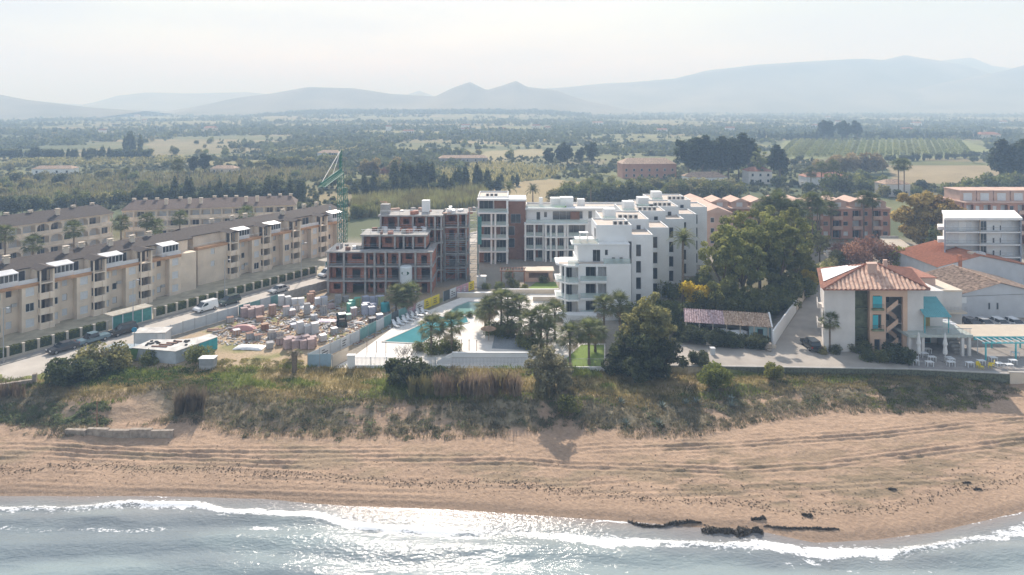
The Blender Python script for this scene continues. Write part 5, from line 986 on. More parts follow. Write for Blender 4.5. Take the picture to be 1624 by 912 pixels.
# parked cars behind the pergola
for i, (px, pm, lb) in enumerate(((1543,pGrey,'dark grey car parked first against the grey gabled wall'),(1563,pSil,'silver car parked second along the grey gabled wall'),(1588,pWhite,'white car parked before two slit windows'),(1611,pWhite,'white car parked at the far end of the gabled wall'))):
    x, y = G(px, 519); car('hatch', pm, lb, x, y, -math.pi/2+.05)
x, y = G(1286, 552); car('suv', pBlack, 'black car standing in the mouth of the lane beside the hotel', x, y, math.pi/2); x, y = G(1103,517); car('hatch', pSil, 'silver car parked under trees at the end of the tiled shed', x, y, .2)
# ---------------------------------------------------------------- gabled houses on the right
mGreyW = M('greyish_white', (.55,.56,.58), .9, .08, .5)
def gable(label, x0, x1, y, d, ze, za, roofm, wallm, xa=None, name='gabled_house', rzt=0):
    t = thing(name, label, 'house', (x0,y,0), rzt); w = x1-x0; xa = w*.5 if xa is None else xa
    MB().add([(0,0,0),(w,0,0),(w,0,ze),(xa,0,za),(0,0,ze),(0,d,0),(w,d,0),(w,d,ze),(xa,d,za),(0,d,ze)],[(0,1,2,3,4),(9,8,7,6,5),(0,4,9,5),(1,6,7,2),(3,2,7,8),(4,3,8,9)]).obj('wall', wallm, t)
    sl = (za-ze)/xa; sr = (za-ze)/(w-xa); e = .4
    corr((-e,d+e,ze-sl*e+.12),(-e,-e,ze-sl*e+.12),(xa,-e,za+.12),(xa,d+e,za+.12),int(d/.42),.06).obj('roof_slope', roofm, t); corr((w+e,-e,ze-sr*e+.12),(w+e,d+e,ze-sr*e+.12),(xa,d+e,za+.12),(xa,-e,za+.12),int(d/.42),.06).obj('roof_slope', roofm, t)
    MB().tube((xa,-e,za+.16),(xa,d+e,za+.16),.15,6).obj('ridge_tiles', roofm, t); return t
mTileM = M('mottled_roof_tile', (.25,.17,.12), .9, .4, 1.6, .4, 6, col2=(.42,.30,.22)); mTileO = M('orange_roof_tile', (.44,.18,.10), .85, .2, 2, .3, 6)
t = gable('grey white gabled house with mottled tile roof above the parked cars', X(1519,131), X(1665,131), 131, 14, 4.3, 6.6, mTileM, mGreyW, 8.2)
for x in (6.0,7.6): win(t, x, -.03, 1.6, .4, 1.3, fm=mRail)
MB().box(.5,1.6,-.12,-.01,2.8,4.0).obj('meter_box', mWhite, t); MB().tube((.5,-.05,4.1),(14,-.05,4.6),.03,4).obj('cable', mDark, t)
t = gable('white gabled house with orange tile roof behind the mottled one', X(1488,150), X(1640,150), 150, 16, 5.2, 7.6, mTileO, mGreyW, X(1555,150)-X(1488,150)); MB().box(8.5,9.7,2,3.2,6.4,8.0).obj('chimney', mPale, t); MB().box(10.5,12.5,3,4.5,6.6,7.7).obj('water_heater', mMetal, t); MB().box(4.4,5.1,-.2,.5,5.2,7.8).obj('chimney', mTileO, t)
t = thing('white_annex', 'flat white annex between hotel and gabled houses', 'annex', (X(1464,126),122,0)); Wn = X(1520,126)-X(1464,126); MB().box(.4,Wn,3,13,0,6.6).obj('wall', mOffW, t); MB().box(0.3,Wn+.1,2.9,13.1,6.6,6.95).obj('parapet', mPale, t); MB().box(.3,Wn-3,6,14,6.96,8.4).obj('roof_room', mPinkL, t); MB().box(.2,Wn-2.8,5.8,14.2,8.4,8.55).obj('red_roof', mTile, t)
m = MB()
for x in np.arange(2.5,Wn,.25): m.box(x-.02,x+.02,1.6,1.64,3.3,4.3)
MB().box(2.4,Wn,1.5,3,3.0,3.3).obj('balcony', mPale, t); tag(m.obj('balusters', mRail, t), kind='stuff')
# low flat-roofed white apartment block
Yb = 157; xb = [X(p,Yb) for p in (1499,1619)]; t = thing('white_balcony_block', 'four-storey white block with continuous balconies behind the gabled houses', 'building', (xb[0],Yb,0)); Wb = xb[1]-xb[0]
MB().box(0,Wb,1.6,11,0,14.4).obj('wall', mWhite, t); MB().box(-.25,Wb+.25,-.2,11.2,14.4,14.85).obj('roof_slab', mWhite, t)
for s in (0,1): MB().box(-.2 if s == 0 else Wb-.1, .1 if s == 0 else Wb+.2, 0, 1.59, 0, 14.39).obj('fin_wall', M('slate_fin',(.30,.32,.38),.8), t)
for k in range(5):
    z = k*2.9; MB().box(.101,Wb-.101,0,1.59,z+2.65,z+2.88).obj('balcony_slab', mWhite, t)
    m = MB(); 
    for x in np.arange(.3,Wb-.2,.28): m.box(x-.015,x+.015,.05,.08,z+.0,z+.95)
    m.box(.1,Wb-.1,.03,.1,z+.95,z+1.0); tag(m.obj('railing', mRail, t), kind='stuff')
    for x, w, pm in ((2.0,2.6,mShut),(5.6,1.2,mShut),(8.9,1.6,mGlass),(11.3,.5,mGlass),(14.4,2.6,mShut),(12.9,.4,mGlass)): win(t, x, 1.55, z+.05, w, 2.2 if w > .6 else 1.2, pm=pm, div=2 if w > 1 else 1)
    MB().box(8.0,8.15,.2,1.59,z+.0,z+2.64).obj('divider', mPale, t)
    MB().box(-1.6,-.21,1.8,5.5,z+.1,z+.9).obj('side_balcony', mWhite, t)
for c in list(t.children):      # its side walls follow the skewed plot
    if c.data.users == 1 and c.location.length < 1e-6:
        for v in c.data.vertices: v.co.x += .58*max(0., v.co.y)
    else: c.location.x += .58*c.location.y
# salmon buildings
def salmon(label, x0, x1, y, nb, fl, top, seed, pavil=True, rzt=0):
    t = thing('salmon_building', label, 'building', (x0,y,0), rzt); rr = random.Random(seed); w = (x1-x0)/nb
    for k in range(fl):
        z = k*3.0
        for i in range(nb):
            ops = [(i*w+w*.1,i*w+w*.52,z+.15,z+2.5),(i*w+w*.64,i*w+w*.88,z+.9,z+2.2)]
            wl = MB().wall(i*w+.002,(i+1)*w-.002,z,z+3,0,.3,ops).obj('wall_bay', mPink, t); win(wl, i*w+w*.31, 1.2, z+.15, w*.4, 2.3, pm=mShut if rr.random() < .5 else mGlass, div=2); win(wl, i*w+w*.76, .2, z+.9, w*.24, 1.3, pm=mShut if rr.random() < .6 else mGlass)
            if k: MB().box(i*w+w*.07,i*w+w*.55,-.9,-.002,z-.1,z+.12).box(i*w+w*.07,i*w+w*.55,-.9,-.8,z+.12,z+.95).obj('balcony', mPinkL, wl)
    MB().box(0,x1-x0,1.3,11,0,fl*3).obj('core', mPink, t); MB().box(-.3,x1-x0+.3,-.35,11.3,fl*3,fl*3+.3).obj('cornice', mPinkL, t)
    for i in range(nb):
        if pavil:
            a_ = i*w+w*.08; b2 = (i+1)*w-w*.08; z = fl*3+.3
            MB().box(a_,b2,1.6,10,z,z+1.6).obj('attic_wall', mPinkL, t); MB().add([(a_-.2,1.3,z+1.6),(b2+.2,1.3,z+1.6),(b2+.2,10.3,z+1.6),(a_-.2,10.3,z+1.6),((a_+b2)/2,1.3,z+2.7),((a_+b2)/2,10.3,z+2.7)],[(0,1,4),(1,2,5,4),(3,0,4,5),(2,3,5),(3,2,1,0)]).obj('attic_roof', mPinkL, t); win(t, (a_+b2)/2, 1.55, z+.2, w*.3, 1.3, pm=mShut)
        else:
            if i < nb-1: MB().box(i*w+.3,(i+1)*w-.01,2.5,10,fl*3+.3,fl*3+3.2).box(i*w+.1,(i+1)*w+.1-.2,2.2,10.2,fl*3+3.2,fl*3+3.45).obj('penthouse', mPinkL, t); win(t, i*w+w*.5, 2.45, fl*3+.4, w*.5, 2.2, pm=mShut, div=2)
    return t
salmon('long row of salmon houses with little attic gables behind the fan palms', X(1128,208), X(1412,208), 208, 9, 3, 0, 3)
salmon('salmon apartment building with pale penthouses behind the white balcony block', X(1530,200), X(1720,200), 200, 7, 4, 0, 5, False)
t = thing('salmon_end_house', 'tall salmon gable wall beside the stepped white building', 'house', (X(1113,196),196,0)); MB().box(0,9,0,30,0,9.6).obj('wall', mPinkL, t); MB().add([(-.3,-.3,9.6),(9.3,-.3,9.6),(9.3,30.3,9.6),(-.3,30.3,9.6),(4.5,-.3,11.4),(4.5,30.3,11.4)],[(0,1,4),(1,2,5,4),(3,0,4,5),(2,3,5),(3,2,1,0)]).obj('roof', mPinkL, t)
for z in (1,4,7): win(t, 3, -.03, z, 1.1, 1.4)
# ---------------------------------------------------------------- tiled shed, lane walls
e0, e1 = (30.8,120.9), (44.7,117.9); a_ = math.atan2(e1[1]-e0[1], e1[0]-e0[0]); Ls = math.hypot(e1[0]-e0[0], e1[1]-e0[1])
t = thing('tiled_shed', 'long open shed with mossy red tile roof and white gable end', 'shed', (e0[0],e0[1],0), a_)
corr((-.3,-.3,2.5),(Ls*.46,-.3,2.5),(Ls*.46,3.2,3.9),(-.3,3.2,3.9),17,.07).obj('roof_slope', M('mossy_pink_tile',(.33,.19,.17),.9,.4,3,.4,7,col2=(.46,.36,.38)), t); corr((Ls*.46+.02,-.3,2.5),(Ls+.2,-.3,2.5),(Ls+.2,3.2,3.9),(Ls*.46+.02,3.2,3.9),20,.07).obj('roof_slope', M('weathered_tile',(.34,.20,.12),.9,.4,3,.4,7,col2=(.48,.36,.27)), t)
corr((Ls+.2,6.4,2.6),(-.3,6.4,2.6),(-.3,3.2,3.95),(Ls+.2,3.2,3.95),36,.07).obj('roof_slope', mTile, t)
for i in range(7): MB().box(i*Ls/6.2-.09,i*Ls/6.2+.09,-.09,.09,0,2.45).obj('post', mPale, t)
MB().box(0,Ls,6.0,6.3,0,2.5).obj('rear_wall', mOffW, t); MB().add([(Ls+.05,-.2,0),(Ls+.3,-.2,0),(Ls+.3,6.2,0),(Ls+.05,6.2,0),(Ls+.05,-.2,2.6),(Ls+.3,-.2,2.6),(Ls+.3,6.2,2.7),(Ls+.05,6.2,2.7),(Ls+.05,3.2,4.15),(Ls+.3,3.2,4.15)],[(0,1,5,4),(1,2,6,9,5),(3,0,4,8,7),(4,5,9,8),(8,9,6,7),(2,3,7,6)]).obj('gable_wall', mWhite, t)
MB().tube((Ls+.29,1.8,1.7),(Ls+.34,1.8,1.7),.5,16).obj('blue_sign', M('blue_sign',(.03,.25,.42),.5), t); MB().box(Ls*.75,Ls,.3,.5,0,2.3).obj('front_wall', M('pale_teal_wall',(.42,.55,.55),.8), t); win(t, Ls*.88, .25, .8, 1.0, 1.2, fm=mTeal)
for i, s in enumerate((.42,.62)):
    x, y = e0[0]+Ls*s*math.cos(a_), e0[1]+Ls*s*math.sin(a_); tt = thing('covered_boat', ('small boat under white tarpaulin beneath the shed roof','second white covered boat nearer the white gable end')[i], 'boat', (x,y+.3,.02), a_+.3)
    MB().add([(-1.6,-.55,.5),(1.2,-.6,.5),(1.9,0,.6),(1.2,.6,.5),(-1.6,.55,.5),(-1.5,-.6,.95),(1.2,-.65,1.0),(2.0,0,1.1),(1.2,.65,1.0),(-1.5,.6,.95),(-1.2,0,1.5),(.9,0,1.55)],[(4,3,2,1,0),(0,1,6,5),(1,2,7,6),(2,3,8,7),(3,4,9,8),(4,0,5,9),(5,6,11,10),(6,7,11),(7,8,11),(8,9,10,11),(9,5,10)]).obj('tarpaulin_cover', M('white_tarp',(.72,.72,.72),.5), tt); MB().box(-1.0,-.8,-.5,.5,0,.5).box(.8,1.0,-.5,.5,0,.5).obj('trailer', mRail, tt)
t = thing('lane_wall', 'long white stepped wall running up the lane from the shed', 'wall', (0,0,0)); pa, pb = Vector(G(1226,549)), Vector(G(1262,494)); n = 8; dl = (pb-pa)
for i in range(n): c = pa+dl*(i+.5)/n; MB().box(-dl.length/n/2+.004, dl.length/n/2-.004, -.12, .12, 0, 2.6-(i//2)*.12).obj('wall_section', mWhite, t, (c.x,c.y,0), math.atan2(dl.y,dl.x))
t = thing('lane_wall', 'beige wall along the upper lane under the trees', 'wall', (0,0,0)); pa, pb = Vector(G(1263,493)), Vector(G(1302,430)); dl = pb-pa; n = 10
for i in range(n): c = pa+dl*(i+.5)/n; MB().box(-dl.length/n/2+.004, dl.length/n/2-.004, -.12, .12, 0, 1.9).obj('wall_section', mPale, t, (c.x,c.y,0), math.atan2(dl.y,dl.x))
t = thing('kerb_wall', 'low beige kerb wall before the open tiled shed', 'wall', (*G(1120,547),0), -.14)
for i in range(6): MB().box(i*1.9,i*1.9+1.88,-.15,.15,0,.55).obj('wall_section', mPale, t)
t = thing('stone_pillar', 'rough stone heap pillar at the corner of the shed', 'pillar', (*G(1219,556),0))
for i in range(9): MB().lathe([(.3,0),(.42,.2),(.3,.42)],7).obj('stone', mStone, t, (.25*math.cos(i*2.4),.25*math.sin(i*2.4),(i//3)*.4), i)
t = thing('wheelie_bin', 'white litter bin at the edge of the promenade', 'bin', (*G(1130,562),.02)); MB().box(-.35,.35,-.35,.35,0,1.0).obj('bin_body', mSheet, t); MB().box(-.4,.4,-.4,.4,1.0,1.1).obj('lid', mMetal, t)
t = thing('garden_retaining', 'tan sloping concrete ramp between bare trees', 'ramp', (X(1412,182),176,0)); MB().add([(0,0,0),(6.5,0,0),(5.6,12,0),(.6,12,0),(0,0,1.2),(6.5,0,1.2),(5.6,12,4.2),(.6,12,4.2)],[(3,2,1,0),(4,5,6,7),(0,1,5,4),(1,2,6,5),(2,3,7,6),(3,0,4,7)]).obj('slab', mPale, t); MB().box(.6,5.6,12.01,12.4,0,4.6).obj('head_wall', mConc, t)
t = thing('white_fence', 'white post fence before the salmon houses', 'fence', (X(1290,190),186,0))
for i in range(16): MB().box(i*1.9-.08,i*1.9+.08,-.08,.08,0,2.2).obj('post', mFrameW, t)
for z in (.8,2.0): MB().box(0,28.5,-.05,.05,z,z+.25).obj('rail', mFrameW, t)
# ---------------------------------------------------------------- houses far out on the plain
def farm(label, px, py, w, d, h, wallm, roofm, rzt=0., n=3):
    x, y = G(px, py); t = thing('farmhouse', label, 'house', (x,y,0), rzt); MB().box(-w/2,w/2,0,d,-.3,h).obj('wall', wallm, t); MB().add([(-w/2-.3,-.3,h),(w/2+.3,-.3,h),(w/2+.3,d+.3,h),(-w/2-.3,d+.3,h),(-w/2+d*.3,d/2,h+d*.2),(w/2-d*.3,d/2,h+d*.2)],[(0,1,5,4),(2,3,4,5),(3,0,4),(1,2,5),(3,2,1,0)]).obj('roof', roofm, t)
    for k in range(max(1,int(h/3))):
        for i in range(n): win(t, -w/2+(i+.5)*w/n, -.03, k*3+.9, 1.2, 1.5)
farm('white villa with red roof beside the tall dark pines', 1206, 292, 12, 10, 6.5, mOffW, mTile); farm('low white house with mossy roof under the dark pine grove', 1124, 292, 20, 12, 3.4, mWhite, mTileM, .1, 4); farm('white house behind the three slim palms', 1312, 297, 20, 10, 5, mWhite, mTile, 0, 4); farm('white villa behind the twin palms and salmon row', 1424, 312, 11, 9, 5.5, mOffW, mTileM); farm('salmon country mansion before the dark pine grove', 1030, 283, 30, 14, 8, mPink, mTileM, .05, 7)
farm('low white farm building with broken roof line in the reeds', 82, 277, 22, 8, 3.4, mWhite, mTileM, .1, 4); farm('low pale farm building beside the big round tree', 352, 276, 14, 8, 3.2, mPale, mTileM, 0, 3); farm('pale blue farmhouse with pitched roof in scrub', 520, 251, 16, 10, 4.0, mGreyW, mTileM, 0, 3); farm('cream farmhouse on the far dry field', 1572, 220, 24, 14, 5, mPale, mTile, 0, 3); farm('small beige hut behind the beige apartment blocks', 604, 337, 4.5, 4, 3.2, mPale, mTile, 0, 1); farm('row of sheds at the edge of the pale far field', 735, 258, 34, 9, 3.2, mGreyP, mTileM, .1, 6)
r3 = random.Random(31)
for i in range(26):
    px = r3.uniform(0,1624); py = r3.uniform(182,215); w = r3.uniform(8,18)
    x, y = G(px,py); t = thing('distant_farmhouse', 'tiny pale house on the hazy far plain', 'house', (x,y,0), r3.uniform(-.3,.3), 'tiny pale houses on the hazy plain'); d = w*.5; h = r3.choice((3.5,6.5)); MB().box(-w/2,w/2,0,d,-.3,h).obj('wall', r3.choice((mWhite,mOffW,mPale)), t); MB().add([(-w/2,0,h),(w/2,0,h),(w/2,d,h),(-w/2,d,h),(-w/2,d/2,h+2),(w/2,d/2,h+2)],[(0,1,5,4),(2,3,4,5),(3,0,4),(1,2,5)]).obj('roof', mTile, t)
# ---------------------------------------------------------------- vegetation kit
def leafmat(n, c, c2=None, sc=.6, tr=.5): return M('foliage_'+n, c, .7, .42, sc, transl=tr, rnd=.22, spec=.25, col2=c2, detail=2)
LEAF = {'green': leafmat('green',(.12,.16,.055),(.20,.21,.07)), 'dark': leafmat('dark',(.07,.095,.048),(.12,.135,.06)), 'olive': leafmat('olive',(.21,.22,.10),(.32,.29,.12)), 'lime': leafmat('lime',(.23,.245,.06)), 'gold': leafmat('gold',(.33,.25,.085),(.42,.31,.12)), 'straw': leafmat('straw',(.30,.235,.12)), 'rust': leafmat('rust',(.30,.165,.11)), 'grey': leafmat('grey',(.24,.245,.16),(.34,.31,.19)), 'euc': leafmat('euc',(.14,.18,.065),(.25,.25,.085),.35), 'yellow': leafmat('yellow',(.50,.38,.04)), 'palm': leafmat('palm',(.12,.155,.06),(.18,.195,.085)), 'dryp': leafmat('dryp',(.28,.215,.13)), 'far': leafmat('far',(.055,.072,.036), (.095,.11,.05), .05), 'pine': leafmat('pine',(.055,.075,.038))}
mBark = M('bark', (.14,.105,.075), .95, .3, 3, .6, 10); mPalmT = M('palm_trunk', (.20,.155,.115), .95, .25, 4, .7, 8)
def cloud(lobes, n, leaf, seed, shell=.55):
    r = np.random.default_rng(seed); Lb = np.array(lobes, float); vol = np.cbrt(Lb[:,3]*Lb[:,4]*Lb[:,5])**2; k = r.choice(len(Lb), n, p=vol/vol.sum())
    d = r.normal(size=(n,3)); d /= np.linalg.norm(d,axis=1)[:,None]; rad = shell+(1-shell)*r.random(n)**.7; rad *= 1+.22*(r.random(n)-.5)
    P = Lb[k,:3]+d*Lb[k,3:6]*rad[:,None]; return leafmesh(P, leaf, r)
def ball_lobes(h0, h1, w, k, seed, sp=.62, fl=1.):
    r = np.random.default_rng(seed); c = (h0+h1)/2; out = []
    for i in range(k):
        d = r.normal(size=3); d /= np.linalg.norm(d); q = r.random()**.4*sp; s = w*(2.6/k**.62)*(.35+.35*r.random())*(1.1-.25*q)
        out.append((d[0]*w/2*q, d[1]*w/2*q, c+d[2]*(h1-h0)/2*q, s, s, s*.85*fl))
    return out
def trunk_mesh(h, r, crown_w, seed, forks=4, lean=0.):
    rr = random.Random(seed); m = MB(); fork = h*rr.uniform(.28,.4); m.tube((0,0,-.3),(lean*.4,0,fork),r,8,r*.72)
    for i in range(forks):
        a_ = i*6.283/forks+rr.uniform(-.4,.4); e = Vector((lean+math.cos(a_)*crown_w*.22, math.sin(a_)*crown_w*.22, h*rr.uniform(.6,.72))); m.tube((lean*.4,0,fork-.05), e, r*.55, 6, r*.25)
        for j in range(2): b_ = a_+rr.uniform(-.8,.8); m.tube(e, e+Vector((math.cos(b_)*crown_w*.2, math.sin(b_)*crown_w*.2, h*rr.uniform(.1,.2))), r*.25, 5, r*.08)
    return m.mesh('trunk', mBark)
TP = {}
def tree(kind, label, x, y, s=1., z=0., rz=None, group=None, name=None, cat='tree'):
    p = TP[kind]; t = thing(name or p['name'], label, cat, (x,y,z), random.uniform(0,6.28) if rz is None else rz, group, s)
    if p.get('trunk'): link('trunk', p['trunk'], t)
    link('crown', p['crown'], t); return t
def proto(kind, name, lobes, n, leaf, mat, seed, trunk=None, shell=.55):
    v, f = cloud(lobes, n, leaf, seed, shell); TP[kind] = {'name': name, 'crown': npmesh('crown', v, f, LEAF[mat]), 'trunk': trunk}
# near prototypes (real metres)
for i in range(3): proto('euc%d'%i, 'tall_shade_tree', ball_lobes(3.0,18.5,9.5,52,40+i,.97), 8200, .27, 'euc', 60+i, trunk_mesh(15,.4,9,i,5))
proto('euclow','understorey_tree', ball_lobes(.2,6.5,8,24,48,.9), 5200, .26, 'green', 49, trunk_mesh(5,.16,6,4))
proto('bigbush','large_evergreen', ball_lobes(.1,7.2,10,44,50,1.0), 7000, .24, 'dark', 51, trunk_mesh(6,.25,8,5))
proto('halo','feathery_tree', ball_lobes(2,11.6,7,48,52,1.0,1.1), 5200, .22, 'olive', 53, trunk_mesh(9,.26,6,6))
proto('limey','bright_shrub', ball_lobes(.1,4.2,5,20,54,.9), 3600, .20, 'lime', 55, trunk_mesh(3.4,.1,4,7))
proto('tama','tamarisk_tree', ball_lobes(.1,7.8,6.6,44,56,1.0,1.1), 5200, .22, 'grey', 57, trunk_mesh(6,.2,4,8))
proto('dbush','dark_shrub', ball_lobes(0,3.2,4.6,20,58,.9), 3200, .20, 'dark', 59, trunk_mesh(2.4,.1,3,9))
proto('gbush','green_shrub', ball_lobes(0,2.4,3.2,7,61,.8), 2000, .17, 'green', 62, trunk_mesh(1.8,.08,2,9))
proto('obush','olive_shrub', ball_lobes(0,2.0,3.0,7,63,.8), 1700, .17, 'olive', 64, trunk_mesh(1.6,.07,2,9))
for i in range(2): proto('gold%d'%i, 'golden_tree', ball_lobes(2.2,19,14.5,50,65+i,.95), 11000, .42, 'gold', 66+i, trunk_mesh(15,.5,12,10+i,6), .6)
proto('rust','russet_tree', ball_lobes(1,6.5,6.5,11,68,.85), 2200, .22, 'rust', 69, trunk_mesh(6,.2,6,11,6))
proto('yel','yellow_blossom_tree', ball_lobes(1.5,6,5,12,70,.9), 1900, .26, 'yellow', 71, trunk_mesh(5,.15,4.5,12,5))
# mid and far prototypes
for i in range(3): proto('round%d'%i, 'field_tree', ball_lobes(.6,7,6.5,12,80+i,.85), 900, .50, ('green','olive','dark')[i], 81+i, trunk_mesh(5,.2,5,13+i,3))
for i in range(2): proto('pine%d'%i, 'dark_pine', ball_lobes(5,22,13,26,90+i,.9), 2600, .75, 'pine', 91+i, trunk_mesh(18,.5,10,16+i,4))
def cyp(kind, h, w, n, leaf, seed, mat='dark'): proto(kind, 'cypress', [(.12*math.sin(q*3),.12*math.cos(q*3),h*(.06+q*.088),w*.5*math.sin(math.pi*min(1,.22+q*.078))+.05,w*.5*math.sin(math.pi*min(1,.22+q*.078))+.05,h*.09) for q in range(11)], n, leaf, mat, seed, MB().tube((0,0,-.2),(0,0,h*.8),.16,6,.04).mesh('trunk', mBark), .6)
cyp('cyp0',9,3.4,800,.42,95); cyp('cyp1',12,3.6,950,.45,96); proto('straw','autumn_poplar', ball_lobes(1.5,12,7,9,97,.8), 900, .6, 'straw', 98, trunk_mesh(9,.25,5,20,4)); proto('citrus','citrus_tree', ball_lobes(.2,4,4.6,6,99,.7), 520, .42, 'green', 100, trunk_mesh(2.6,.12,3,21,3)); proto('citrus2','olive_tree', ball_lobes(.3,4.6,5,6,101,.7), 520, .44, 'olive', 102, trunk_mesh(3,.14,3,22,3))
# ---------------------------------------------------------------- palms
def fanleaf():
    m = MB(); m.tube((0,0,0),(1.0,0,.12),.022,4); n = 13
    for i in range(n):
        a0, a1 = -1.75+3.5*i/n, -1.75+3.5*(i+.8)/n; am = (a0+a1)/2; R1, R2 = .5, 1.05-.12*abs(am)
        m.add([(1,0,.12),(1+R1*math.cos(a0),R1*math.sin(a0),.16),(1+R2*math.cos(am),R2*math.sin(am),-.06-.16*abs(am)),(1+R1*math.cos(a1),R1*math.sin(a1),.16)], [(0,1,2,3)])
    return m
def pinleaf(L_=3.2, droop=1.5, n=20):
    m = MB(); P = [Vector((L_*s*(1-.12*s), 0, .9*s*L_*.45-droop*s*s*s)) for s in np.linspace(0,1,n)]
    for i in range(n-1):
        m.tube(P[i],P[i+1],.03*(1-i/n)+.006,3,cap=False); d = (P[i+1]-P[i]).normalized(); l_ = .62*math.sin(math.pi*(.12+.83*i/n))
        for sg in (-1,1): q = P[i]+Vector((l_*.45*d.x, sg*l_, -l_*.25+.45*l_*d.z)); m.add([P[i], P[i]+d*.11, q], [(0,1,2)])
    return m
PF = {'fan': fanleaf().mesh('frond', LEAF['palm']), 'fandry': fanleaf().mesh('frond', LEAF['dryp']), 'pin': pinleaf().mesh('frond', LEAF['palm']), 'pins': pinleaf(2.2,.9,16).mesh('frond', LEAF['palm'])}
PT = {}
def ptrunk(h, r, kind):
    k = (round(h*2)/2, r, kind)
    if k not in PT:
        m = MB(); n = max(4, int(h/.45)); prof = []
        for i in range(n+1):
            s = i/n; rr_ = r*(1.35-.5*min(1,s*3) if s < .34 else 1-.15*s); prof += [(rr_*1.06, s*h), (rr_*.94, s*h+h/n*.55)]
        m.lathe(prof, 9, (0,0,-.2)); PT[k] = m.mesh('trunk', mPalmT)
    return PT[k]
PC = {}
def palm(kind, label, x, y, h, s=1., z=0., group=None, sep=True, nf=None, name=None, r=.2):
    t = thing(name or ('fan_palm' if kind == 'fan' else 'date_palm'), label, 'palm tree', (x,y,z), random.uniform(0,6), group); link('trunk', ptrunk(h, r, kind), t)
    rr = random.Random(int(x*13+y*7)); n = nf or (34 if kind == 'fan' else 40); fr = []
    for i in range(n):
        a_ = i*2.39996+rr.uniform(-.2,.2); f_ = i/n; el = (math.radians(78-135*f_) if kind == 'fan' else math.radians(62-95*f_))+rr.uniform(-.1,.1)
        fr.append((a_, el, s*rr.uniform(.85,1.12), kind == 'fan' and f_ > .86))
    if sep:
        for a_, el, q, dry in fr:
            o = link('frond', PF['fandry' if dry else kind], t, (0,0,h-.15), 0, q); o.rotation_euler = (0,-el,a_)
    else:
        k = (kind, round(s,1))
        if k not in PC:
            src = PF[kind]; co = np.array([v.co for v in src.vertices]); fs = [tuple(p.vertices) for p in src.polygons]; V = []; Fc = []
            for a_, el, q, dry in fr:
                mt = np.array(Matrix.Rotation(a_,3,'Z') @ Matrix.Rotation(-el,3,'Y')); b0 = len(V); V += (co@mt.T*q).tolist(); Fc += [tuple(b0+i for i in f_) for f_ in fs]
            PC[k] = npmesh('crown', V, Fc, LEAF['palm'])
        link('crown', PC[k], t, (0,0,h-.15))
    return t
# near palms: round the pool, lawn and stepped building
NP = [(684,563,4.6,'fan palm beside the long turquoise pool, nearer the picket fence corner'),(716,561,4.8,'fan palm at the pool front above the ramp wall'),(776,528,4.6,'fan palm at the left of the pool island clump'),(795,531,6.2,'tallest fan palm of the pool island clump'),(805,522,5.0,'fan palm at the back of the pool island clump'),(824,528,4.8,'fan palm at the right of the pool island clump'),(842,551,4.4,'fan palm beside the gravel bed'),(858,553,5.4,'taller fan palm behind the tamarisk beside the gravel bed'),(880,538,4.6,'fan palm between gravel bed and lawn'),(904,579,4.6,'fan palm on the lawn with slim trunk'),(934,578,5.2,'thick fan palm on the lawn'),(958,536,5.6,'fan palm before the stepped white building'),(983,532,5.6,'second fan palm before the stepped white building'),(944,558,3.4,'short fan palm behind the lawn'),(628,497,3.8,'fan palm before the cement silo'),(651,497,4.0,'fan palm beside the cement silo'),(640,500,3.4,'short fan palm below the cement silo'),(770,520,3.2,'low fan palm under the pool island clump'),(812,535,3.0,'low fan palm at the foot of the pool island clump'),(868,560,3.2,'low fan palm behind the tamarisk')]
for px, py, h, lb in NP: x, y = G(px, py); palm('fan', lb, x, y, h, 1.38, .02, r=.2)
x, y = G(1083,493); palm('pin', 'very tall date palm with bare trunk beside the stepped white building', x, y, 14.2, 1.05, 0, None, True, 44, None, .28)
x, y = G(1316,558); palm('fan', 'slim fan palm against the white wing of the hotel', x, y, 5.2, 1.0, 0, r=.16)
for px, py, lb in ((893,462,'small garden palm near the little lawn'),(808,452,'small palm before the brown brick tower'),(1020,505,'small potted palm behind the feathery tree')): x, y = G(px,py); palm('fan', lb, x, y, 2.4, .8, 0, r=.14)
for i in range(17):
    px = 1200+i*6.3+random.uniform(-3,3); py = random.uniform(386,408); x, y = G(px,py); palm('fan', 'tall fan palm in the grove before the salmon houses', x, y, random.uniform(10,14.5), 1.5, 0, 'palms before the salmon houses', False, 34, None, .22)
for px, py, h in ((1310,378,12),(1370,380,12.5),(1384,381,12),(1377,376,10),(1318,382,9.5)): x, y = G(px,py); palm('fan', 'fan palm standing against the front of the salmon houses', x, y, h, 1.5, 0, 'palms against the salmon house front', False, 34, None, .22)
for px, Yp_, zt, lb in ((8,166,9.5,'fan palm at the open end between the beige blocks'),(117,170,9.8,'fan palm between the beige blocks, before the arched loggias'),(192,182,9.2,'fan palm between the arched block and the square loggia block'),(233,186,9.2,'fan palm before the square loggias'),(246,186,7.6,'short fan palm beside the one before the square loggias'),(391,200,9.0,'fan palm before the far end of the square loggia block'),(285,198,8,'small fan palm half hidden behind the beige roof'),(52,168,6.6,'low fan palm hidden behind the beige roof')): palm('fan', lb, (px-CX)*Yp_/F, Yp_, zt, 1.55, 0, None, False, 34, None, .22)
for px, py, h, k in ((937,332,10,'pin'),(807,333,8.5,'pin'),(1286,303,9,'fan'),(1303,303,11,'fan'),(1322,303,12,'fan'),(1425,312,14,'fan'),(1434,312,14,'fan'),(120,332,6,'pin'),(282,312,14,'fan'),(200,300,8,'pin'),(845,320,5,'pin'),(1000,322,6,'pin'),(1012,322,5,'pin'),(230,330,8,'fan')): x, y = G(px,py); palm(k, 'lone palm rising behind the buildings at the edge of the fields', x, y, h, 2.0 if k == 'fan' else 1.25, 0, 'palms at the edge of the fields', False, None, None, .25)
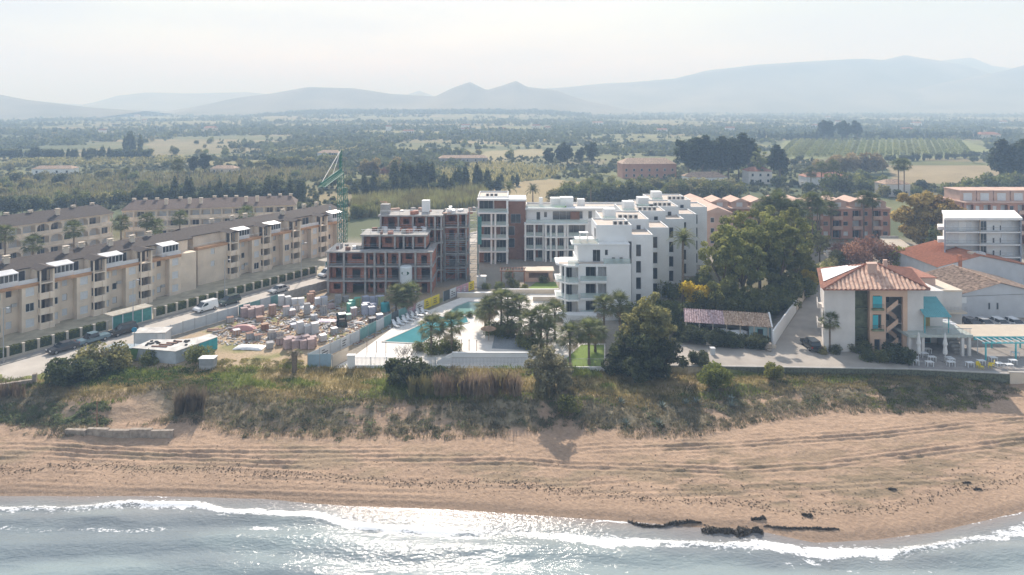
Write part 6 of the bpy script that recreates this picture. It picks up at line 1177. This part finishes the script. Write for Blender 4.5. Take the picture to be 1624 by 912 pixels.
t = thing('palm_stump', 'thick dead palm stump with green tuft in front of the pink bricks', 'palm tree', (*G(467,590),-.1)); MB().lathe([(.45,0),(.38,1),(.42,2.2),(.5,2.9),(.3,3.3)],10).obj('trunk', mPalmT, t)
for i in range(12): o = link('frond', PF['fan' if i%2 else 'fandry'], t, (0,0,3.0), 0, .8); o.rotation_euler = (0,-random.uniform(-.6,1.2),i*.52)
# ---------------------------------------------------------------- individual trees and shrubs near by
def T(kind, px, py, s, label, group=None, name=None, cat='tree'):
    x, y = G(px, py); z = 0.
    if y < 106.7:
        for _ in range(4): z = tz1(x, y); x, y = G(px, py, z)
    return tree(kind, label, x, y, s, z-.08, None, group, name, cat)
for i, (px, py, s) in enumerate(((1146,498,.95),(1178,490,1.0),(1205,476,1.0),(1238,478,.95),(1262,466,.9),(1160,470,1.02),(1222,455,1.0),(1255,445,.95),(1190,455,1.0))): T('euc%d'%(i%3), px, py, s, 'tall shade tree of the dense clump, '+(['beside the yellow blossoming tree', 'over the pinkish half of the shed roof', 'behind the middle of the tiled shed', 'over the white gable end of the shed', 'beside the white lane wall', 'next to the stepped white building', 'deep in the middle of the clump', 'beside the beige upper lane wall', 'at the back towards the palm grove'])[i], 'tall trees behind the tiled shed')
for px, py, s in ((1115,500,.8),(1140,505,.9),(1170,503,1.0),(1200,502,.95),(1228,496,.9),(1250,486,.9),(1270,472,.8),(1285,452,.8),(1065,512,.7),(1095,508,.6)): T('euclow', px, py, s, 'low dark tree filling the shade under the tall clump', 'understorey trees behind the tiled shed')
T('yel',1100,498,1.05,'yellow blossoming tree at the foot of the tall date palm'); T('yel',1284,460,.7,'yellow leaved bush beside the upper lane wall')
T('halo',1032,577,.98,'feathery olive tree rising behind the dark evergreen mass'); T('halo',1012,575,.8,'paler feathery tree touching the first one'); T('halo',1052,578,.75,'low feathery tree at the promenade end'); T('bigbush',1020,596,.95,'dark evergreen mass at the corner of the palm lawn'); T('bigbush',1052,592,.7,'smaller dark evergreen at the end of the promenade'); T('bigbush',985,592,.6,'grey green evergreen beside the lawn railing')
T('tama',866,624,.9,'grey green tamarisk standing alone before the pool palms'); T('tama',890,622,.6,'small tamarisk leaning on the larger one')
T('dbush',640,606,1.25,'dark round shrub below the picket fence'); T('dbush',668,606,.9,'smaller dark shrub beside the round one'); T('dbush',700,600,.6,'low dark shrub under the ramp wall')
T('limey',1135,617,.92,'round yellow green shrub on the dune slope'); T('limey',1227,602,.62,'small yellow green shrub below the promenade wall'); T('dbush',1112,578,.7,'grey green shrub leaning over the promenade edge'); T('gbush',900,650,.8,'bright green low shrub on the dune edge')
T('dbush',105,607,1.25,'dark round shrub at the end of the road'); T('dbush',130,604,.8,'dark shrub beside the white board'); T('dbush',150,600,.9,'dark shrub before the hut'); T('obush',150,580,1.5,'straggly olive shrub against the hut'); T('obush',185,580,1.5,'thin shrub before the green sheet'); T('gbush',313,574,1.0,'yellow green shrub at the teal end of the hut'); T('gbush',240,577,.7,'small dark shrub at the hut corner')
for px, py, s, k in ((1375,572,.6,'gbush'),(1395,573,.7,'gbush'),(1422,574,.9,'dbush'),(1434,574,.75,'dbush'),(1365,560,.7,'gbush'),(1372,556,.8,'gbush'),(1350,558,.6,'obush'),(1305,560,.5,'obush'),(1325,561,.5,'gbush')): T(k, px, py, s, 'clipped shrub in the planting before the hotel', 'shrubs before the hotel', None, 'shrub')
for px, py, s in ((1085,540,.8),(1105,541,.9),(1125,545,.8),(1145,547,.9),(1165,549,.8),(1190,551,.8),(1205,552,.7),(1088,530,.9)): T('dbush', px, py, s, 'dark shrub growing along the open front of the tiled shed', 'shrubs along the tiled shed', None, 'shrub')
for px, py, s in ((690,560,.8),(705,558,.9),(722,560,.7),(664,556,.6),(780,530,.9),(800,534,1.0),(815,533,.8),(850,552,1.0),(835,548,.8),(760,500,.5),(775,498,.5),(730,504,.4),(745,503,.4)): T('gbush', px, py, s, 'leafy green shrub planted among the pool palms', 'shrubs among the pool palms', None, 'shrub')
for px, py, s in ((790,458,.6),(815,455,.7),(830,460,.5),(862,448,.6),(893,470,.6),(770,458,.5),(1000,512,1.2),(1050,520,1.4),(1045,500,1.2),(1062,498,.9),(1090,470,1.3),(1110,458,1.3),(1058,470,1.2)): T('gbush', px, py, s, 'garden shrub beside the white apartment buildings', 'garden shrubs by the white buildings', None, 'shrub')
T('gold0',1465,402,.98,'large golden green tree beside the salmon building'); T('gold1',1500,402,.92,'second golden tree merging with the larger one'); T('cyp1',1478,420,.9,'dark cypress under the golden trees'); T('cyp1',1486,418,.8,'slim cypress under the golden trees')
for px, py, s in ((1350,428,1.0),(1375,425,1.15),(1398,428,1.05),(1340,420,.9),(1412,424,.8),(1362,430,.9),(1470,425,.8)): T('rust', px, py, s, 'russet half bare tree behind the hotel roof', 'russet trees behind the hotel')
T('limey',1440,432,1.6,'yellow green bushy tree behind the hotel roof'); T('euclow',1455,430,.8,'dark round tree beside the yellow green one'); T('halo',1300,415,.7,'small feathery tree at the top of the lane')
for px, py, s in ((1330,424,.9),(1318,430,.7),(1310,436,.7)): T('obush', px, py, s*2, 'pale scrub at the top of the lane', 'scrub at the top of the lane', None, 'shrub')
# bare twiggy shrub
def twigs(label, px, py, h, n, seed, col=(.20,.16,.13)):
    rr = random.Random(seed); x, y = G(px,py); z = tz1(x,y) if y < 106.7 else 0; t = thing('bare_shrub', label, 'shrub', (x,y,z)); m = MB(); mt = M('bare_twig', col, .9, .2)
    for i in range(n):
        a_ = rr.uniform(0,6.28); e = Vector((math.cos(a_)*h*.35*rr.random(), math.sin(a_)*h*.3*rr.random(), h*rr.uniform(.5,.7))); m.tube((0,0,0),e,.045,4,.03)
        for j in range(6):
            b_ = rr.uniform(0,6.28); f_ = e+Vector((math.cos(b_)*h*.25, math.sin(b_)*h*.25, h*rr.uniform(.1,.4))); m.tube(e, f_, .022, 3, .01)
            for k in range(3): c = rr.uniform(0,6.28); g_ = e.lerp(f_,.6); m.tube(g_, g_+Vector((math.cos(c)*h*.12, math.sin(c)*h*.12, h*.15)), .012, 3, .006)
    m.obj('branches', mt, t)
twigs('grey bare shrub leaning over the picket fence', 645, 590, 4.2, 9, 3); twigs('bare brown shrub at the white board', 175, 585, 3.0, 6, 5)
# ---------------------------------------------------------------- the plain: rows, groves, orchards
rv = random.Random(77)
def row(kinds, px0, px1, py0, py1, n, s0, s1, label, group=None, jit=2.):
    for i in range(n):
        f_ = (i+rv.uniform(-.3,.3))/max(1,n-1); x, y = G(px0+(px1-px0)*f_+rv.uniform(-jit,jit)*.3, py0+(py1-py0)*f_); tree(rv.choice(kinds), label, x+rv.uniform(-jit,jit), y+rv.uniform(-jit,jit), rv.uniform(s0,s1), 0, None, group or label)
row(['cyp0','cyp1','round2'], 212, 482, 328, 318, 44, .75,1.05, 'dark conifer in the long hedge behind the beige rear blocks'); row(['cyp0','round2'], 215, 470, 323, 312, 24, .8,1.1, 'second rank conifer in the hedge behind the beige rear blocks')
row(['cyp0','cyp1','round2'], 568, 716, 313, 309, 26, .75,1.05, 'dark conifer in the windbreak behind the crane'); row(['cyp1'], 622, 682, 301, 299, 14, 1.0,1.3, 'tall cypress rising over the windbreak behind the crane'); row(['cyp1','cyp0'], 718, 766, 302, 300, 10, .9,1.25, 'dark cypress in the gap beside the golden field'); row(['cyp0','round2'], 770, 795, 306, 305, 6, .7,1.0, 'dark bush beside the golden field'); row(['cyp0'], 800, 830, 296, 295, 3, .7,.9, 'lone dark cypress on the golden field edge')
row(['cyp0','round2'], 0, 232, 253, 252, 40, .9,1.25, 'dark tree in the long windbreak across the left plain'); row(['cyp1'], 196, 222, 241, 241, 5, 1.2,1.7, 'tall cypress of the small group on the left plain'); row(['pine0'], 308, 326, 277, 276, 2, .52,.6, 'big round dark tree beside the pale farm building')
row(['pine0','pine1'], 1100, 1184, 287, 284, 8, .95,1.2, 'huge dark pine in the grove behind the white villa'); row(['pine1','euc0'], 1212, 1232, 291, 290, 2, .9,1.0, 'tall loose tree beside the huge pine grove'); row(['pine0','pine1'], 868, 936, 266, 262, 5, .55,.75, 'round umbrella pine on the middle plain'); row(['pine0','pine1'], 1306, 1362, 224, 224, 5, 1.0,1.25, 'big dark tree standing over the far orchard'); row(['cyp0','round2'], 952, 1006, 322, 321, 8, .95,1.2, 'dark evergreen beside the date palm at the field'); row(['cyp0','cyp1','round2'], 1195, 1300, 222, 222, 34, .8,1.1, 'dark hedge tree before the far orchard groves'); row(['cyp0','cyp1'], 1370, 1600, 221, 219, 60, .7,1.1, 'dark cypress in the hedge along the far orchard')
row(['round2','cyp0'], 1400, 1612, 258, 247, 40, .55,.85, 'low dark hedge tree below the orchard rows'); row(['cyp1','pine1'], 1592, 1640, 296, 292, 7, .9,1.1, 'dark conifer at the edge of the dry field'); row(['straw'], 1296, 1402, 279, 274, 16, .8,1.1, 'pale autumn poplar before the orchard'); row(['citrus','round0'], 1320, 1400, 305, 300, 12, .9,1.3, 'green tree behind the salmon row'); row(['round0','citrus'], 1500, 1620, 312, 300, 22, .8,1.2, 'green fruit tree behind the salmon apartment building')
row(['citrus','citrus2','round0'], 880, 1170, 318, 312, 46, .8,1.15, 'orchard tree in the grove behind the white buildings'); row(['citrus2','citrus'], 900, 1160, 306, 300, 40, .8,1.1, 'back rank orchard tree behind the white buildings'); row(['straw','rust'], 580, 640, 284, 280, 8, .7,1.0, 'autumn coloured tree behind the crane'); row(['round0','round1'], 400, 545, 268, 262, 18, .8,1.2, 'loose green tree on the scrub behind the beige blocks'); row(['round1','round0','citrus2'], 100, 210, 330, 320, 16, .6,.95, 'scrubby green tree behind the arched loggia block'); row(['round2','round0'], 0, 60, 345, 335, 7, .8,1.2, 'dark green tree at the left behind the arched block'); row(['euclow'], 560, 600, 345, 338, 4, .7,.9, 'green tree beside the small beige hut'); row(['round0'], 1250, 1290, 400, 385, 5, .9,1.1, 'green tree at the foot of the palm grove')
# orchard rows: one hedge-like row each
def hedge_row(label, p0, p1, w, h, mat, group):
    x0_, y0_ = G(*p0); x1_, y1_ = G(*p1); Lg = math.hypot(x1_-x0_, y1_-y0_); r = np.random.default_rng(int(abs(x0_)+y1_)); n = int(Lg*5); P = np.stack([r.random(n)*Lg, (r.random(n)-.5)*w, h*(.15+.85*r.random(n)**.7)], 1); v, f = leafmesh(P, .75, r)
    o = link('orchard_row', npmesh('orchard_row', v, f, LEAF[mat]), None, (x0_,y0_,0), math.atan2(y1_-y0_, x1_-x0_)); tag(o, label, 'orchard row', group)
for i in range(27): hedge_row('long dense row of fruit trees in the striped orchard', (1236+i*11.6, 250-.12*i), (1262+i*9.9, 223.5), 3.4, 3.2, 'green', 'rows of the striped orchard')
for i in range(7): hedge_row('low crop row on the left plain windbreak field', (0+i*4, 264-i*1.6), (330-i*8, 259-i*1.6), 2.0, 2.2, 'olive', 'crop rows on the left plain')
for i in range(8): hedge_row('olive orchard row behind the crane scrub', (420+i*22, 247-i*.4), (470+i*20, 236), 3.0, 3.0, 'olive', 'olive rows behind the scrub')
# single trees and bushes scattered over the plain
cnt = 0
while cnt < 300:
    px = rv.uniform(-40,1664); py = 165+rv.uniform(26,150)**1.0; x, y = G(px,py)
    if py > 318 and px > 540: continue
    if y < 232 or float(fbm(np.array([x*.012]),np.array([y*.012]),3,201)[0]) < .47: continue
    if 1236 < px < 1560 and 222 < py < 258 or 730 < px < 935 and 285 < py < 322: continue
    tree(rv.choice(['round0','round1','round2','citrus','citrus2']), 'single field tree or bush scattered over the scrubby plain', x, y, rv.uniform(.5,1.05), 0, None, 'trees scattered over the plain'); cnt += 1
# distant woodland, hedges and orchards that read as one mass
def mass(name, label, P, S_, mat, seed, k=12, kind='stuff', cat='woodland'):
    r = np.random.default_rng(seed); n = len(P); C_ = np.repeat(P, k, 0); s = np.repeat(S_, k); d = r.normal(size=(n*k,3)); d /= np.linalg.norm(d,axis=1)[:,None]; d[:,2] = np.abs(d[:,2]); Q = C_+d*(s*np.array([[.55],[.55],[.8]])).T*(.35+.65*r.random(n*k))[:,None]
    v, f = leafmesh(Q, s*.34, r); o = link(name, npmesh(name, v, f, mat), None); tag(o, label, cat, kind=kind); return o
r5 = np.random.default_rng(5); pts = []; sz = []
N = 60000; py = 165+np.exp(r5.uniform(math.log(9), math.log(105), N)); px = r5.uniform(-60,1684,N); d_ = H/(py-HY); Xs = (px-CX)*d_; Yy = F*d_
den = fbm(Xs*.006, Yy*.006, 4, 211); lin = np.abs(((Xs*.27+Yy)/60) % 1-.5)
keep = (Yy > 300) & ((den > .485) | ((lin < .07) & (den > .38))) & ~((px > 1236) & (px < 1560) & (py > 222) & (py < 258)) & ~((px > 735) & (px < 930) & (py > 236) & (py < 322)) & ~((px > 1405) & (py > 258) & (py < 300)) & ~((px < 480) & (py > 255))
Xs, Yy = Xs[keep], Yy[keep]; P = np.stack([Xs, Yy, tz(Xs,Yy)], 1); S_ = (2.2+4.5*r5.random(len(P))**2)*np.interp(Yy, [300,1000,4000],[.9,1.25,2.2])
mass('distant_woodland', 'hazy patchwork of groves and hedges across the far plain', P, S_, LEAF['far'], 6, 11)
n = 9000; Yb_ = np.exp(r5.uniform(math.log(216), math.log(520), n)); pxb = r5.uniform(-40,1664,n); Xb_ = (pxb-CX)*Yb_/F; pyb = HY+H*F/Yb_; db = fbm(Xb_*.018, Yb_*.018, 4, 231)
kb = (db > .47) & ~((pxb > 700) & (pxb < 935) & (pyb > 284) & (pyb < 324)) & ~((pxb > 1405) & (pyb > 258) & (pyb < 294)) & ~((pxb > 1100) & (pyb > 322)) & ~((pxb > 550) & (pyb > 335)) & ~((pxb < 480) & (pyb > 334)) & ~((pxb > 1225) & (pxb < 1580) & (pyb < 258))
Xb_, Yb_ = Xb_[kb], Yb_[kb]; mass('plain_scrub', 'dense low scrub and thicket on the plain just behind the buildings', np.stack([Xb_,Yb_,0*Xb_],1), 1.1+2.4*r5.random(len(Xb_))**2, leafmat('thicket',(.085,.105,.05),(.15,.15,.07),.12), 16, 26, cat='scrub')
n = 2600; a_ = r5.uniform(415,935,n); Yd = r5.uniform(2050,2650,n); Xd = (a_-CX)*Yd/F; S2 = 6+7*r5.random(n)
mass('wooded_hill', 'low wooded hill in the haze before the mountains', np.stack([Xd,Yd,tz(Xd,Yd)],1), S2, LEAF['far'], 8, 12)
# reeds: upright blades
def blades(name, label, P, hts, lean, w, mat, seed, kind='stuff', cat='reeds', tag_it=True):
    r = np.random.default_rng(seed); n = len(P); a_ = r.random(n)*6.283; dx = np.cos(a_)*w; dy = np.sin(a_)*w; b_ = r.random(n)*6.283; l_ = lean*hts*r.random(n); T_ = P+np.stack([np.cos(b_)*l_, np.sin(b_)*l_, hts],1); Mi = P+np.stack([np.cos(b_)*l_*.3, np.sin(b_)*l_*.3, hts*.55],1); D = np.stack([dx,dy,0*dx],1)
    v = np.stack([P-D*.6, P+D*.6, Mi+D, T_, Mi-D],1).reshape(-1,3); f = np.arange(5*n).reshape(n,5); me = npmesh(name, v, f, mat); o = link(name, me); 
    if tag_it: tag(o, label, cat, kind=kind)
    return o
mReed = leafmat('reed',(.26,.215,.105),(.22,.22,.09),.15,.3); mReedD = leafmat('reed_dry',(.24,.185,.125),None,.8,.3); mDune = leafmat('dune_grass',(.24,.225,.145),(.32,.28,.18),.5,.4); mGrass = leafmat('meadow_grass',(.25,.24,.085),(.36,.30,.14),.25,.4); mGrassG = leafmat('lush_grass',(.16,.235,.05),(.23,.27,.07),.4,.4)
def inpx(n, poly, r): 
    pts_ = []; xs = [p[0] for p in poly]; ys = [p[1] for p in poly]
    while len(pts_) < n:
        q = r.random((n,2))*np.array((max(xs)-min(xs),max(ys)-min(ys)))+np.array((min(xs),min(ys))); m_ = inpoly(q[:,0],q[:,1],poly); pts_ += q[m_].tolist()
    q = np.array(pts_[:n]); d = H/(q[:,1]-HY); return np.stack([(q[:,0]-CX)*d, F*d, 0*d],1)
P = inpx(9000, [(556,346),(560,322),(640,312),(700,300),(762,300),(780,322),(740,332),(680,336),(620,344)], r5); blades('reed_bed', 'golden reed bed behind the unfinished building', P, 3+2.2*r5.random(len(P)), .3, .16, mReed, 3)
P = inpx(9000, [(0,318),(0,285),(250,276),(520,262),(560,276),(470,290),(300,302),(140,322)], r5); blades('reed_bed', 'wide straw coloured reed flats behind the beige rear blocks', P, 1.6+1.8*r5.random(len(P)), .4, .25, mReed, 4)
P = inpx(5000, [(560,300),(640,268),(800,258),(900,268),(870,284),(700,300)], r5); blades('reed_bed', 'olive scrub between windbreak and golden field', P, 1.2+1.8*r5.random(len(P)), .5, .3, LEAF['olive'], 14)
# ---------------------------------------------------------------- dunes and meadow
def onground(px, py):
    d = H/(py-HY); X_, Y_ = (px-CX)*d, F*d
    for _ in range(4): z = tz(X_, Y_); d = (H-z)/(py-HY); X_, Y_ = (px-CX)*d, F*d
    return np.stack([X_, Y_, tz(X_,Y_)],1)
n = 30000; X_ = r5.uniform(-88,75,n); Y_ = r5.uniform(84,106.4,n); dF = Y_-Yf(X_); n1 = fbm(X_*.25, Y_*.25, 4, 31)*.6+fbm(X_*.9,Y_*.9,3,33)*.4
hol = (((X_+55)/7.5)**2+((Y_-93.5)/3.4)**2) < 1.2; k = (dF > -.9+1.6*(hsh(np.floor(X_*1.3),np.floor(Y_*1.3),7) < .8)) & (dF < 9.5) & (n1 > .36+.08*sst(20,34,X_)) & ~hol & ~((X_ < -62) & (Y_ > 101)); P = np.stack([X_[k],Y_[k],tz(X_[k],Y_[k])-.04],1)[:3200]
# mounds of grey-green dune plants
def mounds(name, label, P, R_, mat, seed, k=46, leaf=.16):
    r = np.random.default_rng(seed); n = len(P); C_ = np.repeat(P,k,0); s = np.repeat(R_,k)[:,None]; d = r.normal(size=(n*k,3)); d /= np.linalg.norm(d,axis=1)[:,None]; d[:,2] = np.abs(d[:,2])*.46; Q = C_+d*s*(.55+.45*r.random((n*k,1))); v, f = leafmesh(Q, leaf*np.clip(s[:,0],.5,1.3), r); tag(link(name, npmesh(name, v, f, mat)), label, 'dune plants', kind='stuff')
mounds('dune_plants', 'grey green cushions of dune plants along the sand edge', P[:2100], .25+.6*r5.random(2100)**2, leafmat('dune',(.20,.205,.135),(.29,.27,.18)), 5); mounds('dune_scrub', 'dark low scrub in the hollows of the dunes', P[2100:2500], .35+.6*r5.random(len(P[2100:2500])), leafmat('scrub',(.14,.165,.085)), 6)
k = (dF > -.6) & (dF < 9.5) & (n1 > .40) & ~hol; P = np.stack([X_[k],Y_[k],tz(X_[k],Y_[k])-.03],1); Q = np.repeat(P,4,0)+np.concatenate([r5.normal(size=(len(P)*4,2))*.16, np.zeros((len(P)*4,1))],1); blades('dune_grass', 'pale dune grass tufts between the dune plants', Q, .22+.4*r5.random(len(Q)), .9, .03, mDune, 7, cat='grass')
k = (dF > 6.0) & ~((X_ < -66) & (Y_ > 101)); P = np.stack([X_[k],Y_[k],tz(X_[k],Y_[k])-.03],1); Q = np.repeat(P,4,0)+np.concatenate([r5.normal(size=(len(P)*4,2))*.35, np.zeros((len(P)*4,1))],1); lush = fbm(Q[:,0]*.12+3, Q[:,1]*.25, 4, 51) < .46
blades('meadow_grass', 'dry meadow grass behind the dunes', Q[~lush], .25+.35*r5.random((~lush).sum()), .8, .035, mGrass, 8, cat='grass'); blades('meadow_grass', 'lush green meadow grass behind the dunes', Q[lush], .25+.4*r5.random(lush.sum()), .8, .04, mGrassG, 9, cat='grass')
# bramble band before the hut, weeds in the yard
P = onground(r5.uniform(95,345,260), r5.uniform(588,612,260)); mounds('bramble', 'dark green bramble bank before the white hut', P, .5+.5*r5.random(260), leafmat('bramble',(.07,.105,.03)), 10, 60, .18)
P = onground(r5.uniform(0,170,200), r5.uniform(640,672,200)); mounds('bramble', 'dark creeper bank on the dune near the road end', P, .4+.5*r5.random(200), leafmat('scrub',(.075,.095,.05)), 11, 60, .17)
P = onground(r5.uniform(340,480,170), r5.uniform(570,590,170)); mounds('yard_weeds', 'brown green weeds along the front of the building yard', P, .3+.5*r5.random(170), LEAF['olive'], 12, 50, .15)
P = onground(r5.uniform(960,1600,210), 586+r5.random(210)**2*60); mounds('slope_scrub', 'green scrub on the slope below the promenade wall', P, .3+.6*r5.random(210), LEAF['olive'], 13, 55, .17)
P = onground(r5.uniform(1380,1570,120), r5.uniform(600,648,120)); mounds('slope_scrub', 'bright creeping plants on the dune below the restaurant', P, .4+.6*r5.random(120), LEAF['lime'], 15, 55, .15)
# reed clumps in front
def clump(label, px0, px1, py, n, h, mat, seed, wid=1.6):
    r = np.random.default_rng(seed); q = onground(r.uniform(px0,px1,n), py+r.normal(size=n)*2.5); c = q.mean(0); o = blades('reed_clump', label, q-c, h*(.55+.5*r.random(n)), .35, .05, mat, seed, tag_it=False); o.location = c; tag(o, label, 'reeds')
clump('tall brown reed clump beside the tamarisk', 690, 826, 628, 900, 3.6, mReedD, 21); clump('yellowish reed clump left of the brown reeds', 648, 696, 626, 320, 3.0, mReed, 22); clump('pale dry reed clump on the sandy hollow edge', 278, 324, 652, 420, 3.8, mReedD, 23); clump('short dry reeds before the tamarisk', 848, 872, 634, 60, 3.2, mReed, 24); clump('rusty reeds by the stone wall', 0, 40, 628, 200, 2.0, mReedD, 25)
def agave(px, py, s, label):
    c = onground(np.array([px]),np.array([py]))[0]; t = thing('agave', label, 'agave', tuple(c), 0, 'agaves on the dune slope'); ml = M('agave_leaf',(.19,.225,.185),.6,.12)
    for i in range(18):
        a_ = i*2.4; el = .25+1.1*(i/18); d = Vector((math.cos(a_)*math.cos(el), math.sin(a_)*math.cos(el), math.sin(el))); sd = d.cross(Vector((0,0,1))).normalized(); MB().add([d*.05+sd*.08*s, d*.05-sd*.08*s, d*.6*s-sd*.11*s, d*1.25*s, d*.6*s+sd*.11*s, d*.55*s-Vector((0,0,.07*s))],[(0,4,3,2,1),(0,1,5),(1,2,5),(2,3,5),(3,4,5),(4,0,5)]).obj('leaf', ml, t)
for px, py in ((985,640),(1105,640),(1160,636),(1050,646),(1088,642),(992,672),(1045,674),(1160,644)): agave(px, py, .8, 'blue grey agave rosette on the dune slope')
# ---------------------------------------------------------------- beach wrack and rocks
n = 2600; X_ = r5.uniform(-70,70,n); dS = np.abs(r5.normal(size=n))*3.2+1.6; band = r5.random(n); dS = np.where(band < .78, 2.9+.45*r5.normal(size=n)+2.4*fbm(X_*.1,X_*0,3,301), dS); dS = np.where(X_ > 8, dS+np.where(band > .6, 4*r5.random(n), 0), dS); Y_ = Ys(X_)+np.abs(dS); k = Y_ < Yf(X_)-.5; X_, Y_ = X_[k], Y_[k]; P = np.stack([X_,Y_,tz(X_,Y_)-.01],1)
mounds('seaweed_wrack', 'scattered dark seaweed litter on the beach', P, .04+.12*r5.random(len(P))**2, M('dry_seaweed',(.16,.12,.075),.95,.3,4), 17, 7, .13)
mWrack = M('wet_seaweed_bank', (.12,.10,.078), .7, .4, 3, .8, 14)
def bank(label, px0, px1, pyc, wd, h, seed, name='seaweed_bank'):
    "ragged heap of weed: many small overlapping scraps"
    r = np.random.default_rng(seed); n = int((px1-px0)*wd*2.4)+60; U_ = r.uniform(px0,px1,n); e_ = np.clip(1-np.abs((U_-px0)/(px1-px0)*2-1)**4,0,1); g_ = r.normal(size=n)*.42
    W_ = onground(U_, (pyc(U_) if callable(pyc) else pyc+0*U_)+5*(fbm(U_*.06, U_*0, 3, seed)-.5)+g_*wd*np.clip(2.6*fbm(U_*.07,U_*0+3,3,seed)-.75,.06,1.6)); W_[:,2] += h*r.random(n)*e_*np.exp(-(g_/.6)**2)*(.1+1.5*fbm(U_*.1,U_*0+9,3,seed+1))
    c = W_.mean(0); v, f = leafmesh(W_-c, .15, r); tag(link(name, npmesh(name, v, f, mWrack), None, tuple(c)), label, 'seaweed')
bank('long thin bank of dark seaweed at the waterline', 996, 1112, lambda u: 832+5*np.sin(u*.05), 3.5, .3, 31); bank('thick seaweed bank washed by the foam', 1112, 1168, 844, 7, .5, 32); bank('highest seaweed block standing in the foam', 1162, 1210, 846, 10, .6, 33); bank('small dark seaweed patch above the bank', 1192, 1214, 823, 3.5, .4, 34); bank('lone seaweed heap on the right beach', 1272, 1288, 817, 3, .3, 35); bank('thin seaweed line right of the block', 1212, 1330, lambda u: 836+.04*(u-1212), 1.8, .2, 36)
for i, (px, py) in enumerate(((1415,775),(1533,766),(1550,776))): bank('small reddish driftwood and weed heap on dry sand', px-6, px+6, py, 1.2, .1, 40+i, 'driftwood_heap')
for o_ in [q for q in bpy.data.objects if q.name.startswith('driftwood_heap')]: o_['group'] = 'driftwood heaps on dry sand'
# skew the hotel to its plot: its side walls follow the lane
ht = [q for q in bpy.data.objects if q.name == 'beach_hotel'][0]; KS = .40
for c in list(ht.children):
    if c.data.users == 1 and c.rotation_euler.z == 0 and c.location.length < 1e-6:
        v = np.empty(len(c.data.vertices)*3, np.float32); c.data.vertices.foreach_get('co', v); v = v.reshape(-1,3); v[:,0] += KS*np.clip(v[:,1],0,99); c.data.vertices.foreach_set('co', v.ravel()); c.data.update()
    else: c.location.x += KS*max(0, c.location.y)
